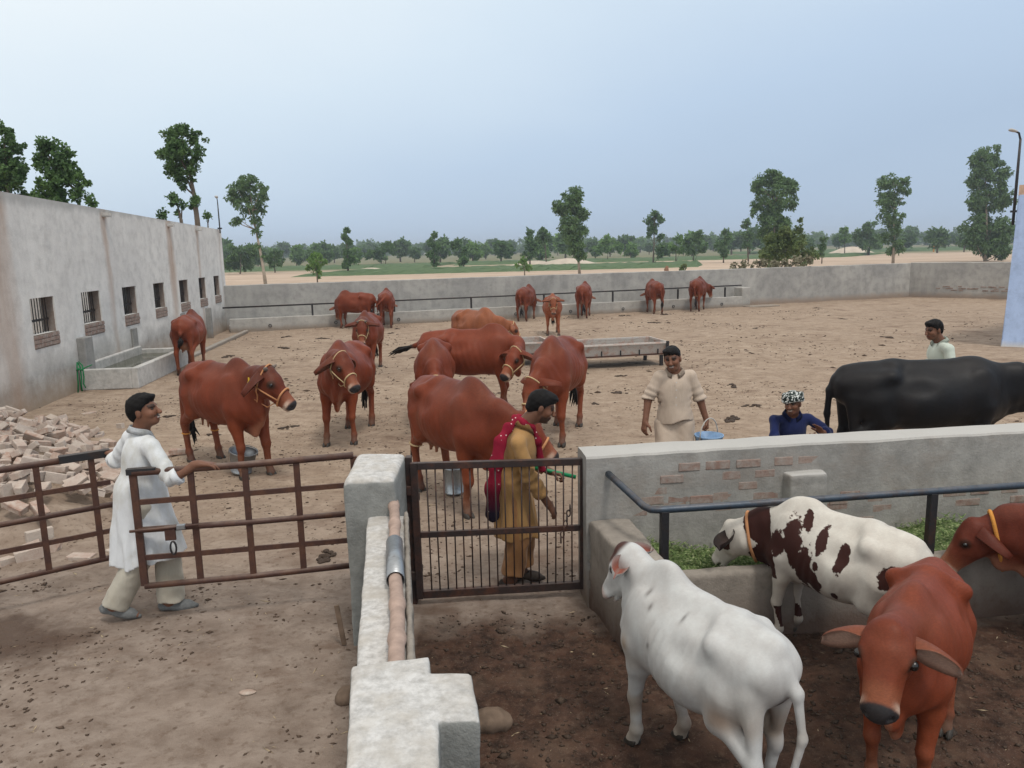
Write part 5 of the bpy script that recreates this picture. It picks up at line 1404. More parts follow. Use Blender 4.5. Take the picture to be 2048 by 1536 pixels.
# ---------------------------------------------------------------- heap of salvaged bricks, settled where they fell
BRICKS = '-5.608,7.997,.554,.01,-.1,-2.82,.228;-7.058,10.137,.552,-.11,-3.03,-.56,.228;-5.297,8.215,.551,1.49,.26,.14,.228;-7.437,10.472,.55,2.03,1.73,.71,.228;-5.183,7.818,.545,2.91,.02,1.68,.228;-6.873,10.152,.543,.65,-.35,-1.07,.228;-7.795,10.796,.534,1.89,2.61,-.08,.228;-5.395,7.82,.531,-.07,-2.92,-1.36,.228;-6.043,9.165,.525,.13,-.22,2.37,.228;-5.835,8.318,.521,.19,-.46,-1.85,.228;-7.415,10.734,.52,3.1,-.09,-1.45,.228;-7.849,11.196,.519,.15,-2.6,.53,.228;-7.124,10.075,.51,.45,1.86,-1.7,.138;-5.987,8.31,.508,.29,.24,-1.82,.228;-5.387,8.343,.506,.06,-2.08,1.3,.228;-5.844,8.836,.502,-.4,2.87,-1.37,.228;-6.348,8.696,.496,-.11,-.32,.57,.228;-8.014,11.167,.495,1.1,1.53,1.42,.144;-7.567,11.184,.495,.09,-1.18,-2.96,.127;-5.59,7.888,.494,1.85,-.46,.36,.228;-7.605,10.637,.491,-.11,-.38,1.14,.228;-5.885,8.034,.488,1.22,-.79,1.47,.228;-7.189,10.548,.487,.17,.39,1.94,.228;-7.829,11.461,.486,-1.13,-.04,.93,.228;-6.448,9.476,.486,-1.61,.17,-1.28,.228;-6.479,9.644,.484,-1.29,-2.92,.23,.125;-5.725,8.853,.482,-1.3,.52,1.55,.138;-5.061,7.918,.481,-1.49,.23,1.65,.228;-5.596,8.406,.48,1.81,-.07,1.99,.228;-7.684,10.731,.479,1.79,.05,.99,.228;-6.756,9.949,.478,-1.29,-3.02,.23,.228;-7.522,10.914,.476,1.39,.03,-2.46,.228;-5.324,8.102,.476,.17,.21,1.1,.228;-6.174,9.297,.476,-1.61,.06,1.18,.228;-6.641,10.178,.476,-2.12,.71,.79,.228;-8.035,11.345,.475,-1.58,-.09,-1.29,.228;-5.803,7.966,.474,.26,.62,-1.73,.228;-6.134,8.423,.474,-.29,.23,2.63,.228;-5.439,8.202,.471,3.14,.19,1.36,.228;-7.735,10.869,.47,-.49,-1.75,-.84,.09;-5.633,8.18,.469,-1.68,2.93,.09,.228;-5.186,7.837,.468,-2.93,.01,-1.62,.228;-6.667,9.212,.468,.36,.34,-1.25,.228;-5.314,7.94,.467,-1.71,.19,-2.4,.228;-6.133,8.633,.467,-2.81,.03,-.93,.228;-7.709,11.244,.466,1.09,.07,-1.06,.228;-6.335,9.317,.466,-1.51,.09,-3.03,.228;-5.565,7.748,.466,-.85,.34,3.1,.228;-7.906,11.025,.466,1.52,-.06,2.59,.228;-5.583,8.65,.465,.29,1.75,1.91,.125;-6.817,10.011,.465,1.34,.14,.23,.228;-5.952,8.797,.463,-.17,.08,-1.23,.228;-5.684,7.992,.463,1.27,-.01,-1.3,.155;-7.104,10.266,.462,-3.07,.22,1.37,.228;-5.127,7.466,.462,.24,-1.58,-.59,.143;-7.877,11.099,.461,-.66,-1.77,1.67,.097;-6.713,9.644,.46,.14,.07,-1.07,.228;-5.522,8.487,.46,-1.35,-.05,1.8,.228;-7.674,11.397,.46,-1.34,-.31,-.94,.228;-6.605,9.044,.46,-.42,-.82,2.04,.111;-6.992,10.054,.459,.15,.04,1.33,.228;-5.529,8.031,.459,.2,.04,-.72,.228;-6.563,9.744,.459,1.59,.16,.51,.228;-6.314,9.015,.459,-3.02,-.05,1.55,.228;-6.433,9.108,.459,.08,-2.97,1.42,.126;-6.224,8.779,.457,.08,2.89,.63,.228;-6.98,9.867,.457,.22,-.01,-1.36,.115;-7.268,10.277,.457,-.01,3,-1.67,.149;-5.037,7.572,.456,-1.48,.12,-1.22,.228;-7.223,10.02,.456,-.13,-.12,1.91,.228;-6.599,9.375,.456,.13,.1,-.49,.228;-7.421,10.616,.453,2.95,-.08,-.17,.228;-5.886,8.624,.453,-3.14,.16,.65,.108;-7.636,11.027,.453,-.18,-.04,.37,.228;-6.84,10.184,.452,.84,.02,1.67,.228;-5.182,7.64,.452,.15,-2.91,-1.54,.129;-6.12,9.104,.449,-.22,-.01,-2.41,.228;-8.024,11.709,.448,-1.71,-.21,-2.14,.228;-5.378,7.656,.448,-.13,-.14,.18,.228;-5.829,8.214,.448,-1.63,-.24,1.47,.1;-6.008,8.984,.444,2.95,-.01,.53,.228;-6.305,9.544,.444,.34,.03,1.86,.228;-5.576,8.784,.444,-.68,-.01,-.46,.228;-6.93,10.519,.444,-.3,-.51,-2.33,.228;-6.339,9.916,.444,1.14,-.45,-2.83,.228;-7.449,10.738,.443,-.02,.01,-.18,.228;-6.384,8.806,.443,1.4,2.84,.45,.228;-4.899,7.976,.442,-1.31,-.19,-3.14,.228;-5.46,7.849,.441,.84,1.36,1.05,.101;-6.806,9.496,.44,-.12,.08,1.76,.228;-7.175,10.727,.438,2.89,.09,-.05,.228;-4.843,7.615,.438,-.01,-.06,1.88,.228;-6.549,8.931,.437,-3.04,-.35,.12,.228;-7.329,10.954,.437,-1.16,.04,1.97,.228;-7.211,10.432,.437,2.98,.03,-1.27,.118;-6.931,10.358,.435,-.05,-3.07,.83,.126;-5.393,7.508,.433,-.11,.36,-2.56,.143;-7.094,9.847,.432,-.21,.04,1.76,.091;-7.076,10.535,.432,-2.84,.03,1.76,.228;-6.579,9.862,.431,-3.06,.29,.43,.228;-7.535,11.49,.43,-.05,-.53,.14,.228;-5.728,8.705,.429,-.07,-.03,-1.25,.092;-6.033,8.39,.426,-.29,2.92,-.52,.228;-5.786,8.1,.425,-.97,1.35,.54,.091;-6.109,9.53,.425,-.55,2.97,-1.11,.228;-4.635,7.823,.423,.49,-.4,1.1,.228;-5.243,7.406,.422,.2,.07,-.93,.228;-8.183,11.945,.422,-1.78,-.05,-1.88,.091;-5.453,8.882,.417,-.17,.9,-2.07,.139;-6.592,10.074,.415,2.95,.07,.03,.228;-4.689,7.945,.413,-.32,.22,-2.35,.228;-7.913,11.599,.411,.28,-2.94,-.49,.228;-6.801,10.497,.411,1.5,.44,.86,.228;-5.396,8.743,.408,.01,-2.85,1.01,.228;-4.854,8.131,.407,1.39,-.19,-1.12,.228;-7.028,10.956,.406,.37,-2.91,.04,.228;-5.204,8.465,.404,-.19,.08,.19,.228;-6.735,10.295,.403,.21,-0,1.75,.228;-5.524,8.972,.389,1.65,-2.69,.37,.228;-6.568,10.474,.383,2.92,-.26,.02,.228;-7.533,11.303,.382,-.27,-.07,-1.22,.228;-7.986,11.922,.381,-.17,.19,.2,.228;-6.404,10.009,.38,-.17,-2.94,.76,.119;-4.903,7.248,.377,-2.92,.37,-.2,.228;-4.524,7.811,.374,-3.1,-.37,1.11,.133;-6.208,9.838,.374,-.01,-2.89,.96,.228;-5.136,8.643,.371,-.33,-2.98,-.41,.228;-8.017,12.082,.371,-1.46,-2.73,.2,.228;-6.827,10.631,.366,-2.08,.08,-.48,.122;-7.068,10.882,.365,.39,-2.94,-.04,.228;-6.831,10.924,.358,.31,2.7,.07,.228;-6.585,10.329,.354,3.09,.39,.54,.117;-7.148,11.048,.352,-.29,-2.9,-.23,.228;-7.449,11.425,.352,-1.41,2.01,.33,.097;-7.016,11.2,.351,1.53,-.86,1.74,.228;-5.752,9.447,.35,-1.26,.11,1.29,.228;-5.324,7.207,.349,.05,-.36,.52,.228;-7.205,11.241,.347,-1.56,.32,.45,.228;-4.649,8.132,.345,-2.77,-.01,1.84,.228;-7.125,11.182,.342,1.51,-2.21,.27,.092;-5.984,9.633,.341,-.1,.24,.52,.228;-5.837,9.546,.337,-.14,-2.83,1.17,.228;-7.348,11.374,.335,-1.52,-.31,-2.57,.228;-5.089,8.803,.333,.26,2.93,-.29,.228;-6.667,10.743,.328,-2.64,-.27,1.58,.228;-4.691,7.284,.326,-.06,-.41,2.5,.228;-5.464,9.137,.315,3.04,.39,-.09,.228;-6.433,10.59,.309,-1.83,.14,-2.74,.228;-4.414,7.869,.304,-.45,-.11,-.96,.106;-6.797,10.747,.295,.03,-2.72,.38,.149;-4.411,8.041,.28,-2.89,-.21,-1.21,.097;-6.93,11.101,.276,-1.24,.39,1.52,.228;-6.468,10.447,.273,.01,-.44,-2.38,.228;-6.159,10.186,.27,-.25,.11,1.97,.228;-6.736,10.873,.27,1.76,-2.78,-.14,.147;-5.021,8.752,.263,-.19,-2.85,1.4,.228;-5.59,9.484,.26,-.13,.54,.33,.228;-6.509,10.753,.253,.52,.13,-.07,.228;-6.252,10.416,.249,2.77,.05,-1.57,.228;-6.987,11.267,.241,-1.14,.9,-2.57,.095;-7.074,11.436,.237,.6,.58,.21,.228;-7.215,11.487,.232,.43,-2.6,.1,.092;-5.41,9.533,.227,-2.51,-.45,-1.32,.228;-7.632,12.09,.225,-2.06,-.23,-1.14,.228;-4.719,8.697,.223,.43,.02,-.4,.228;-5.312,9.474,.215,2.62,.17,1.47,.228;-6.78,11.065,.215,-.23,.56,.43,.228;-4.481,8.374,.214,-.37,-.1,.49,.114;-6.372,10.635,.214,-.25,2.64,.76,.107;-5.766,9.859,.208,-.2,2.85,-1.32,.1;-7.493,12.255,.203,-.33,-.09,2.56,.228;-4.855,8.894,.201,-.41,-.09,-2,.228;-5.989,10.157,.201,-2.19,.12,-.49,.228;-4.644,8.484,.198,-.5,-.03,-.95,.228;-6.46,10.81,.197,.46,.29,-.38,.146;-7.383,11.853,.197,-.53,3.11,-.75,.228;-4.335,8.089,.192,-2.57,.2,1.89,.228;-4.174,8.098,.191,1.42,-2.37,.74,.228;-5.163,9.223,.189,-2.78,.29,-.69,.09;-7.283,11.931,.185,-.3,-.88,.77,.228;-4.518,6.96,.184,-1.59,.02,.77,.228;-4.952,9.168,.184,2.25,-.06,-2.39,.228;-4.437,8.521,.181,2.62,-.37,.31,.228;-4.746,8.793,.176,.69,.09,-.5,.109;-6.105,10.668,.176,.19,-.67,2.72,.228;-7.419,12.052,.17,-.01,.06,.38,.228;-6.375,11.003,.17,1.09,.41,2.16,.228;-4.172,8.32,.169,-1.56,.35,.5,.228;-4.637,8.963,.166,-1.75,-.26,-1.68,.143;-5.156,9.389,.165,.38,-.15,.94,.228;-6.04,10.449,.165,-.66,-2.59,.38,.228;-6.553,11.075,.161,.74,2.57,-.87,.228;-4.569,8.672,.16,-3.1,-.42,.44,.154;-5.891,10.36,.16,-1.37,-.23,-1.57,.228;-6.175,10.543,.159,-2.79,.23,-.19,.228;-6.194,10.705,.158,.68,.09,1.34,.139;-6.909,11.322,.158,.55,.23,1.76,.228;-6.287,10.848,.158,.74,.7,-3.01,.228;-5.257,9.501,.155,-.52,-.17,.89,.148;-6.725,11.362,.154,-1.69,-.25,1.81,.228;-6.58,11.433,.152,-.15,.22,-2.08,.228;-5.651,9.904,.145,-.21,3.1,-.93,.228;-6.581,10.968,.144,3.01,.6,.25,.228;-4.836,9.064,.143,.42,.07,.63,.228;-7.155,11.769,.143,.51,-2.81,1.1,.228;-6.019,10.288,.143,.31,.41,1.17,.154;-4.439,8.627,.142,.47,.46,-2.78,.228;-5.172,9.698,.14,2.93,.03,-.05,.156;-4.902,9.337,.137,.04,3.08,.43,.228;-4.375,8.382,.137,2.85,-.29,-1.54,.228;-6.815,11.317,.136,2.09,.22,1.75,.228;-4.674,9.229,.136,.59,.4,1.57,.228;-6.441,10.918,.131,.45,-1.05,1.67,.103;-7.556,12.202,.13,2.62,-.12,-1,.228;-7.182,11.975,.126,1.77,-2.49,-.25,.159;-5.48,9.734,.125,-2.61,.14,1.56,.228;-7.096,11.615,.125,-2.89,.39,1.38,.228;-5.076,9.269,.121,-.52,.37,1.81,.228;-4.49,8.934,.114,-.06,-.35,-2.44,.228;-6.579,11.239,.113,1.63,-.16,-2.68,.228;-6.274,10.74,.111,-2.75,.4,1.03,.228;-7.339,12.298,.111,.55,-.28,2.76,.228;-5.429,10.025,.111,-3.13,.36,-.65,.228;-7.701,12.54,.11,.44,-2.96,.59,.123;-5.36,9.716,.11,2.1,1.88,.41,.135;-5.786,10.491,.107,.06,-.49,-1.56,.228;-4.76,8.944,.107,2.51,-.73,.22,.126;-6.465,11.546,.106,-.12,-.6,.62,.228;-5.588,9.993,.099,.04,2.28,.88,.116;-5.617,10.144,.096,-.36,2.65,.58,.103;-6.847,11.76,.096,-.09,.4,-3.07,.228;-6.897,11.642,.095,1.3,-.12,-.21,.228;-7.626,12.737,.095,1.92,-.08,-1.59,.228;-6.434,11.303,.094,1.64,.03,2.08,.228;-4.553,6.819,.093,-.63,.21,-2.54,.228;-4.823,9.165,.092,-.43,3.11,.85,.228;-7.06,12.079,.091,.2,-2.97,-.38,.228;-4.452,6.697,.091,-1.45,.12,-2.65,.228;-5.336,9.588,.089,3.1,.39,.8,.113;-4.649,8.896,.089,-3.06,.3,1.11,.228;-5.17,9.493,.087,-.23,.02,.01,.135;-4.04,8.029,.087,-2.76,.21,.57,.228;-4.213,8.323,.085,.16,-2.83,0,.228;-5.914,10.918,.082,1.53,-3.05,-.1,.228;-7.562,12.488,.082,2.16,-.08,1.89,.228;-4.369,6.892,.081,1.31,.23,.25,.13;-7.458,12.262,.08,.24,.16,2.1,.228;-5.106,9.621,.079,.2,.06,2.86,.145;-6.297,12.067,.079,1.25,1.43,-.67,.111;-7.434,12.507,.078,-1.69,-.09,2.08,.228;-5.51,10.822,.077,-1.69,.02,-2.21,.1;-6.148,10.921,.077,-.18,.03,3.05,.228;-5.667,10.416,.077,-.69,.01,-2.18,.228;-4.555,8.793,.075,.13,2.83,-1.45,.098;-5.786,10.275,.075,.32,2.98,-.73,.228;-4.595,9.064,.075,-1.47,.09,-3.1,.228;-4.447,8.737,.074,1.62,-.19,-2.46,.106;-6.716,11.458,.073,3.11,.14,-.75,.228;-4.765,9.627,.073,1.61,-.13,1.76,.228;-6.867,12.044,.071,-3.1,.06,-1.11,.103;-6.13,10.629,.07,.3,-.31,2.85,.106;-4.024,7.78,.07,.45,.12,1.63,.228;-5.071,9.863,.069,1.57,-.04,1.58,.228;-4.32,8.608,.069,.32,.03,3.1,.228;-4.028,8.23,.069,-.12,.11,.85,.228;-5.919,10.826,.067,.38,1.67,2.13,.091;-4.907,9.619,.066,.05,.14,0,.142;-7.266,12.071,.066,.01,-.27,-2.69,.228;-5.966,11.068,.066,.1,-3.04,-.59,.228;-6.468,11.143,.065,-2.97,-.16,1.21,.106;-5.29,10.528,.065,2.98,-.02,-.53,.228;-3.905,7.633,.063,-3.14,.24,.42,.228;-6.324,11.019,.063,-.02,3.07,-1.53,.228;-5.953,10.664,.063,.14,-.08,-1.54,.228;-4.912,9.35,.063,.02,3.07,.07,.228;-5.562,10.258,.062,3.11,.02,-.33,.158;-3.755,7.339,.062,-1.33,1.57,0,.123;-5.23,9.691,.061,.02,.05,1.11,.139;-3.563,6.975,.056,1.55,-0,1.32,.228;-3.522,7.318,.055,1.57,0,2.88,.228;-3.767,7.198,.055,-1.57,-0,.67,.228;-6.695,11.842,.055,.15,.08,-2.48,.228;-6.846,11.925,.055,-.21,-.04,-2.86,.228;-3.829,7.77,.055,1.57,-0,.26,.228;-4.776,10.187,.055,.08,-.07,1.29,.228;-3.886,7.963,.055,-1.58,-0,-1.57,.097;-4.652,6.635,.054,.08,-.09,-1.98,.147;-5.517,10.633,.053,-.02,.11,.52,.228;-6.393,11.606,.053,-.11,-.02,1.95,.228;-5.472,10.109,.052,-.09,-3.05,.64,.228;-6.105,10.752,.047,.07,.08,-.24,.14;-5.77,11.004,.044,3.12,-.06,1.39,.125;-3.995,6.708,.04,-0,-.03,3.08,.228;-7.49,13.331,.037,0,0,-1.97,.228;-3.741,6.903,.037,-.02,0,-2.1,.228'
def brick_mesh(L, seed):
    rnd = random.Random(seed); bm = bmesh.new()
    bmesh.ops.create_cube(bm, size=1.0)
    for v in bm.verts: v.co = Vector((v.co.x*L, v.co.y*.110, v.co.z*.073))
    bmesh.ops.bevel(bm, geom=list(bm.edges), offset=.006, segments=1, affect='EDGES')
    for v in bm.verts:
        v.co += Vector((rnd.uniform(-1, 1), rnd.uniform(-1, 1), rnd.uniform(-1, 1)))*.0035
        if L < .2 and v.co.x > 0: v.co.x += rnd.uniform(-.025, .02)
    me = bpy.data.meshes.new('brick'); bm.to_mesh(me); bm.free(); me.materials.append(M['old_brick']); return me
def build_heap():
    root = empty('brick_heap', (-5.5, 8.6, -.07)); tag(root, 'heap of loose dusty salvaged bricks behind the yard gate', 'brick pile')
    full = [brick_mesh(.228, s) for s in range(5)]; half = [brick_mesh(l, 20 + i) for i, l in enumerate((.10, .12, .14, .155))]
    for i, row in enumerate(BRICKS.split(';')):
        x, y, z, a, b, c, sx = map(float, row.split(','))
        me = full[i % 5] if sx > .2 else half[min(range(4), key=lambda k: abs((.10, .12, .14, .155)[k] - sx))]
        o = link_mesh('brick', me, root, (x + 5.5, y - 8.6, z + .005), (a, b, c))
    bm = bmesh.new(); NX = 60; g = {}
    for i in range(NX+1):
        for j in range(NX+1):
            x, y = -9.6 + 5.8*i/NX, 6.6 + 6.2*j/NX
            t = max(0, min(1, ((x + 5.1)*-3.5 + (y - 7.7)*4.2)/(3.5**2 + 4.2**2))); d = math.hypot(x + 5.1 + 3.5*t, y - 7.7 - 4.2*t)
            g[i, j] = bm.verts.new((x + 5.5, y - 8.6, .37*max(0, 1 - (d/1.0)**2) - .055 + .03*math.sin(9*x)*math.sin(11*y) + .02*mnoise.noise((x*6, y*6, 0))))
    for i in range(NX):
        for j in range(NX): bm.faces.new((g[i, j], g[i+1, j], g[i+1, j+1], g[i, j+1]))
    bm_object('rubble_core', bm, M['yard_dirt'], root, True)
    for k, (x, y, rz) in enumerate([(-4.62, 10.30, .15), (-3.95, 10.85, .4), (-4.1, 8.2, 1.2)][:1]):
        o = link_mesh('loose_brick', full[k], None, (x, y, .04), (0, 0, rz)); tag(o, 'single dusty brick lying by the hind feet of the haltered cow', 'brick')
build_heap()
for nm, loc, r, lab, sd in (('rock', (-.17, 4.0, .03), (.11, .085, .08), 'brown rock lying against the foot of the nearest pillar', 2), ('rock', (-1.06, 4.30, .02), (.06, .06, .06), 'small pale stone beside the foot of the low wall', 4)):
    F = Flesh(.05); F.ell((0, 0, 0), r); F.ell((r[0]*.5, r[1]*.3, -.01), (r[0]*.6, r[1]*.7, r[2]*.7))
    P, Q = F.skin(.012, disp=lambda P: .022*(np.abs(sines(P, sd, 18)) - .3) + .008*sines(P, sd + 1, 60)); o = skin_object(nm, P, Q, M['stone']); o.location = loc; tag(o, lab, 'rock')
# ---------------------------------------------------------------- the herd
def coat_white(P, mk, q):
    n = sines(P, 5, 5); n2 = sines(P, 6, 13)
    z, x, y = P[:,2], P[:,0], P[:,1]
    c = np.repeat(V3(.52, .525, .515)[None], len(P), 0)*(1 + .04*n)[:,None]
    c = lerpc(c, V3(.38, .315, .24), sstep(-.12, .38, n2*.6 + n*.4)*sstep(1.2, .55, z)*.5)
    c = lerpc(c, V3(.27, .20, .14), sstep(-.15, .4, n2)*sstep(.80, .35, z)*.65*(np.abs(x) > .15))
    c = lerpc(c, V3(.33, .22, .15), np.exp(-(((x + .52)/.10)**2 + ((z - .72)/.09)**2))*.7)
    c = lerpc(c, V3(.34, .25, .17), np.exp(-(((x - .47)/.045)**2 + ((z - .80)/.06)**2))*.8)
    c = lerpc(c, V3(.40, .34, .27), sstep(.30, .10, z)*.8)
    h = (P - mk['poll'])/mk['hs']; f, l, u = h @ mk['hf']/q.get('face_len', 1), h @ mk['hl']/q.get('face_wid', 1), h @ mk['hu']
    near = (f > -.1) & (f < .56) & (np.abs(l) < .18) & (u > -.26) & (u < .14)
    c = lerpc(c, V3(.060, .022, .016), near*sstep(.115, .085, np.hypot((f - .10)/1.5, l*1.1))*sstep(-.02, .03, u))
    c = lerpc(c, V3(.42, .30, .26), near*sstep(.42, .46, f)*.8)
    c = lerpc(c, V3(.06, .05, .05), near*sstep(.475, .487, f)*.7)
    eye = np.hypot(f - .185, u + .035); c = lerpc(c, V3(.03, .02, .015), near*sstep(.05, .03, eye)*(np.abs(l) > .06))
    for sx, sz in ((-.05, 1.15), (.28, 1.12), (.35, 1.18), (.22, .66), (.18, .92)):
        c = lerpc(c, V3(.10, .09, .085), np.exp(-(((x - sx)/.014)**2 + ((z - sz)/.022)**2))*.8)
    d = np.linalg.norm(P - mk['tail'][-1], axis=1); c = lerpc(c, V3(.10, .09, .085), sstep(.30, .05, d)*.9)
    tr = np.exp(-(((x + .765)/.05)**2 + (y/.045)**2))*sstep(.75, .85, z)*sstep(1.08, 1.0, z); c = lerpc(c, V3(.05, .025, .022), tr*1.3)
    return np.clip(c, .004, 1), {'patch': np.zeros(len(P))}

def coat_spotted(P, mk, q):
    n = sines(P, 3, 6); x, y, z = P.T
    c = np.repeat(V3(.58, .555, .50)[None], len(P), 0)*(1 + .05*n)[:,None]
    c = lerpc(c, V3(.34, .30, .25), sstep(.65, .25, z)*.6)
    c = lerpc(c, V3(.42, .38, .32), sstep(.2, .8, n)*sstep(1.0, .7, z)*.6)
    v = np.zeros(len(P))
    def blob(cx, cz, rx, rz, side=1, tilt=0.0, amp=1.0):
        dx, dz = x - cx, z - cz; a, b = dx*math.cos(tilt) + dz*math.sin(tilt), -dx*math.sin(tilt) + dz*math.cos(tilt)
        w = np.exp(-.693*((a/rx)**2 + (b/rz)**2))*amp*((y*side > -.03) if side else 1); np.maximum(v, w, out=v)
    blob(.30, .98, .09, .22, 1, -.25); blob(.17, .80, .10, .22, 1, .15); blob(.05, .72, .08, .10, 1); blob(.22, 1.17, .045, .10, 0, -.5)
    blob(.02, 1.06, .055, .10, 1, -.1); blob(-.20, .98, .055, .10, 1); blob(-.14, .66, .03, .03, 1); blob(.02, .88, .03, .04, 1); blob(-.62, .92, .085, .10, 1); blob(-.70, .80, .04, .06, 1)
    blob(.0, .9, .2, .2, -1); blob(-.5, 1.0, .12, .12, -1); blob(.45, .95, .07, .12, 1)
    nk = (P - mk['nb']) @ mk['nd']; near_n = (nk > -.02) & (nk < .40) & (x > .30); np.maximum(v, near_n*.95*sstep(.09, .15, nk)*sstep(.40, .33, nk), out=v)
    h = (P - mk['poll'])/mk['hs']; f, l, u = h @ mk['hf']/q.get('face_len', 1), h @ mk['hl']/q.get('face_wid', 1), h @ mk['hu']
    near = (f > -.06) & (f < .56) & (np.abs(l) < .18) & (u > -.26) & (u < .14)
    v = np.where(near, 0, v); v = np.where(near & (np.abs(l) > .05) & (np.hypot((f - .17), u + .06) < .075), 1, v)
    c = lerpc(c, V3(.03, .03, .03), near*sstep(.46, .48, f)); c = lerpc(c, V3(.06, .04, .03), sstep(.14, .06, z)*.8)
    v = np.where((z < .62) & (np.abs(x - .47) < .2) & (x > .3), 0, v)
    v = np.where((z < .35) & (z > .16) & (np.abs(x - .47) < .12) & (n > .35), .9, v)
    return np.clip(c, .004, 1), {'patch': v}

def coat_black(P, mk, q):
    n = sines(P, 3, 4); x, y, z = P.T
    c = np.repeat(V3(.0075, .0072, .0085)[None], len(P), 0)*(1 + .25*n)[:,None]
    c = lerpc(c, V3(.045, .028, .024), sstep(.80, .55, z)*sstep(0, .5, n)*.6)
    c = lerpc(c, V3(.30, .22, .18), sstep(.16, .05, np.abs(y))*sstep(.72, .62, z)*(np.abs(x + .38) < .2)*.8)
    d = np.linalg.norm(P - mk['tail'][-1], axis=1); c = lerpc(c, V3(.45, .40, .36), sstep(.16, .08, d))
    return np.clip(c, .003, 1)

HALT = dict(mat='orange_rope', w=.010)
DOWN = dict(neck_pitch=-32, head_pitch=62, neck_len=.55)
TAILR = [(-.80, 0, 1.06), (-.87, -.02, .92), (-.89, -.05, .70), (-.88, -.07, .48)]
def at(x, y): return (x, y, ground_z(x, y) - .005)

def leg_rope(legs, mat='cream_rope', w=.010, z=.50):
    def f(root, F, mk):
        for (x, y) in legs:
            tube_object('leg_rope', loop_on(F, V3(x, y, z), V3(.1, 0, 1), V3(1, 0, 0), .13, 18, .004), w, M[mat], root, 6, closed=True)
    return f
# --- front of the yard
animal('cow', at(-3.62, 9.55), R(-41), 1.10, dict(seed=1, udder=.75, hump=.6, neck_yaw=-3, neck_pitch=27, neck_len=.46, head_yaw=30, head_pitch=40, fat=.95, dark=1.2, step=dict(FL=(.10, .0), FR=(.02, 0), HL=(.02, 0), HR=(-.10, 0)), ribs=.002,
       tail=[(-.80, 0, 1.06), (-.88, .02, .92), (-.91, .03, .68), (-.90, .02, .50)]),
       'dark red cow in an orange halter with a yellow ear tag, facing the brown gate', 'cow', vox=.0155, halter=dict(mat='orange_rope', w=.011, rein=.12), tag_side=-1, horns=.05,
       ear_kw=dict(out=.8, down=.55, back=.05), extra=leg_rope([(-.70, -.155), (-.61, .155)], 'orange_collar', .008, .36))
animal('cow', at(-2.43, 11.18), R(-92), 1.10, dict(seed=2, hump=.7, neck_yaw=22, neck_pitch=24, neck_len=.44, head_yaw=28, head_pitch=42, dark=.6, dewlap=1.25, step=dict(FL=(-.02, .02), FR=(.05, -.03), HL=(.0, .02), HR=(.1, .02)), ribs=.001,
       base=V3(0.172, 0.0382, 0.0169)), 'red cow with a rope halter and pale dewlap, facing the camera in mid yard', 'cow', vox=.0155, halter=dict(mat='cream_rope', w=.009, rein=.1), ear_kw=dict(out=.85, down=.7, back=.2))
animal('cow', at(-3.25, 17.45), R(-88), 1.05, dict(seed=3, hump=.7, neck_yaw=3, neck_pitch=16, neck_len=.40, head_yaw=-2, head_pitch=55, fat=1.0, base=V3(0.159, 0.0353, 0.0156)),
       'red cow looking straight out from behind the pale-dewlapped cow', 'cow', vox=.022, halter=dict(mat='cream_rope', w=.009), horns=.06, ear_kw=dict(out=1.0, down=-.1, back=.1))
animal('cow', at(-7.60, 18.15), R(100), 1.08, dict(seed=4, hump=.6, udder=1.0, neck_yaw=30, neck_pitch=-15, head_pitch=60, fat=.98, base=V3(0.172, 0.0382, 0.0169), tail=[(-.80, 0, 1.06), (-.86, -.01, .90), (-.87, .0, .78)], switch=.12),
       'red cow with its rump turned to the camera beside the water trough', 'cow', vox=.022)
animal('cow', at(-.60, 8.02), R(-58), 1.08, dict(seed=5, hump=.45, udder=1.1, neck_yaw=24, neck_pitch=-4, neck_len=.44, head_yaw=26, head_pitch=40, fat=.97, dark=.9, step=dict(FL=(.05, .02), FR=(-.05, 0), HL=(.06, 0), HR=(-.02, 0)), ribs=.002,
       tail=[(-.78, -.02, 1.06), (-.83, -.06, .92), (-.83, -.09, .72), (-.80, -.10, .55)]),
       'big red cow being milked beside a pail, just behind the barred gate', 'cow', vox=.0155, halter=dict(mat='orange_rope', w=.012), extra=leg_rope([(-.62, -.155), (-.60, .155)]))
animal('cow', at(.66, 10.85), R(-107), 1.12, dict(seed=6, hump=.5, neck_yaw=-14, neck_pitch=-22, neck_len=.42, head_yaw=-12, head_pitch=62, fat=.95, dark=.4, dewlap=.8, step=dict(FL=(.02, .02), FR=(.06, .02)), base=V3(0.163, 0.0363, 0.0160)),
       'red cow lowering its head behind the man in the red scarf', 'cow', vox=.017, halter=dict(mat='cream_rope', w=.010, rein=.1), ear_kw=dict(out=.8, down=.5, back=.5))
animal('cow', at(-.66, 12.85), R(-8), 1.10, dict(seed=7, hump=.55, neck_yaw=-62, neck_pitch=-6, neck_len=.52, head_yaw=-58, head_pitch=38, fat=.96, dark=.5, base=V3(0.185, 0.0410, 0.0181),
       tail=[(-.80, 0, 1.04), (-.90, .03, 1.00), (-1.00, .06, .975)], switch=.40), 'red cow bending its neck back to lick itself, tail flicked out', 'cow', vox=.019, halter=dict(mat='cream_rope', w=.009))
animal('cow', at(-1.20, 11.80), R(-86), 1.06, dict(seed=8, hump=.5, neck_yaw=5, neck_pitch=-24, neck_len=.44, head_pitch=60, fat=.94, dark=.4, base=V3(0.172, 0.0382, 0.0169)),
       'red cow with lowered head standing behind the cow being milked', 'cow', vox=.019, halter=dict(mat='cream_rope', w=.010))
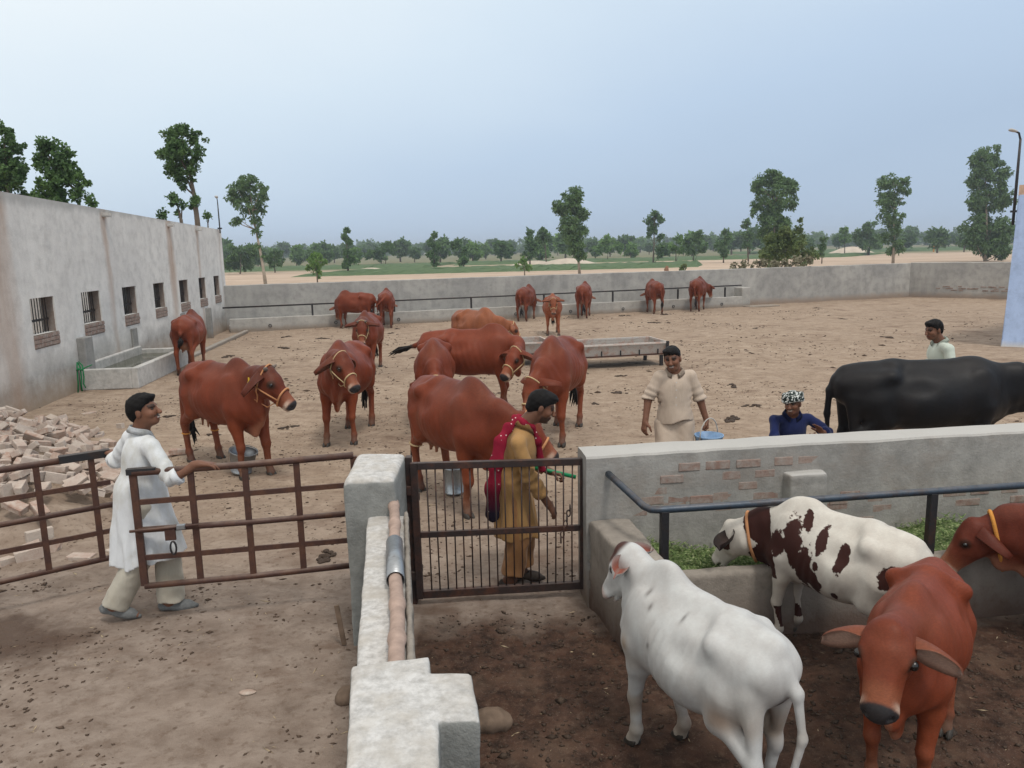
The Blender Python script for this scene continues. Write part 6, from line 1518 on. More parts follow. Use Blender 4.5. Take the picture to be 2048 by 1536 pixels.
animal('cow', at(-.80, 17.95), R(-52), 1.05, dict(seed=9, hump=.5, neck_yaw=48, neck_pitch=-8, neck_len=.46, head_yaw=20, head_pitch=50, dark=.1, base=V3(0.249, 0.0840, 0.0378)),
       'orange-red cow standing at the end of the metal feed troughs', 'cow', vox=.024, halter=dict(mat='cream_rope', w=.009))
animal('cow', at(1.33, 24.35), R(-92), .98, dict(seed=10, hump=.5, neck_yaw=2, neck_pitch=22, neck_len=.36, head_pitch=58, dark=.1, len=.9, base=V3(0.232, 0.0680, 0.0297), step=dict(FL=(.05, .04), FR=(0, -.03))),
       'slim orange-red heifer facing the camera behind the metal feed troughs', 'cow', vox=.028, detail=1, halter=dict(mat='cream_rope', w=.009), ear_kw=dict(out=1.0, down=-.25, back=.1))
# --- the row eating at the far trough
FARG = 'cows eating at the far trough'
far = [((-5.55, 27.45), 160, dict(neck_yaw=-40, fat=1.0), 'red cow standing side-on at the far trough, leftmost of that row', TAILR, 1.02),
       ((-4.47, 27.85), 96, dict(tail=[(-.80, 0, 1.06), (-.92, .10, .96), (-.95, .28, .80), (-.93, .42, .66)]), 'red cow at the far trough swinging its tail aside', None, 1.05),
       ((.62, 29.45), 72, dict(base=V3(0.144, 0.0321, 0.0142)), 'red cow at the far trough, behind the heifer facing the camera', TAILR, 1.02),
       ((2.86, 29.85), 78, dict(udder=.8), 'red cow with a full udder at the far trough', TAILR, 1.04),
       ((5.80, 31.05), 94, dict(base=V3(0.150, 0.0334, 0.0147)), 'dark red cow at the far trough, second from the end pillar', TAILR, 1.04),
       ((7.72, 31.72), 66, dict(neck_yaw=-30, neck_pitch=-12, base=V3(0.143, 0.0317, 0.0140)), 'red cow at the far trough nearest the end pillar', TAILR, 1.05)]
for i, (p, hd, kw, lab, tl, sc) in enumerate(far):
    q = dict(DOWN, seed=20 + i, hump=.6, fat=.95, dark=.4); q.update(kw)
    if tl: q['tail'] = tl
    animal('cow', at(*p), R(hd), sc, q, lab, 'cow', FARG, vox=.030, detail=0)
# --- buffalo beside the squatting man
animal('buffalo', at(4.66, 8.42), R(-4), 1.11, dict(seed=31, len=1.12, hump=0, fat=1.06, udder=1.1, neck_yaw=2, neck_pitch=2, neck_len=.66, head_pitch=30, dewlap=.25, neck_thick=1.12, ribs=.0,
       tail=[(-.79, 0, 1.06), (-.845, .01, .95), (-.85, .03, .70), (-.835, .03, .42)], switch=.2), 'black water buffalo standing behind the pen wall', 'buffalo', vox=.017, coat=coat_black, mat='black_hide',
       ear_in=V3(.05, .035, .03), tag_side=-1, halter=dict(mat='cream_rope', w=.012))
# --- calf pen
animal('calf', at(.93, 3.52), R(120), .80, dict(seed=41, hump=.70, len=.82, face_len=.86, neck_yaw=-2, neck_pitch=42, neck_len=.36, head_yaw=26, head_pitch=52, fat=1.04, dewlap=1.15, ribs=.005, folds=.010, head=.95,
       step=dict(FL=(.02, .0), FR=(-.10, -.03), HL=(-.1, .0), HR=(.08, 0)), tail=[(-.78, .0, 1.06), (-.87, -.04, .93), (-.90, -.07, .66), (-.86, -.02, .38), (-.83, .05, .22)], switch=.22),
       'white humped calf standing with its back to the camera', 'calf', vox=.0105, coat=coat_white, mat='pale_coat', ear_col=V3(.56, .55, .53), ear_in=V3(.30, .085, .055), ear_kw=dict(out=1.0, down=.05, back=.25, L=.21, Wd=.13, face=(-.8, 0, .25)))
animal('calf', at(2.10, 4.66), R(128), .79, dict(seed=42, hump=.12, len=.86, neck_yaw=24, neck_pitch=-12, neck_len=.46, head_yaw=-20, head_pitch=52, face_len=.9, fat=1.0, dewlap=.35, ribs=.003, head=.95, tail=[(-.79, 0, 1.08), (-.90, -.02, 1.00), (-.93, -.06, .86), (-.90, -.1, .68)], collar=('orange_rope', .55, .014)),
       'white calf with dark brown patches feeding at the manger', 'calf', vox=.0105, coat=coat_spotted, mat='spotted_coat', ear_col=V3(.025, .016, .014), ear_in=V3(.03, .02, .018), ear_kw=dict(out=1.0, down=.12, back=.30, L=.34, Wd=.18, face=(-.5, 0, .8)))
animal('calf', at(2.06, 3.66), R(-127), .80, dict(seed=43, hump=.35, len=.80, neck_yaw=-8, neck_pitch=34, neck_len=.34, head_yaw=12, head_pitch=42, face_len=.86, face_wid=1.20, fat=.92, dewlap=1.3, dark=.25, ribs=.001, head=1.10, base=V3(0.171, 0.0380, 0.0168)),
       'orange-brown calf nearest the camera with long drooping ears', 'calf', vox=.0105, ear_kw=dict(out=1.0, down=.28, back=.05, L=.23, Wd=.125, face=(.9, 0, .30), root=(.07, .095, -.055)), ear_in=V3(.46, .31, .24), ear_col=V3(.22, .065, .032))
animal('calf', at(3.93, 4.72), R(152), .82, dict(seed=44, hump=.3, neck_yaw=6, neck_pitch=-14, neck_len=.5, head_yaw=0, head_pitch=50, dark=1, base=V3(.13, .03, .017), collar=('orange_collar', .62, .016)),
       'dark red calf in an orange collar feeding at the manger on the right', 'calf', vox=.016, ear_kw=dict(out=.4, down=.9, back=.3))
# ---------------------------------------------------------------- the five people
# man in white, walking through between the two gate leaves, hand on the top pipe
p1, T1, J1, f1, l1 = person((-2.82, 5.60, ground_z(-2.82, 5.60)), dict(yaw=32, seed=3, tone=1.0, teeth=1, moustache=1,
    j=dict(head=(.075, .01, 1.585), neck=(.035, .02, 1.425), pelvis=(-.005, .0, .92), lsh=(-.115, .16, 1.345), lel=(-.28, .22, 1.15), lwr=(-.385, .37, 1.165), lhand=(-.46, .44, 1.17),
           rsh=(.155, -.115, 1.335), rel=(.33, -.20, 1.12), rwr=(.515, -.165, 1.215), rhand=(.63, -.15, 1.205),
           lkn=(.13, .06, .48), lan=(.13, .02, .085), rkn=(-.02, -.10, .47), ran=(-.22, -.14, .13)),
    head_dir=(0, 10, 0), lpalm=(.6, (.2, 0, -1), (1, 0, 0)), rpalm=(.28, (0, 0, -1), (-.1, 1, 0)), lfoot=(4, -.02), rfoot=(8, -.32),
    kameez=dict(mat='white_cotton', sleeve=.28, cuff=1.15, hem=.44, tilt=(.12, 0, 0), skirt=[((-.005, .0, .96), (.03, -.02, .36), .150, .205, 1.0), ((-.05, -.02, .98), (-.13, -.05, .34), .115, .135, 1.0), ((.05, .01, .98), (.12, .02, .42), .115, .150, 1.0)]),
    shalwar=dict(mat='cream_cotton', w=1.0, hem=.098, len=.01), shoes='grey_shoe'), 'man in a long white stained shirt walking between the two gate leaves')
# man in khaki bending beside the barred gate
p2, T2, J2, f2, l2 = person((.02, 5.92, ground_z(.02, 5.92)), dict(yaw=-8, seed=8, tone=.85, beard=.75,
    j=dict(head=(.205, -.03, 1.475), neck=(.075, -.02, 1.335), pelvis=(-.03, .02, .86), lsh=(.06, .16, 1.24), lel=(.10, .20, .99), lwr=(.28, .12, .90), lhand=(.38, .08, .88),
           rsh=(.02, -.19, 1.23), rel=(.10, -.20, .96), rwr=(.235, -.16, .735), rhand=(.30, -.14, .63),
           lkn=(.06, .10, .47), lan=(.03, .09, .085), rkn=(.02, -.08, .46), ran=(-.06, -.09, .085)),
    head_dir=(2, -22, 0), lpalm=(1.0, (-.2, -.3, -1), (0, -1, .4)), rpalm=(.25, (-.9, .3, 0), (0, .7, 0)), lfoot=(-20,), rfoot=(-12,),
    kameez=dict(mat='khaki_cotton', sleeve=.72, cuff=.95, hem=.42, skirt=[((-.03, .01, .88), (-.01, .0, .38), .145, .180, 1.05)]),
    shalwar=dict(mat='rust_cotton', w=.95, hem=.098, len=-.04), shoes='dark_sandal'), 'bearded man in khaki with a red dotted scarf behind the barred gate')
cloth_strip('scarf', [([(.135, -.075, 1.325), (.06, -.085, 1.36), (.0, -.03, 1.385), (.03, .06, 1.365), (.12, .075, 1.31)], [.022, .026, .028, .026, .022], None),
                      ([(.135, -.075, 1.325), (.175, -.05, 1.20), (.19, -.01, 1.05), (.205, .02, .96)], [.022, .024, .024, .034], None),
                      ([(.02, -.05, 1.375), (-.06, -.10, 1.335), (-.125, -.135, 1.22), (-.16, -.15, 1.05), (-.185, -.15, .85), (-.195, -.14, .64)], [.024, .034, .044, .048, .054, .056], ((.25, .97, 0), 2.4))], 'red_scarf', p2)
gst = tube_object('green_pipe', [(.10, 6.04, .955), (.30, 6.01, .915), (.50, 5.985, .87)], .0165, M['green_plastic'], None, 12); tag(gst, 'short green plastic pipe held by the man in khaki', 'pipe')
# man in beige walking up with a pail
p3, T3, J3, f3, l3 = person((1.67, 7.78, ground_z(1.67, 7.78)), dict(yaw=-98, seed=12, tone=1.0, teeth=1, moustache=1, fringe_side=-.02,
    j=dict(head=(-.035, -.05, 1.565), neck=(-.005, -.01, 1.425), pelvis=(.01, .02, .90), lsh=(.160, .0, 1.375), lel=(.265, .0, 1.13), lwr=(.325, -.03, .925), lhand=(.34, -.04, .83),
           rsh=(-.155, .0, 1.375), rel=(-.265, .02, 1.14), rwr=(-.305, -.05, .925), rhand=(-.325, -.07, .83),
           lkn=(.10, -.02, .48), lan=(.10, .10, .09), rkn=(-.09, -.10, .49), ran=(-.10, -.16, .085)),
    head_dir=(-112, -6, 7), lpalm=(1.35, (-1, .2, 0), (0, -1, 0)), rpalm=(.55, (.7, .5, 0), (0, -1, 0)), lfoot=(-92,), rfoot=(-98,),
    kameez=dict(mat='beige_cotton', sleeve=.04, cuff=1.05, hem=.93, tilt=(.14, .1, 0), skirt=[((.01, .01, 1.12), (.02, .0, .86), .135, .160, 1.1)]),
    shalwar=dict(mat='beige_cotton', w=1.25, hem=.10), shoes='dark_sandal'), 'smiling man in beige carrying a pail across the yard')
for k in range(4): box_object('button', J3['neck'] + f3*(.132 + .012*k) + V3(.012, 0, -.09 - .075*k), (.010, .006, .010), M['limewash'], p3)
pl = pail((2.025, 7.735, .50), .105, .145, .26, 'blue_plastic', 'pale blue pail hanging from the hand of the man in beige', bail='up'); pl.rotation_euler = (0, 0, R(40))
# man squatting by the buffalo
p4, T4, J4, f4, l4 = person((3.12, 8.36, ground_z(3.12, 8.36)), dict(yaw=-98, seed=17, tone=.9, teeth=1, moustache=1, hair=0,
    j=dict(head=(-.03, -.06, .95), neck=(.0, .02, .81), pelvis=(.02, .16, .26), lsh=(.20, .04, .745), lel=(.345, -.10, .62), lwr=(.225, -.27, .66), lhand=(.16, -.31, .74),
           rsh=(-.18, .04, .745), rel=(-.235, -.12, .53), rwr=(.0, -.28, .59), rhand=(.09, -.31, .62),
           lkn=(.30, -.16, .52), lan=(.17, .0, .085), rkn=(-.20, -.18, .52), ran=(-.10, -.02, .085)),
    head_dir=(-128, -4, 4), lpalm=(.15, (-.8, -.5, .2), (-.4, 0, .8)), rpalm=(.4, (.3, .2, 1), (0, 0, 1)), lfoot=(-80,), rfoot=(-112,),
    kameez=dict(mat='navy_cotton', sleeve=.70, cuff=.95, hem=.12, cuffs=0, skirt=[((.02, .12, .40), (.02, .10, .15), .20, .23, 1.1)]),
    shalwar=dict(mat='navy_cotton', w=.95, hem=.09), shoes='dark_sandal'), 'squatting man in dark blue with a patterned head cloth, hands raised')
def turban():
    X = Flesh(.02); Hm = np.stack([unit(T4(1, 0, 0) - T4(0, 0, 0)), unit(T4(0, 1, 0) - T4(0, 0, 0)), unit(T4(0, 0, 1) - T4(0, 0, 0))])
    X.ell(T4(-.015, 0, .075), (.105, .088, .065), rot=Hm)
    for a in range(3):
        ring = [T4(.112*math.cos(t) - .012, .096*math.sin(t), .045 + .022*a + .012*math.sin(t*2 + a*2)) for t in np.linspace(0, 2*math.pi, 17)]
        X.chain(ring, [.022 - .003*a]*17, k=.012)
    X.limb(T4(-.09, -.05, .03), T4(-.10, -.06, -.06), .028, .020, k=.02)
    P, Q = X.skin(.007, disp=lambda p: .005*sines(p, 4, 70)); skin_object('head_cloth', P, Q, M['patterned_turban'], p4)
turban()
# man in mint green beyond the buffalo
p5, T5, J5, f5, l5 = person((5.42, 9.60, ground_z(5.42, 9.6)), dict(yaw=-158, seed=21, tone=.9,
    j=dict(head=(-.125, -.02, 1.565), neck=(-.03, .0, 1.42), pelvis=(.04, .02, .90), lsh=(-.02, -.185, 1.345), lel=(.02, -.26, 1.08), lwr=(-.16, -.30, 1.03), lhand=(-.25, -.30, 1.04),
           rsh=(.04, .18, 1.345), rel=(.06, .20, 1.08), rwr=(-.12, .16, 1.12), rhand=(-.25, .14, 1.16),
           lkn=(.0, -.08, .48), lan=(.06, -.08, .085), rkn=(-.02, .10, .48), ran=(-.06, .10, .085)),
    head_dir=(-165, -10, 0), lpalm=(.9, (0, .3, -1), (0, 1, 0)), rpalm=(.9, (0, 0, -1), (0, -1, 0)), lfoot=(-165,), rfoot=(-160,),
    kameez=dict(mat='mint_cotton', sleeve=.8, hem=.42, skirt=[((.04, .02, .90), (.04, .02, .40), .16, .20, 1.2)]), shalwar=dict(mat='mint_cotton'), shoes='dark_sandal'), 'man in a mint green shirt walking behind the buffalo')
# pails on the ground
pail((-3.42, 9.32, .015), .125, .165, .28, 'galvanised', 'galvanised pail tilted under the dark red haltered cow', tilt=(.12, .18, .3))
pail((-.675, 8.30, .01), .105, .105, .30, 'steel_pail', 'tall steel milk pail standing under the cow behind the barred gate', bail=False)
# ---------------------------------------------------------------- trees
def leaf_material(name, a, b, c):
    m = Mat(name, .55, .3); n = m.noise(m.pos(), 1.7, 4, .65); n2 = m.noise(m.pos(), 14, 2)
    col = m.mix(m.ramp(n, [(.32, 0.0), (.66, 1.0)]), a, b)
    col = m.mix(m.ramp(n2, [(.52, 0.0), (.78, .6)]), col, c)
    m.color(col)
    t = m.n('ShaderNodeBsdfTranslucent'); m.l(col, t.inputs[0]); mx = m.n('ShaderNodeMixShader'); mx.inputs[0].default_value = .30
    m.l(m.p.outputs[0], mx.inputs[1]); m.l(t.outputs[0], mx.inputs[2]); m.l(mx.outputs[0], m.out.inputs[0]); M[name] = m.m
leaf_material('leaf_e', (0.054, 0.114, 0.041), (0.132, 0.222, 0.079), (0.228, 0.312, 0.156))
leaf_material('leaf_b', (0.050, 0.110, 0.034), (0.120, 0.210, 0.062), (0.180, 0.276, 0.102))
leaf_material('leaf_l', (0.084, 0.174, 0.038), (0.180, 0.306, 0.074), (0.252, 0.372, 0.120))
leaf_material('leaf_o', (.075, .125, .034), (.155, .205, .066), (.25, .26, .12))
leaf_material('leaf_dry', (.13, .12, .06), (.26, .24, .16), (.42, .40, .31))
plain('bark', (.14, .11, .085), .9, .1, var=.3, scale=6, bump=.5)
plain('pale_bark', (.34, .29, .23), .9, .1, var=.25, scale=4, bump=.4)

def leaf_cloud(clumps, leaf, droop, rs, dens, depth=1.0, sub=.33):
    """leaf blades gathered in tufts on the outside of each clump; clumps = (x, y, z, r)"""
    V = []
    for (cx, cy, cz, r) in clumps:
        nt = max(5, int(14*dens)); n = int(np.clip(52*dens*(r/leaf)**1.75, 50, 1500))
        d = rs.normal(size=(nt, 3)); d /= np.linalg.norm(d, axis=1)[:,None]; d[:,1] *= depth
        tc = np.array([cx, cy, cz]) + d*r*rs.uniform(.35, 1.0, (nt, 1)); tr = r*sub*rs.uniform(.6, 1.35, nt)
        k = rs.randint(0, nt, n); o = rs.normal(size=(n, 3)); o /= np.linalg.norm(o, axis=1)[:,None]
        p = tc[k] + o*tr[k][:,None]*rs.uniform(.2, 1, (n, 1))**.6
        a = rs.normal(size=(n, 3)); a /= np.linalg.norm(a, axis=1)[:,None]; a[:,2] -= droop; a /= np.linalg.norm(a, axis=1)[:,None]
        s = np.cross(a, rs.normal(size=(n, 3))); s /= np.linalg.norm(s, axis=1)[:,None] + 1e-9
        L = leaf*rs.uniform(.7, 1.5, (n, 1)); w = L*(.26 if droop > .5 else .36)
        V.append(np.stack([p, p + a*L*.45 + s*w, p + a*L, p + a*L*.45 - s*w], 1).reshape(-1, 3))
    V = np.concatenate(V); return V, np.arange(len(V)).reshape(-1, 4)
def tree(name, loc, trunk, clumps, kind, dens, label=None, seed=1, group=None, r0=None):
    root = empty(name, loc); D = loc[1]; rs = np.random.RandomState(seed)
    tag(root, label, 'shrub' if name == 'shrub' else 'tree', group)
    cl = []
    for x, z, r in clumps:
        cl.append((x, rs.uniform(-.45, .45)*r*1.3, z, r))
        if r > .45: cl.append((x + rs.uniform(-.4, .4)*r, rs.uniform(-1, 1)*r*.8, z + rs.uniform(-.4, .4)*r, r*.7))
    leaf = max(.095, D*.0024) if kind != 'e' else max(.13, D*.0032)
    V, Q = leaf_cloud(cl, leaf, .9 if kind == 'e' else .15, rs, dens)
    V[:,2] = np.maximum(V[:,2], .03)
    skin_object('crown', V, Q, M['leaf_' + kind], root, smooth=False)
    h = max(c[2] for c in cl); r0 = r0 or .012*h + .04; bm = bmesh.new(); n = len(trunk)
    pts = [Vector((x, 0, z)) for x, z in trunk]
    add_tube(bm, [Vector((pts[0].x, 0, -.3))] + pts[1:], [r0*1.25] + [r0*(1 - .75*i/(n-1)) for i in range(1, n)], 8)
    for (x, y, z, r) in cl[::2]:
        b = min(pts, key=lambda p: abs(p.z - (z - 1.1*r - .25*h*.1))) if z > pts[0].z else pts[0]
        m_ = Vector(((b.x + x)/2 + rs.uniform(-.1, .1)*r, y*.4, b.z*.45 + z*.55 - .15*r))
        add_tube(bm, [b, m_, Vector((x, y, z + r*.3))], [r0*.38, r0*.26, r0*.07], 5)
    bm_object('trunk', bm, M['pale_bark' if kind == 'e' else 'bark'], root, True)
    return root
TREES = [
('eucalyptus_tree', 'tall leaning eucalyptus with drooping leaves beyond the shed corner', (-19.79, 63, -0.1), [(0.0, 0.0), (-0.12, 1.51), (-0.28, 3.11), (-0.48, 4.7), (-0.63, 6.27), (-0.7, 7.9)], [(-0.68, 8.13, 1.09), (-1.52, 7.61, 0.92), (0.16, 7.73, 0.84), (-0.99, 6.74, 1.0), (-0.09, 6.53, 0.67), (-0.5, 5.48, 0.5), (-1.78, 5.51, 0.46), (-2.34, 5.4, 0.29), (-0.49, 4.5, 0.42), (-0.41, 3.51, 0.33), (-0.28, 2.63, 0.25)], 'e', 0.8),
('eucalyptus_tree', 'dense drooping eucalyptus behind the middle of the far wall', (6.98, 77, -0.1), [(0.0, 0.0), (-0.18, 2.01), (-0.46, 4.92), (-0.68, 7.7)], [(-0.68, 7.7, 1.12), (-0.94, 6.47, 1.43), (-2.01, 6.73, 0.71), (0.28, 6.11, 0.77), (-0.95, 4.84, 1.53), (-0.47, 3.33, 1.17), (-0.18, 2.11, 0.77), (0.32, 4.33, 0.61)], 'e', 1.15),
('eucalyptus_tree', 'round-headed eucalyptus rising behind the bush on the far wall', (27.15, 80, -0.1), [(0.0, 0.0), (0.02, 2.56), (-0.15, 7.06)], [(-0.38, 9.13, 1.17), (1.26, 8.51, 1.06), (-1.72, 8.47, 0.96), (-0.06, 7.3, 1.91), (1.79, 6.77, 0.69), (-1.9, 6.35, 0.74), (-0.23, 5.17, 1.59), (0.66, 4.45, 1.11), (-0.8, 3.98, 0.9), (0.11, 2.96, 0.96)], 'e', 1.25),
('eucalyptus_tree', 'thin-crowned eucalyptus between the bush and the wall corner', (45.43, 92, -0.1), [(0.0, 0.0), (-0.06, 2.8), (-0.28, 6.25), (-0.47, 9.1)], [(-1.82, 9.24, 0.92), (-0.61, 9.44, 1.04), (0.8, 9.24, 0.79), (-0.27, 7.79, 1.53), (-1.41, 7.42, 1.16), (1.16, 8.33, 0.49), (-0.72, 5.69, 1.4), (-0.02, 3.95, 1.16), (-0.85, 3.16, 0.79), (0.38, 2.32, 0.92), (-0.16, 1.64, 0.67)], 'e', 0.75),
('eucalyptus_tree', 'broad tall eucalyptus beside the blue building', (57.56, 94, -0.1), [(0.0, 0.0), (0.02, 2.55), (-0.5, 7.26), (-1.07, 12.46)], [(-1.09, 12.8, 1.25), (-2.56, 11.92, 0.81), (0.17, 11.86, 1.06), (-1.19, 10.45, 1.75), (0.62, 10.13, 1.18), (-2.31, 9.62, 1.06), (-0.1, 8.12, 1.93), (-1.52, 7.28, 1.31), (1.59, 7.21, 1.12), (-0.17, 5.5, 1.93), (-1.7, 4.36, 1.43), (1.55, 4.29, 1.37), (0.03, 3.15, 2.24), (-1.85, 2.59, 1.12), (2.01, 2.51, 1.5), (0.16, 1.66, 1.5), (2.45, 1.02, 0.94)], 'e', 1.1),
('shade_tree', 'round-crowned tree on a slim trunk behind the shed', (-11.84, 30, 0.0), [(0.0, 0.0), (-0.02, 4.03), (-0.05, 4.95), (-0.13, 5.69), (-0.28, 6.51)], [(-0.25, 7.25, 0.36), (-0.66, 7.08, 0.36), (0.17, 6.95, 0.34), (-0.42, 6.61, 0.64), (0.26, 6.45, 0.32), (-1.15, 6.44, 0.24), (-0.8, 5.98, 0.4), (-0.32, 5.75, 0.4), (0.05, 6.0, 0.32), (-0.47, 5.37, 0.2), (0.0, 4.73, 0.2), (-0.17, 4.55, 0.12)], 'b', 1.1),
('young_tree', 'small leafy tree top over the shed roof, left of the slim trunk', (-11.61, 28, 0.0), [(0.0, 0.0), (-0.03, 3.95), (-0.12, 4.51)], [(-0.13, 4.75, 0.22), (-0.31, 4.58, 0.15), (0.05, 4.47, 0.15), (-0.13, 4.19, 0.11)], 'b', 0.9),
('young_tree', 'tiny tree top just over the shed roof', (-12.25, 28, 0.0), [(0.0, 0.0), (-0.02, 3.96)], [(-0.03, 4.19, 0.2)], 'b', 0.9),
('young_tree', 'tiny tree top over the shed roof near the lamp post', (-10.84, 28, 0.0), [(0.0, 0.0), (0.14, 3.84)], [(0.2, 4.03, 0.17)], 'b', 0.9),
('shade_tree', 'dark leafy tree over the shed roof at the left edge', (-15.29, 24, 0.0), [(0.0, 0.0), (0.18, 5.5)], [(0.26, 6.34, 0.35), (0.06, 5.94, 0.43), (0.59, 6.07, 0.24), (0.33, 5.5, 0.46), (-0.19, 5.22, 0.57), (0.58, 5.08, 0.3), (0.15, 4.74, 0.45)], 'b', 1.1),
('shade_tree', 'wide dark leafy tree over the near end of the shed roof', (-13.64, 24, 0.0), [(0.0, 0.0), (0.04, 5.32)], [(-0.2, 6.03, 0.25), (0.09, 5.9, 0.32), (0.35, 5.61, 0.33), (-0.4, 5.62, 0.25), (-0.14, 5.33, 0.49), (0.45, 5.17, 0.37), (0.81, 4.93, 0.24), (0.1, 4.81, 0.49), (0.68, 4.62, 0.27), (0.99, 4.39, 0.18), (-0.37, 4.72, 0.43)], 'b', 1.05),
('shrub', 'olive-green bush growing up against the far wall', (16.7, 47, -0.1), [(0.0, 0.0), (-0.01, 2.35)], [(-0.37, 2.35, 0.94), (0.52, 2.63, 0.81), (-1.12, 2.22, 0.62), (1.21, 2.02, 0.56), (-0.1, 3.12, 0.56), (-0.84, 2.81, 0.53), (0.72, 3.57, 0.28), (0.82, 4.1, 0.16)], 'o', 1.25),
('young_tree', 'slim tall young tree beside the left crop strip', (-20.93, 101, -0.1), [(0.0, 0.0), (-0.03, 1.78), (-0.0, 5.46)], [(0.07, 5.59, 0.47), (-0.24, 4.71, 0.6), (0.23, 4.0, 0.54), (-0.09, 2.87, 0.47), (0.11, 1.84, 0.74), (-0.26, 1.08, 0.54)], 'b', 1),
('young_tree', 'small light green tree just behind the far wall', (-15.35, 62, -0.1), [(0.0, 0.0), (-0.02, 1.04), (-0.02, 2.23)], [(0.0, 2.5, 0.49), (-0.16, 1.84, 0.58), (0.07, 1.2, 0.37), (-0.7, 1.61, 0.25), (0.53, 2.06, 0.29)], 'l', 0.8),
('young_tree', 'slim young tree standing in the crop strip', (-11.02, 115, -0.1), [(0.0, 0.0), (0.04, 2.81), (0.05, 4.98)], [(0.05, 5.05, 0.53), (-0.28, 3.98, 0.76), (0.35, 3.17, 0.61), (-0.21, 2.09, 0.84), (0.04, 0.99, 0.61)], 'b', 1),
('young_tree', 'young tree with a lopsided top in the crop strip', (-6.72, 115, -0.1), [(0.0, 0.0), (-0.09, 1.63), (-0.62, 3.46)], [(-0.91, 3.68, 0.76), (-1.51, 3.33, 0.46), (0.16, 2.72, 0.53), (0.05, 1.63, 0.84), (-0.27, 0.83, 0.69)], 'b', 1),
('young_tree', 'feathery young tree left of the drooping eucalyptus', (3.18, 120, -0.1), [(0.0, 0.0), (0.04, 2.49), (0.09, 5.36)], [(0.09, 5.21, 0.64), (-0.24, 4.01, 0.88), (0.27, 2.72, 0.96), (-0.36, 1.67, 0.88)], 'b', 0.9),
('young_tree', 'lollipop-shaped young tree beside the drooping eucalyptus', (5.96, 125, -0.1), [(0.0, 0.0), (-0.12, 2.43), (-0.33, 4.79)], [(-0.57, 5.03, 0.91), (-0.02, 4.23, 0.99), (-1.14, 4.02, 0.66)], 'b', 1),
('young_tree', 'sparse sapling just behind the far wall', (1.38, 70, -0.1), [(0.0, 0.0), (-0.03, 0.86), (-0.11, 1.53)], [(-0.2, 1.53, 0.46), (0.16, 1.08, 0.46), (-0.7, 1.27, 0.23)], 'l', 0.5),
('young_tree', 'upright young tree with an open crown right of centre', (21.24, 115, -0.1), [(0.0, 0.0), (0.12, 2.84), (0.15, 6.8)], [(0.29, 7.15, 0.76), (-0.58, 6.46, 0.76), (1.18, 6.42, 0.61), (0.09, 5.36, 0.92), (-0.56, 4.3, 0.53), (0.99, 3.9, 0.61), (1.08, 2.45, 0.69), (1.09, 1.29, 0.53)], 'b', 0.85),
('young_tree', 'feather-topped young tree in the row right of centre', (31.66, 115, -0.1), [(0.0, 0.0), (0.01, 2.61), (0.18, 4.63)], [(0.18, 4.49, 0.53), (0.57, 3.69, 0.61), (-0.28, 2.62, 0.92), (0.04, 1.45, 0.69)], 'b', 1),
('young_tree', 'spreading young tree in the row right of centre', (28.48, 120, -0.1), [(0.0, 0.0), (-0.19, 2.33)], [(0.54, 4.13, 0.96), (-1.05, 3.18, 0.8), (1.04, 2.3, 0.96), (-0.65, 1.88, 0.8)], 'b', 0.9),
('young_tree', 'pale young tree in the row right of centre', (25.7, 120, -0.1), [(0.0, 0.0), (-0.04, 2.76)], [(0.26, 3.66, 0.8), (-0.49, 2.47, 0.72), (0.59, 1.99, 0.64)], 'l', 0.9),
('young_tree', 'slim tree just left of the round-headed eucalyptus', (36.89, 120, -0.1), [(0.0, 0.0), (-0.25, 3.28), (-0.4, 5.54)], [(-0.33, 5.84, 0.64), (-0.77, 5.33, 0.48), (-0.12, 3.96, 0.88), (-0.23, 2.53, 0.8)], 'b', 0.9),
('young_tree', 'dark column of a young tree right of the bush', (40.2, 100, -0.1), [(0.0, 0.0), (-0.02, 2.36)], [(0.01, 3.06, 0.4), (-0.01, 2.11, 0.46), (-0.1, 1.29, 0.4)], 'b', 1.2),
('young_tree', 'rounded light green tree beyond the sand heaps', (18.92, 150, -0.1), [(0.0, 0.0), (0.1, 2.09)], [(0.0, 3.23, 1.59), (2.02, 2.81, 1.19), (-1.54, 2.32, 0.99)], 'l', 1),
('shade_tree', 'spreading dark tree left of the thin-crowned eucalyptus', (69.12, 150, -0.1), [(0.0, 0.0), (-0.4, 3.85)], [(-0.39, 5.36, 1.39), (-1.84, 3.88, 1.39), (0.91, 2.88, 1.59), (-1.25, 1.98, 1.19)], 'b', 1),
('shade_tree', 'flat-topped pale tree behind the white sand mound', (68.98, 160, -0.1), [(0.0, 0.0), (-0.29, 4.02)], [(-0.44, 4.83, 0.96), (-0.04, 3.21, 1.17)], 'l', 0.9),
('shade_tree', 'big round tree beyond the left crop strip', (-23.88, 150, -0.1), [(0.0, 0.0), (0.23, 2.54)], [(0.29, 3.58, 1.19), (1.31, 2.99, 1.09), (-1.3, 2.58, 1.19), (-2.87, 2.04, 0.99)], 'b', 1),
('shade_tree', 'domed dark tree behind the small light green tree', (-38.96, 160, -0.1), [(0.0, 0.0), (0.19, 2.31)], [(0.44, 3.12, 1.49), (1.93, 2.28, 1.17), (-1.67, 2.15, 1.27), (-3.95, 1.8, 1.27)], 'b', 1),
('shade_tree', 'dark bushy tree clump by the corner of the shed', (-38.81, 112, -0.1), [(0.0, 0.0), (0.35, 2.71)], [(-0.48, 3.08, 1.19), (1.7, 3.38, 1.19), (0.29, 2.0, 1.49), (-1.18, 1.6, 1.04)], 'b', 1),
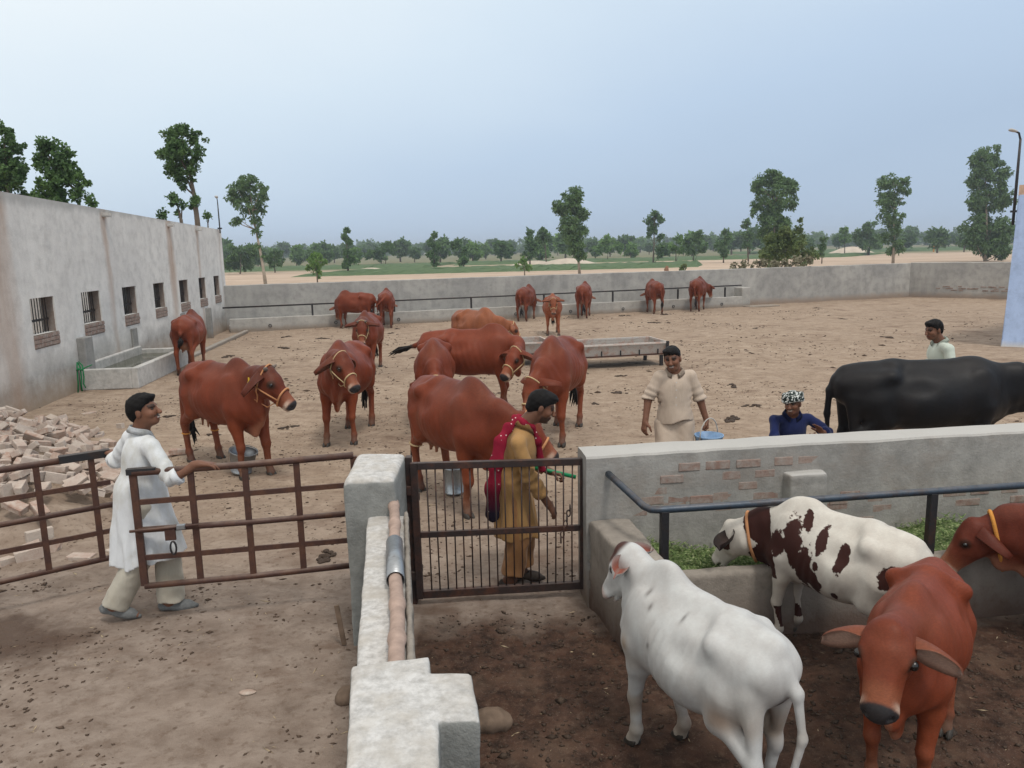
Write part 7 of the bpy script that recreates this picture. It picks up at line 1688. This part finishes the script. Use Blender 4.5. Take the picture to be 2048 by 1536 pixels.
('shade_tree', 'open-branched tree right of the leaning eucalyptus', (-34.68, 115, -0.1), [(0.0, 0.0), (0.02, 2.23)], [(0.57, 2.73, 0.84), (-0.57, 2.32, 0.76), (0.86, 1.71, 0.76), (-0.27, 1.29, 0.61)], 'b', 0.8)]

for i, (nm, lab, loc, tr, cl, kind, den) in enumerate(TREES): tree(nm, loc, tr, cl, kind, den, lab, 100 + i)
# dry leaf litter caught along the top of the far wall under the bush
rs = np.random.RandomState(77)
V, Q = leaf_cloud([(x, y, z, r) for x, y, z, r in [(-1.2, 0, 1.62, .28), (-.6, .1, 1.66, .3), (0, 0, 1.66, .32), (.6, .1, 1.72, .34), (1.2, 0, 1.78, .34), (1.75, .1, 1.80, .28), (2.1, 0, 1.9, .2)]], .12, .1, rs, .5)
o = skin_object('dry_leaves', V, Q, M['leaf_dry'], smooth=False); o.location = (11.4, 35.2, 0); tag(o, 'dry curled leaves heaped under the olive-green bush on the far wall', kind='stuff')

def far_trees():
    """the hazy line of trees on the skyline: a few crowns, each used by many trees"""
    rs = np.random.RandomState(5); protos = []
    for k in range(6):
        root_cl = [(rs.uniform(-.9, .9), rs.uniform(-.6, .6), rs.uniform(1.7, 3.6), rs.uniform(.8, 1.25)) for _ in range(8)]
        V, Q = leaf_cloud(root_cl, .42, .1, rs, 1.0); V[:,2] = np.maximum(V[:,2], .2)
        c = skin_object('crown', V, Q, M['leaf_b' if k % 3 else 'leaf_l'], None, smooth=False); me = c.data; bpy.data.objects.remove(c)
        bm = bmesh.new(); add_tube(bm, [(0, 0, -.3), (.05, 0, 1.2), (0, .05, 2.6)], [.16, .12, .05], 6); tm = bpy.data.meshes.new('trunk'); bm.to_mesh(tm); bm.free(); tm.materials.append(M['bark'])
        protos.append((me, tm))
    n = 92
    for i in range(n):
        u = (i + .5)/n; sl = -.44 + 1.20*u + rs.uniform(-.008, .008); D = rs.uniform(165, 330) if i % 3 else rs.uniform(140, 190)
        if sl > .30: D *= 1.12
        s = rs.uniform(.75, 1.55)*(D/210)**.55
        root = empty('field_tree', (sl*D, D, -.1), rs.uniform(0, 6.28)); root.scale = (s*rs.uniform(1.0, 1.4), s*1.1, s)
        tag(root, 'small hazy tree in the distant line along the horizon', 'tree', 'distant trees along the horizon')
        me, tm = protos[rs.randint(0, 6)]; link_mesh('crown', me, root); link_mesh('trunk', tm, root)
far_trees()
def skyline_wood():
    rs = np.random.RandomState(15); cl = []
    for i in range(420):
        sl = rs.uniform(-.47, .80); D = rs.uniform(360, 560); cl.append((sl*D, D, rs.uniform(1.0, 4.6), rs.uniform(2.2, 4.2)))
    V, Q = leaf_cloud(cl, 1.5, .1, rs, .9); V[:,2] = np.maximum(V[:,2], -.1)
    o = skin_object('distant_woods', V, Q, M['leaf_b'], smooth=False); tag(o, 'unbroken far-off band of woods on the horizon', kind='stuff')
skyline_wood()

def mound(loc, r, h, label, seed):
    bm = bmesh.new(); n, k = 26, 7; rnd = random.Random(seed); rings = []
    for j in range(k+1):
        t = j/k; rr = r*(1 - t)**.85
        rings.append([bm.verts.new((rr*math.cos(2*math.pi*i/n)*(1 + rnd.uniform(-.06, .06)), rr*math.sin(2*math.pi*i/n)*.7, h*(1 - (1 - t)**1.35)*(1 + rnd.uniform(-.05, .05)) - .1)) for i in range(n)])
    for A, B in zip(rings, rings[1:]):
        for i in range(n): bm.faces.new((A[i], A[(i+1) % n], B[(i+1) % n], B[i]))
    bmesh.ops.remove_doubles(bm, verts=bm.verts, dist=.01)
    o = bm_object('sand_mound', bm, M['mound_sand'], None, True); o.location = loc; tag(o, label, 'sand mound')
mound((79.5, 181, 0), 5.2, 1.5, 'white sand mound at the edge of the right-hand field', 1)
mound((4.2, 126, 0), 4.4, .8, 'low sand heap left of the drooping eucalyptus', 2)
mound((9.0, 122, 0), 5.2, 1.1, 'larger sand heap behind the drooping eucalyptus', 3)
mound((-20, 112, 0), 3.0, .5, 'small pale soil heap near the leaning eucalyptus', 4)
plain('stump_bark', (.22, .12, .075), .9, .1)
st = empty('tree_stump', (12.55, 62, -.1)); tag(st, 'short reddish tree stump in the sandy field', 'stump')
tube_object('trunk', [(0, 0, -.1), (.05, 0, .45), (-.03, 0, .9), (.05, 0, 1.15)], [.26, .20, .18, .10], M['stump_bark'], st, 9)
for i, (x, y, h) in enumerate([(14.2, 64, 1.3), (21.3, 64, 1.5), (24.9, 66, 1.4)]):
    tree('weed', (x, y, -.1), [(0, 0), (.05, h*.8)], [(0, h*.55, h*.30), (.12*h, h*.8, h*.24)], 'o', .5, ['grey-green weed beside the reddish stump', 'grey-green weed behind the wall, left of a similar one', 'grey-green weed behind the wall, nearer the olive bush'][i], 300 + i)['category'] = 'weed'
for i, (sl, D, col) in enumerate([(.545, 172, 'orange_collar'), (.462, 150, 'dark_iron')]):
    F = Flesh(.06); F.chain([(0, .08, .0), (0, .06, .8), (0, 0, 1.35)], [.09, .13, .16]); F.chain([(0, -.08, .0), (0, -.06, .8), (0, 0, 1.35)], [.09, .13, .16]); F.ell((0, 0, 1.58), (.11, .10, .13)); F.limb((0, .18, 1.3), (.05, .24, .8), .06, .05); F.limb((0, -.18, 1.3), (.05, -.24, .8), .06, .05)
    P, Q = F.skin(.04); o = skin_object('person', P, Q, M[col]); o.location = (sl*D, D, -.08); tag(o, ['tiny figure in orange standing in the far field', 'tiny dark figure standing in the far field'][i], 'person')

# ---------------------------------------------------------------- dung, crumbs and straw
def dung_mesh(seed):
    F = Flesh(.04); r = np.random.RandomState(seed)
    for k in range(11):
        a, d = r.uniform(0, 6.28), r.uniform(0, .75)**.8; F.ell((d*math.cos(a)*1.3, d*math.sin(a)*.8, .02), (r.uniform(.14, .34), r.uniform(.12, .28), r.uniform(.10, .30)*(1.1 - d*.8)), k=.05)
    P, Q = F.skin(.055, disp=lambda p: .05*sines(p, seed, 9) + .04*sines(p, seed + 1, 22), cut=lambda p: -p[:,2] - .06)
    return P, Q
DUNG = []
for k in range(5):
    P, Q = dung_mesh(k); o = skin_object('dung_pat', P, Q, M['dung']); DUNG.append(o.data); bpy.data.objects.remove(o)
def scatter_dung():
    pts = [(1.997, 14.066, .2), (4.031, 12.67, .24), (1.442, 13.061, .16), (3.409, 11.68, .3), (-3.541, 11.788, .2), (-5.903, 12.825, .2), (11.683, 27.0, .22), (7.88, 24.6, .2), (5.06, 27.1, .3), (4.44, 30.0, .3), (6.1, 30.2, .3), (12.6, 31.6, .25), (10.57, 21.5, .30), (2.31, 15.97, .18), (4.25, 14.55, .25), (-4.0, 27.0, .25), (-6.0, 24.4, .3), (-7.4, 25.2, .30), (-6.6, 22.2, .30), (-7.6, 20.4, .30), (-5.3, 14.6, .16), (-1.9, 27.4, .25), (7.4, 15.9, .2), (-1.72, 6.6, .2), (-4.6, 11.5, .16)]
    rnd = random.Random(2)
    labs = ['dark dung pat between the metal feed trough and the man in beige', 'dung pat behind the squatting man, nearest the buffalo', 'dung pat just right of the cow lowering its head', 'flat dung pat between the man in beige and the squatting man', 'dung pat between the haltered cow and the pale-dewlapped cow', 'dung pat behind the head of the man in white', 'small dark dung pat out in the open yard near the boundary corner', 'dung pat in the open yard above the metal feed trough', 'dung pat in front of the far trough under the third cow from its pillar', 'dung pat at the feet of the cow with the full udder', 'dung pat behind the dark red cow at the far trough', 'small dung pat below the boundary wall, right of the trough step', 'flat dung pat in the open yard left of the man in mint', 'small dung pat beside the leg of the metal feed trough', 'dung pat right of the head of the man in beige', 'dung pat below the second cow at the far trough', 'dung pat left of the cow looking straight out', 'broad dung pat below the left end of the far trough', 'broad dung pat right of the cow by the water trough', 'largest dung pat along the kerb by the water trough', 'small dung pat behind the haltered dark red cow', 'small dung pat in front of the middle of the far trough', 'dung pat in the open yard between the feed trough and the buffalo', 'dung pat under the pipe gate close to the gate pillar', 'small dung pat beside the single brick']
    for i, (x, y, r) in enumerate(pts):
        o = link_mesh('dung_pat', DUNG[i % 5], None, (x, y, ground_z(x, y) + .004), (0, 0, rnd.uniform(0, 6.28))); r *= .8; o.scale = (r, r*rnd.uniform(.7, 1), r*.6)
        tag(o, labs[i], 'dung', 'dung pats about the yard')
scatter_dung()
def scatter_crumbs():
    rs = np.random.RandomState(9)
    def pick(n, x0, x1, y0, y1, thr, f=1.1, seed=30):
        x, y = rs.uniform(x0, x1, n*3), y0 + (y1 - y0)*rs.uniform(0, 1, n*3)**1.3
        w = fbm2(x*f, y*f, seed, 3); k = (w > thr + rs.uniform(-.25, .25, n*3)) & inside_yard(x, y); return x[k][:n], y[k][:n]
    V0 = np.array([(1,0,0),(-.4,.9,0),(-.5,-.8,0),(0,.1,.9),(.5,.5,.55)], float); T0 = np.array([(0,1,3,3),(1,2,3,3),(2,0,3,3)])
    oct_ = np.array([(1,0,0),(0,1,0),(-1,0,0),(0,-1,0),(0,0,1),(0,0,-.6)], float)
    tri = np.array([(0,1,4),(1,2,4),(2,3,4),(3,0,4),(1,0,5),(2,1,5),(3,2,5),(0,3,5)])
    def cloud(name, xs, ys, size, mat, label, flat=.5, stretch=1.0):
        n = len(xs); z = ground_height(xs, ys); s = size*rs.lognormal(0, .45, n)
        P = oct_[None]*(1 + rs.uniform(-.35, .35, (n, 6, 1))); a = rs.uniform(0, 6.28, n); st = 1 + stretch*rs.uniform(0, 1, n)
        X = P[:,:,0]*st[:,None]; Y = P[:,:,1]; c, si = np.cos(a)[:,None], np.sin(a)[:,None]
        W = np.stack([(X*c - Y*si)*s[:,None] + xs[:,None], (X*si + Y*c)*s[:,None] + ys[:,None], P[:,:,2]*s[:,None]*flat + z[:,None] + (s*.15)[:,None]], -1).reshape(-1, 3)
        F_ = (tri[None] + 6*np.arange(n)[:,None,None]).reshape(-1, 3)
        me = bpy.data.meshes.new(name); me.vertices.add(len(W)); me.vertices.foreach_set('co', W.astype(np.float32).ravel()); me.loops.add(3*len(F_)); me.loops.foreach_set('vertex_index', F_.astype(np.int32).ravel())
        me.polygons.add(len(F_)); me.polygons.foreach_set('loop_start', np.arange(0, 3*len(F_), 3, dtype=np.int32)); me.update(calc_edges=True); me.materials.append(M[mat])
        o = bpy.data.objects.new(name, me); COL.objects.link(o); tag(o, label, kind='stuff')
    x, y = pick(9000, -8, 9, 6.0, 15, -.05); cloud('dung_crumbs', x, y, .008, 'crumbs', 'dry dung crumbs trodden over the near yard')
    x, y = pick(3800, -9, 17, 14, 31, .1, .8); cloud('dung_crumbs', x, y, .015, 'crumbs', 'dung crumbs strewn over the far yard')
    x, y = pick(1700, -6, -.9, 2.2, 6.2, .1, 1.6); cloud('dirt_crumbs', x, y, .008, 'crumbs', 'small clods on the ground before the gate')
    x, y = pick(4200, -.6, 4.2, 2.2, 5.4, -.1, 1.6); cloud('dung_crumbs', x, y, .008, 'dung', 'wet dung clods over the calf pen floor')
    x, y = pick(900, -6, 4.2, 2.2, 9, -.3, 1.6); cloud('straw', x, y, .0032, 'straw', 'bits of straw trodden into the ground', .6, 9.0)
scatter_crumbs()
# splintered board leaning at the pillar and a flat chip of brick on the path
bd = box_object('wood_strip', (-1.235, 5.00, .135), (.035, .012, .30), M['stone'], None, Matrix.Rotation(R(-7), 3, 'Y'), .003); tag(bd, 'short dark wood strip leaning on the foot of the gate pillar', 'wood strip')
F = Flesh(.01); F.ell((0, 0, 0), (.055, .03, .012)); P, Q = F.skin(.006, disp=lambda p: .004*sines(p, 3, 60)); cp = skin_object('stone_chip', P, Q, M['old_brick']); cp.location = (-1.70, 4.42, ground_z(-1.70, 4.42) + .008); tag(cp, 'flat pale chip of stone on the ground left of the low wall', 'stone')

# ---------------------------------------------------------------- the dusty summer air
def haze():
    bm = bmesh.new(); add_box(bm, (0, 1500, 9.4), (9000, 9000, 21.0))
    m = bpy.data.materials.new('haze_air'); m.use_nodes = True; nt = m.node_tree; nt.nodes.clear()
    out = nt.nodes.new('ShaderNodeOutputMaterial'); v = nt.nodes.new('ShaderNodeVolumePrincipled')
    v.inputs['Color'].default_value = (.80, .88, 1.0, 1); v.inputs['Density'].default_value = .0008; v.inputs['Anisotropy'].default_value = .2
    nt.links.new(v.outputs[0], out.inputs['Volume'])
    o = bm_object('haze', bm, m); tag(o, 'thin bluish summer haze over the fields', kind='stuff')
haze()
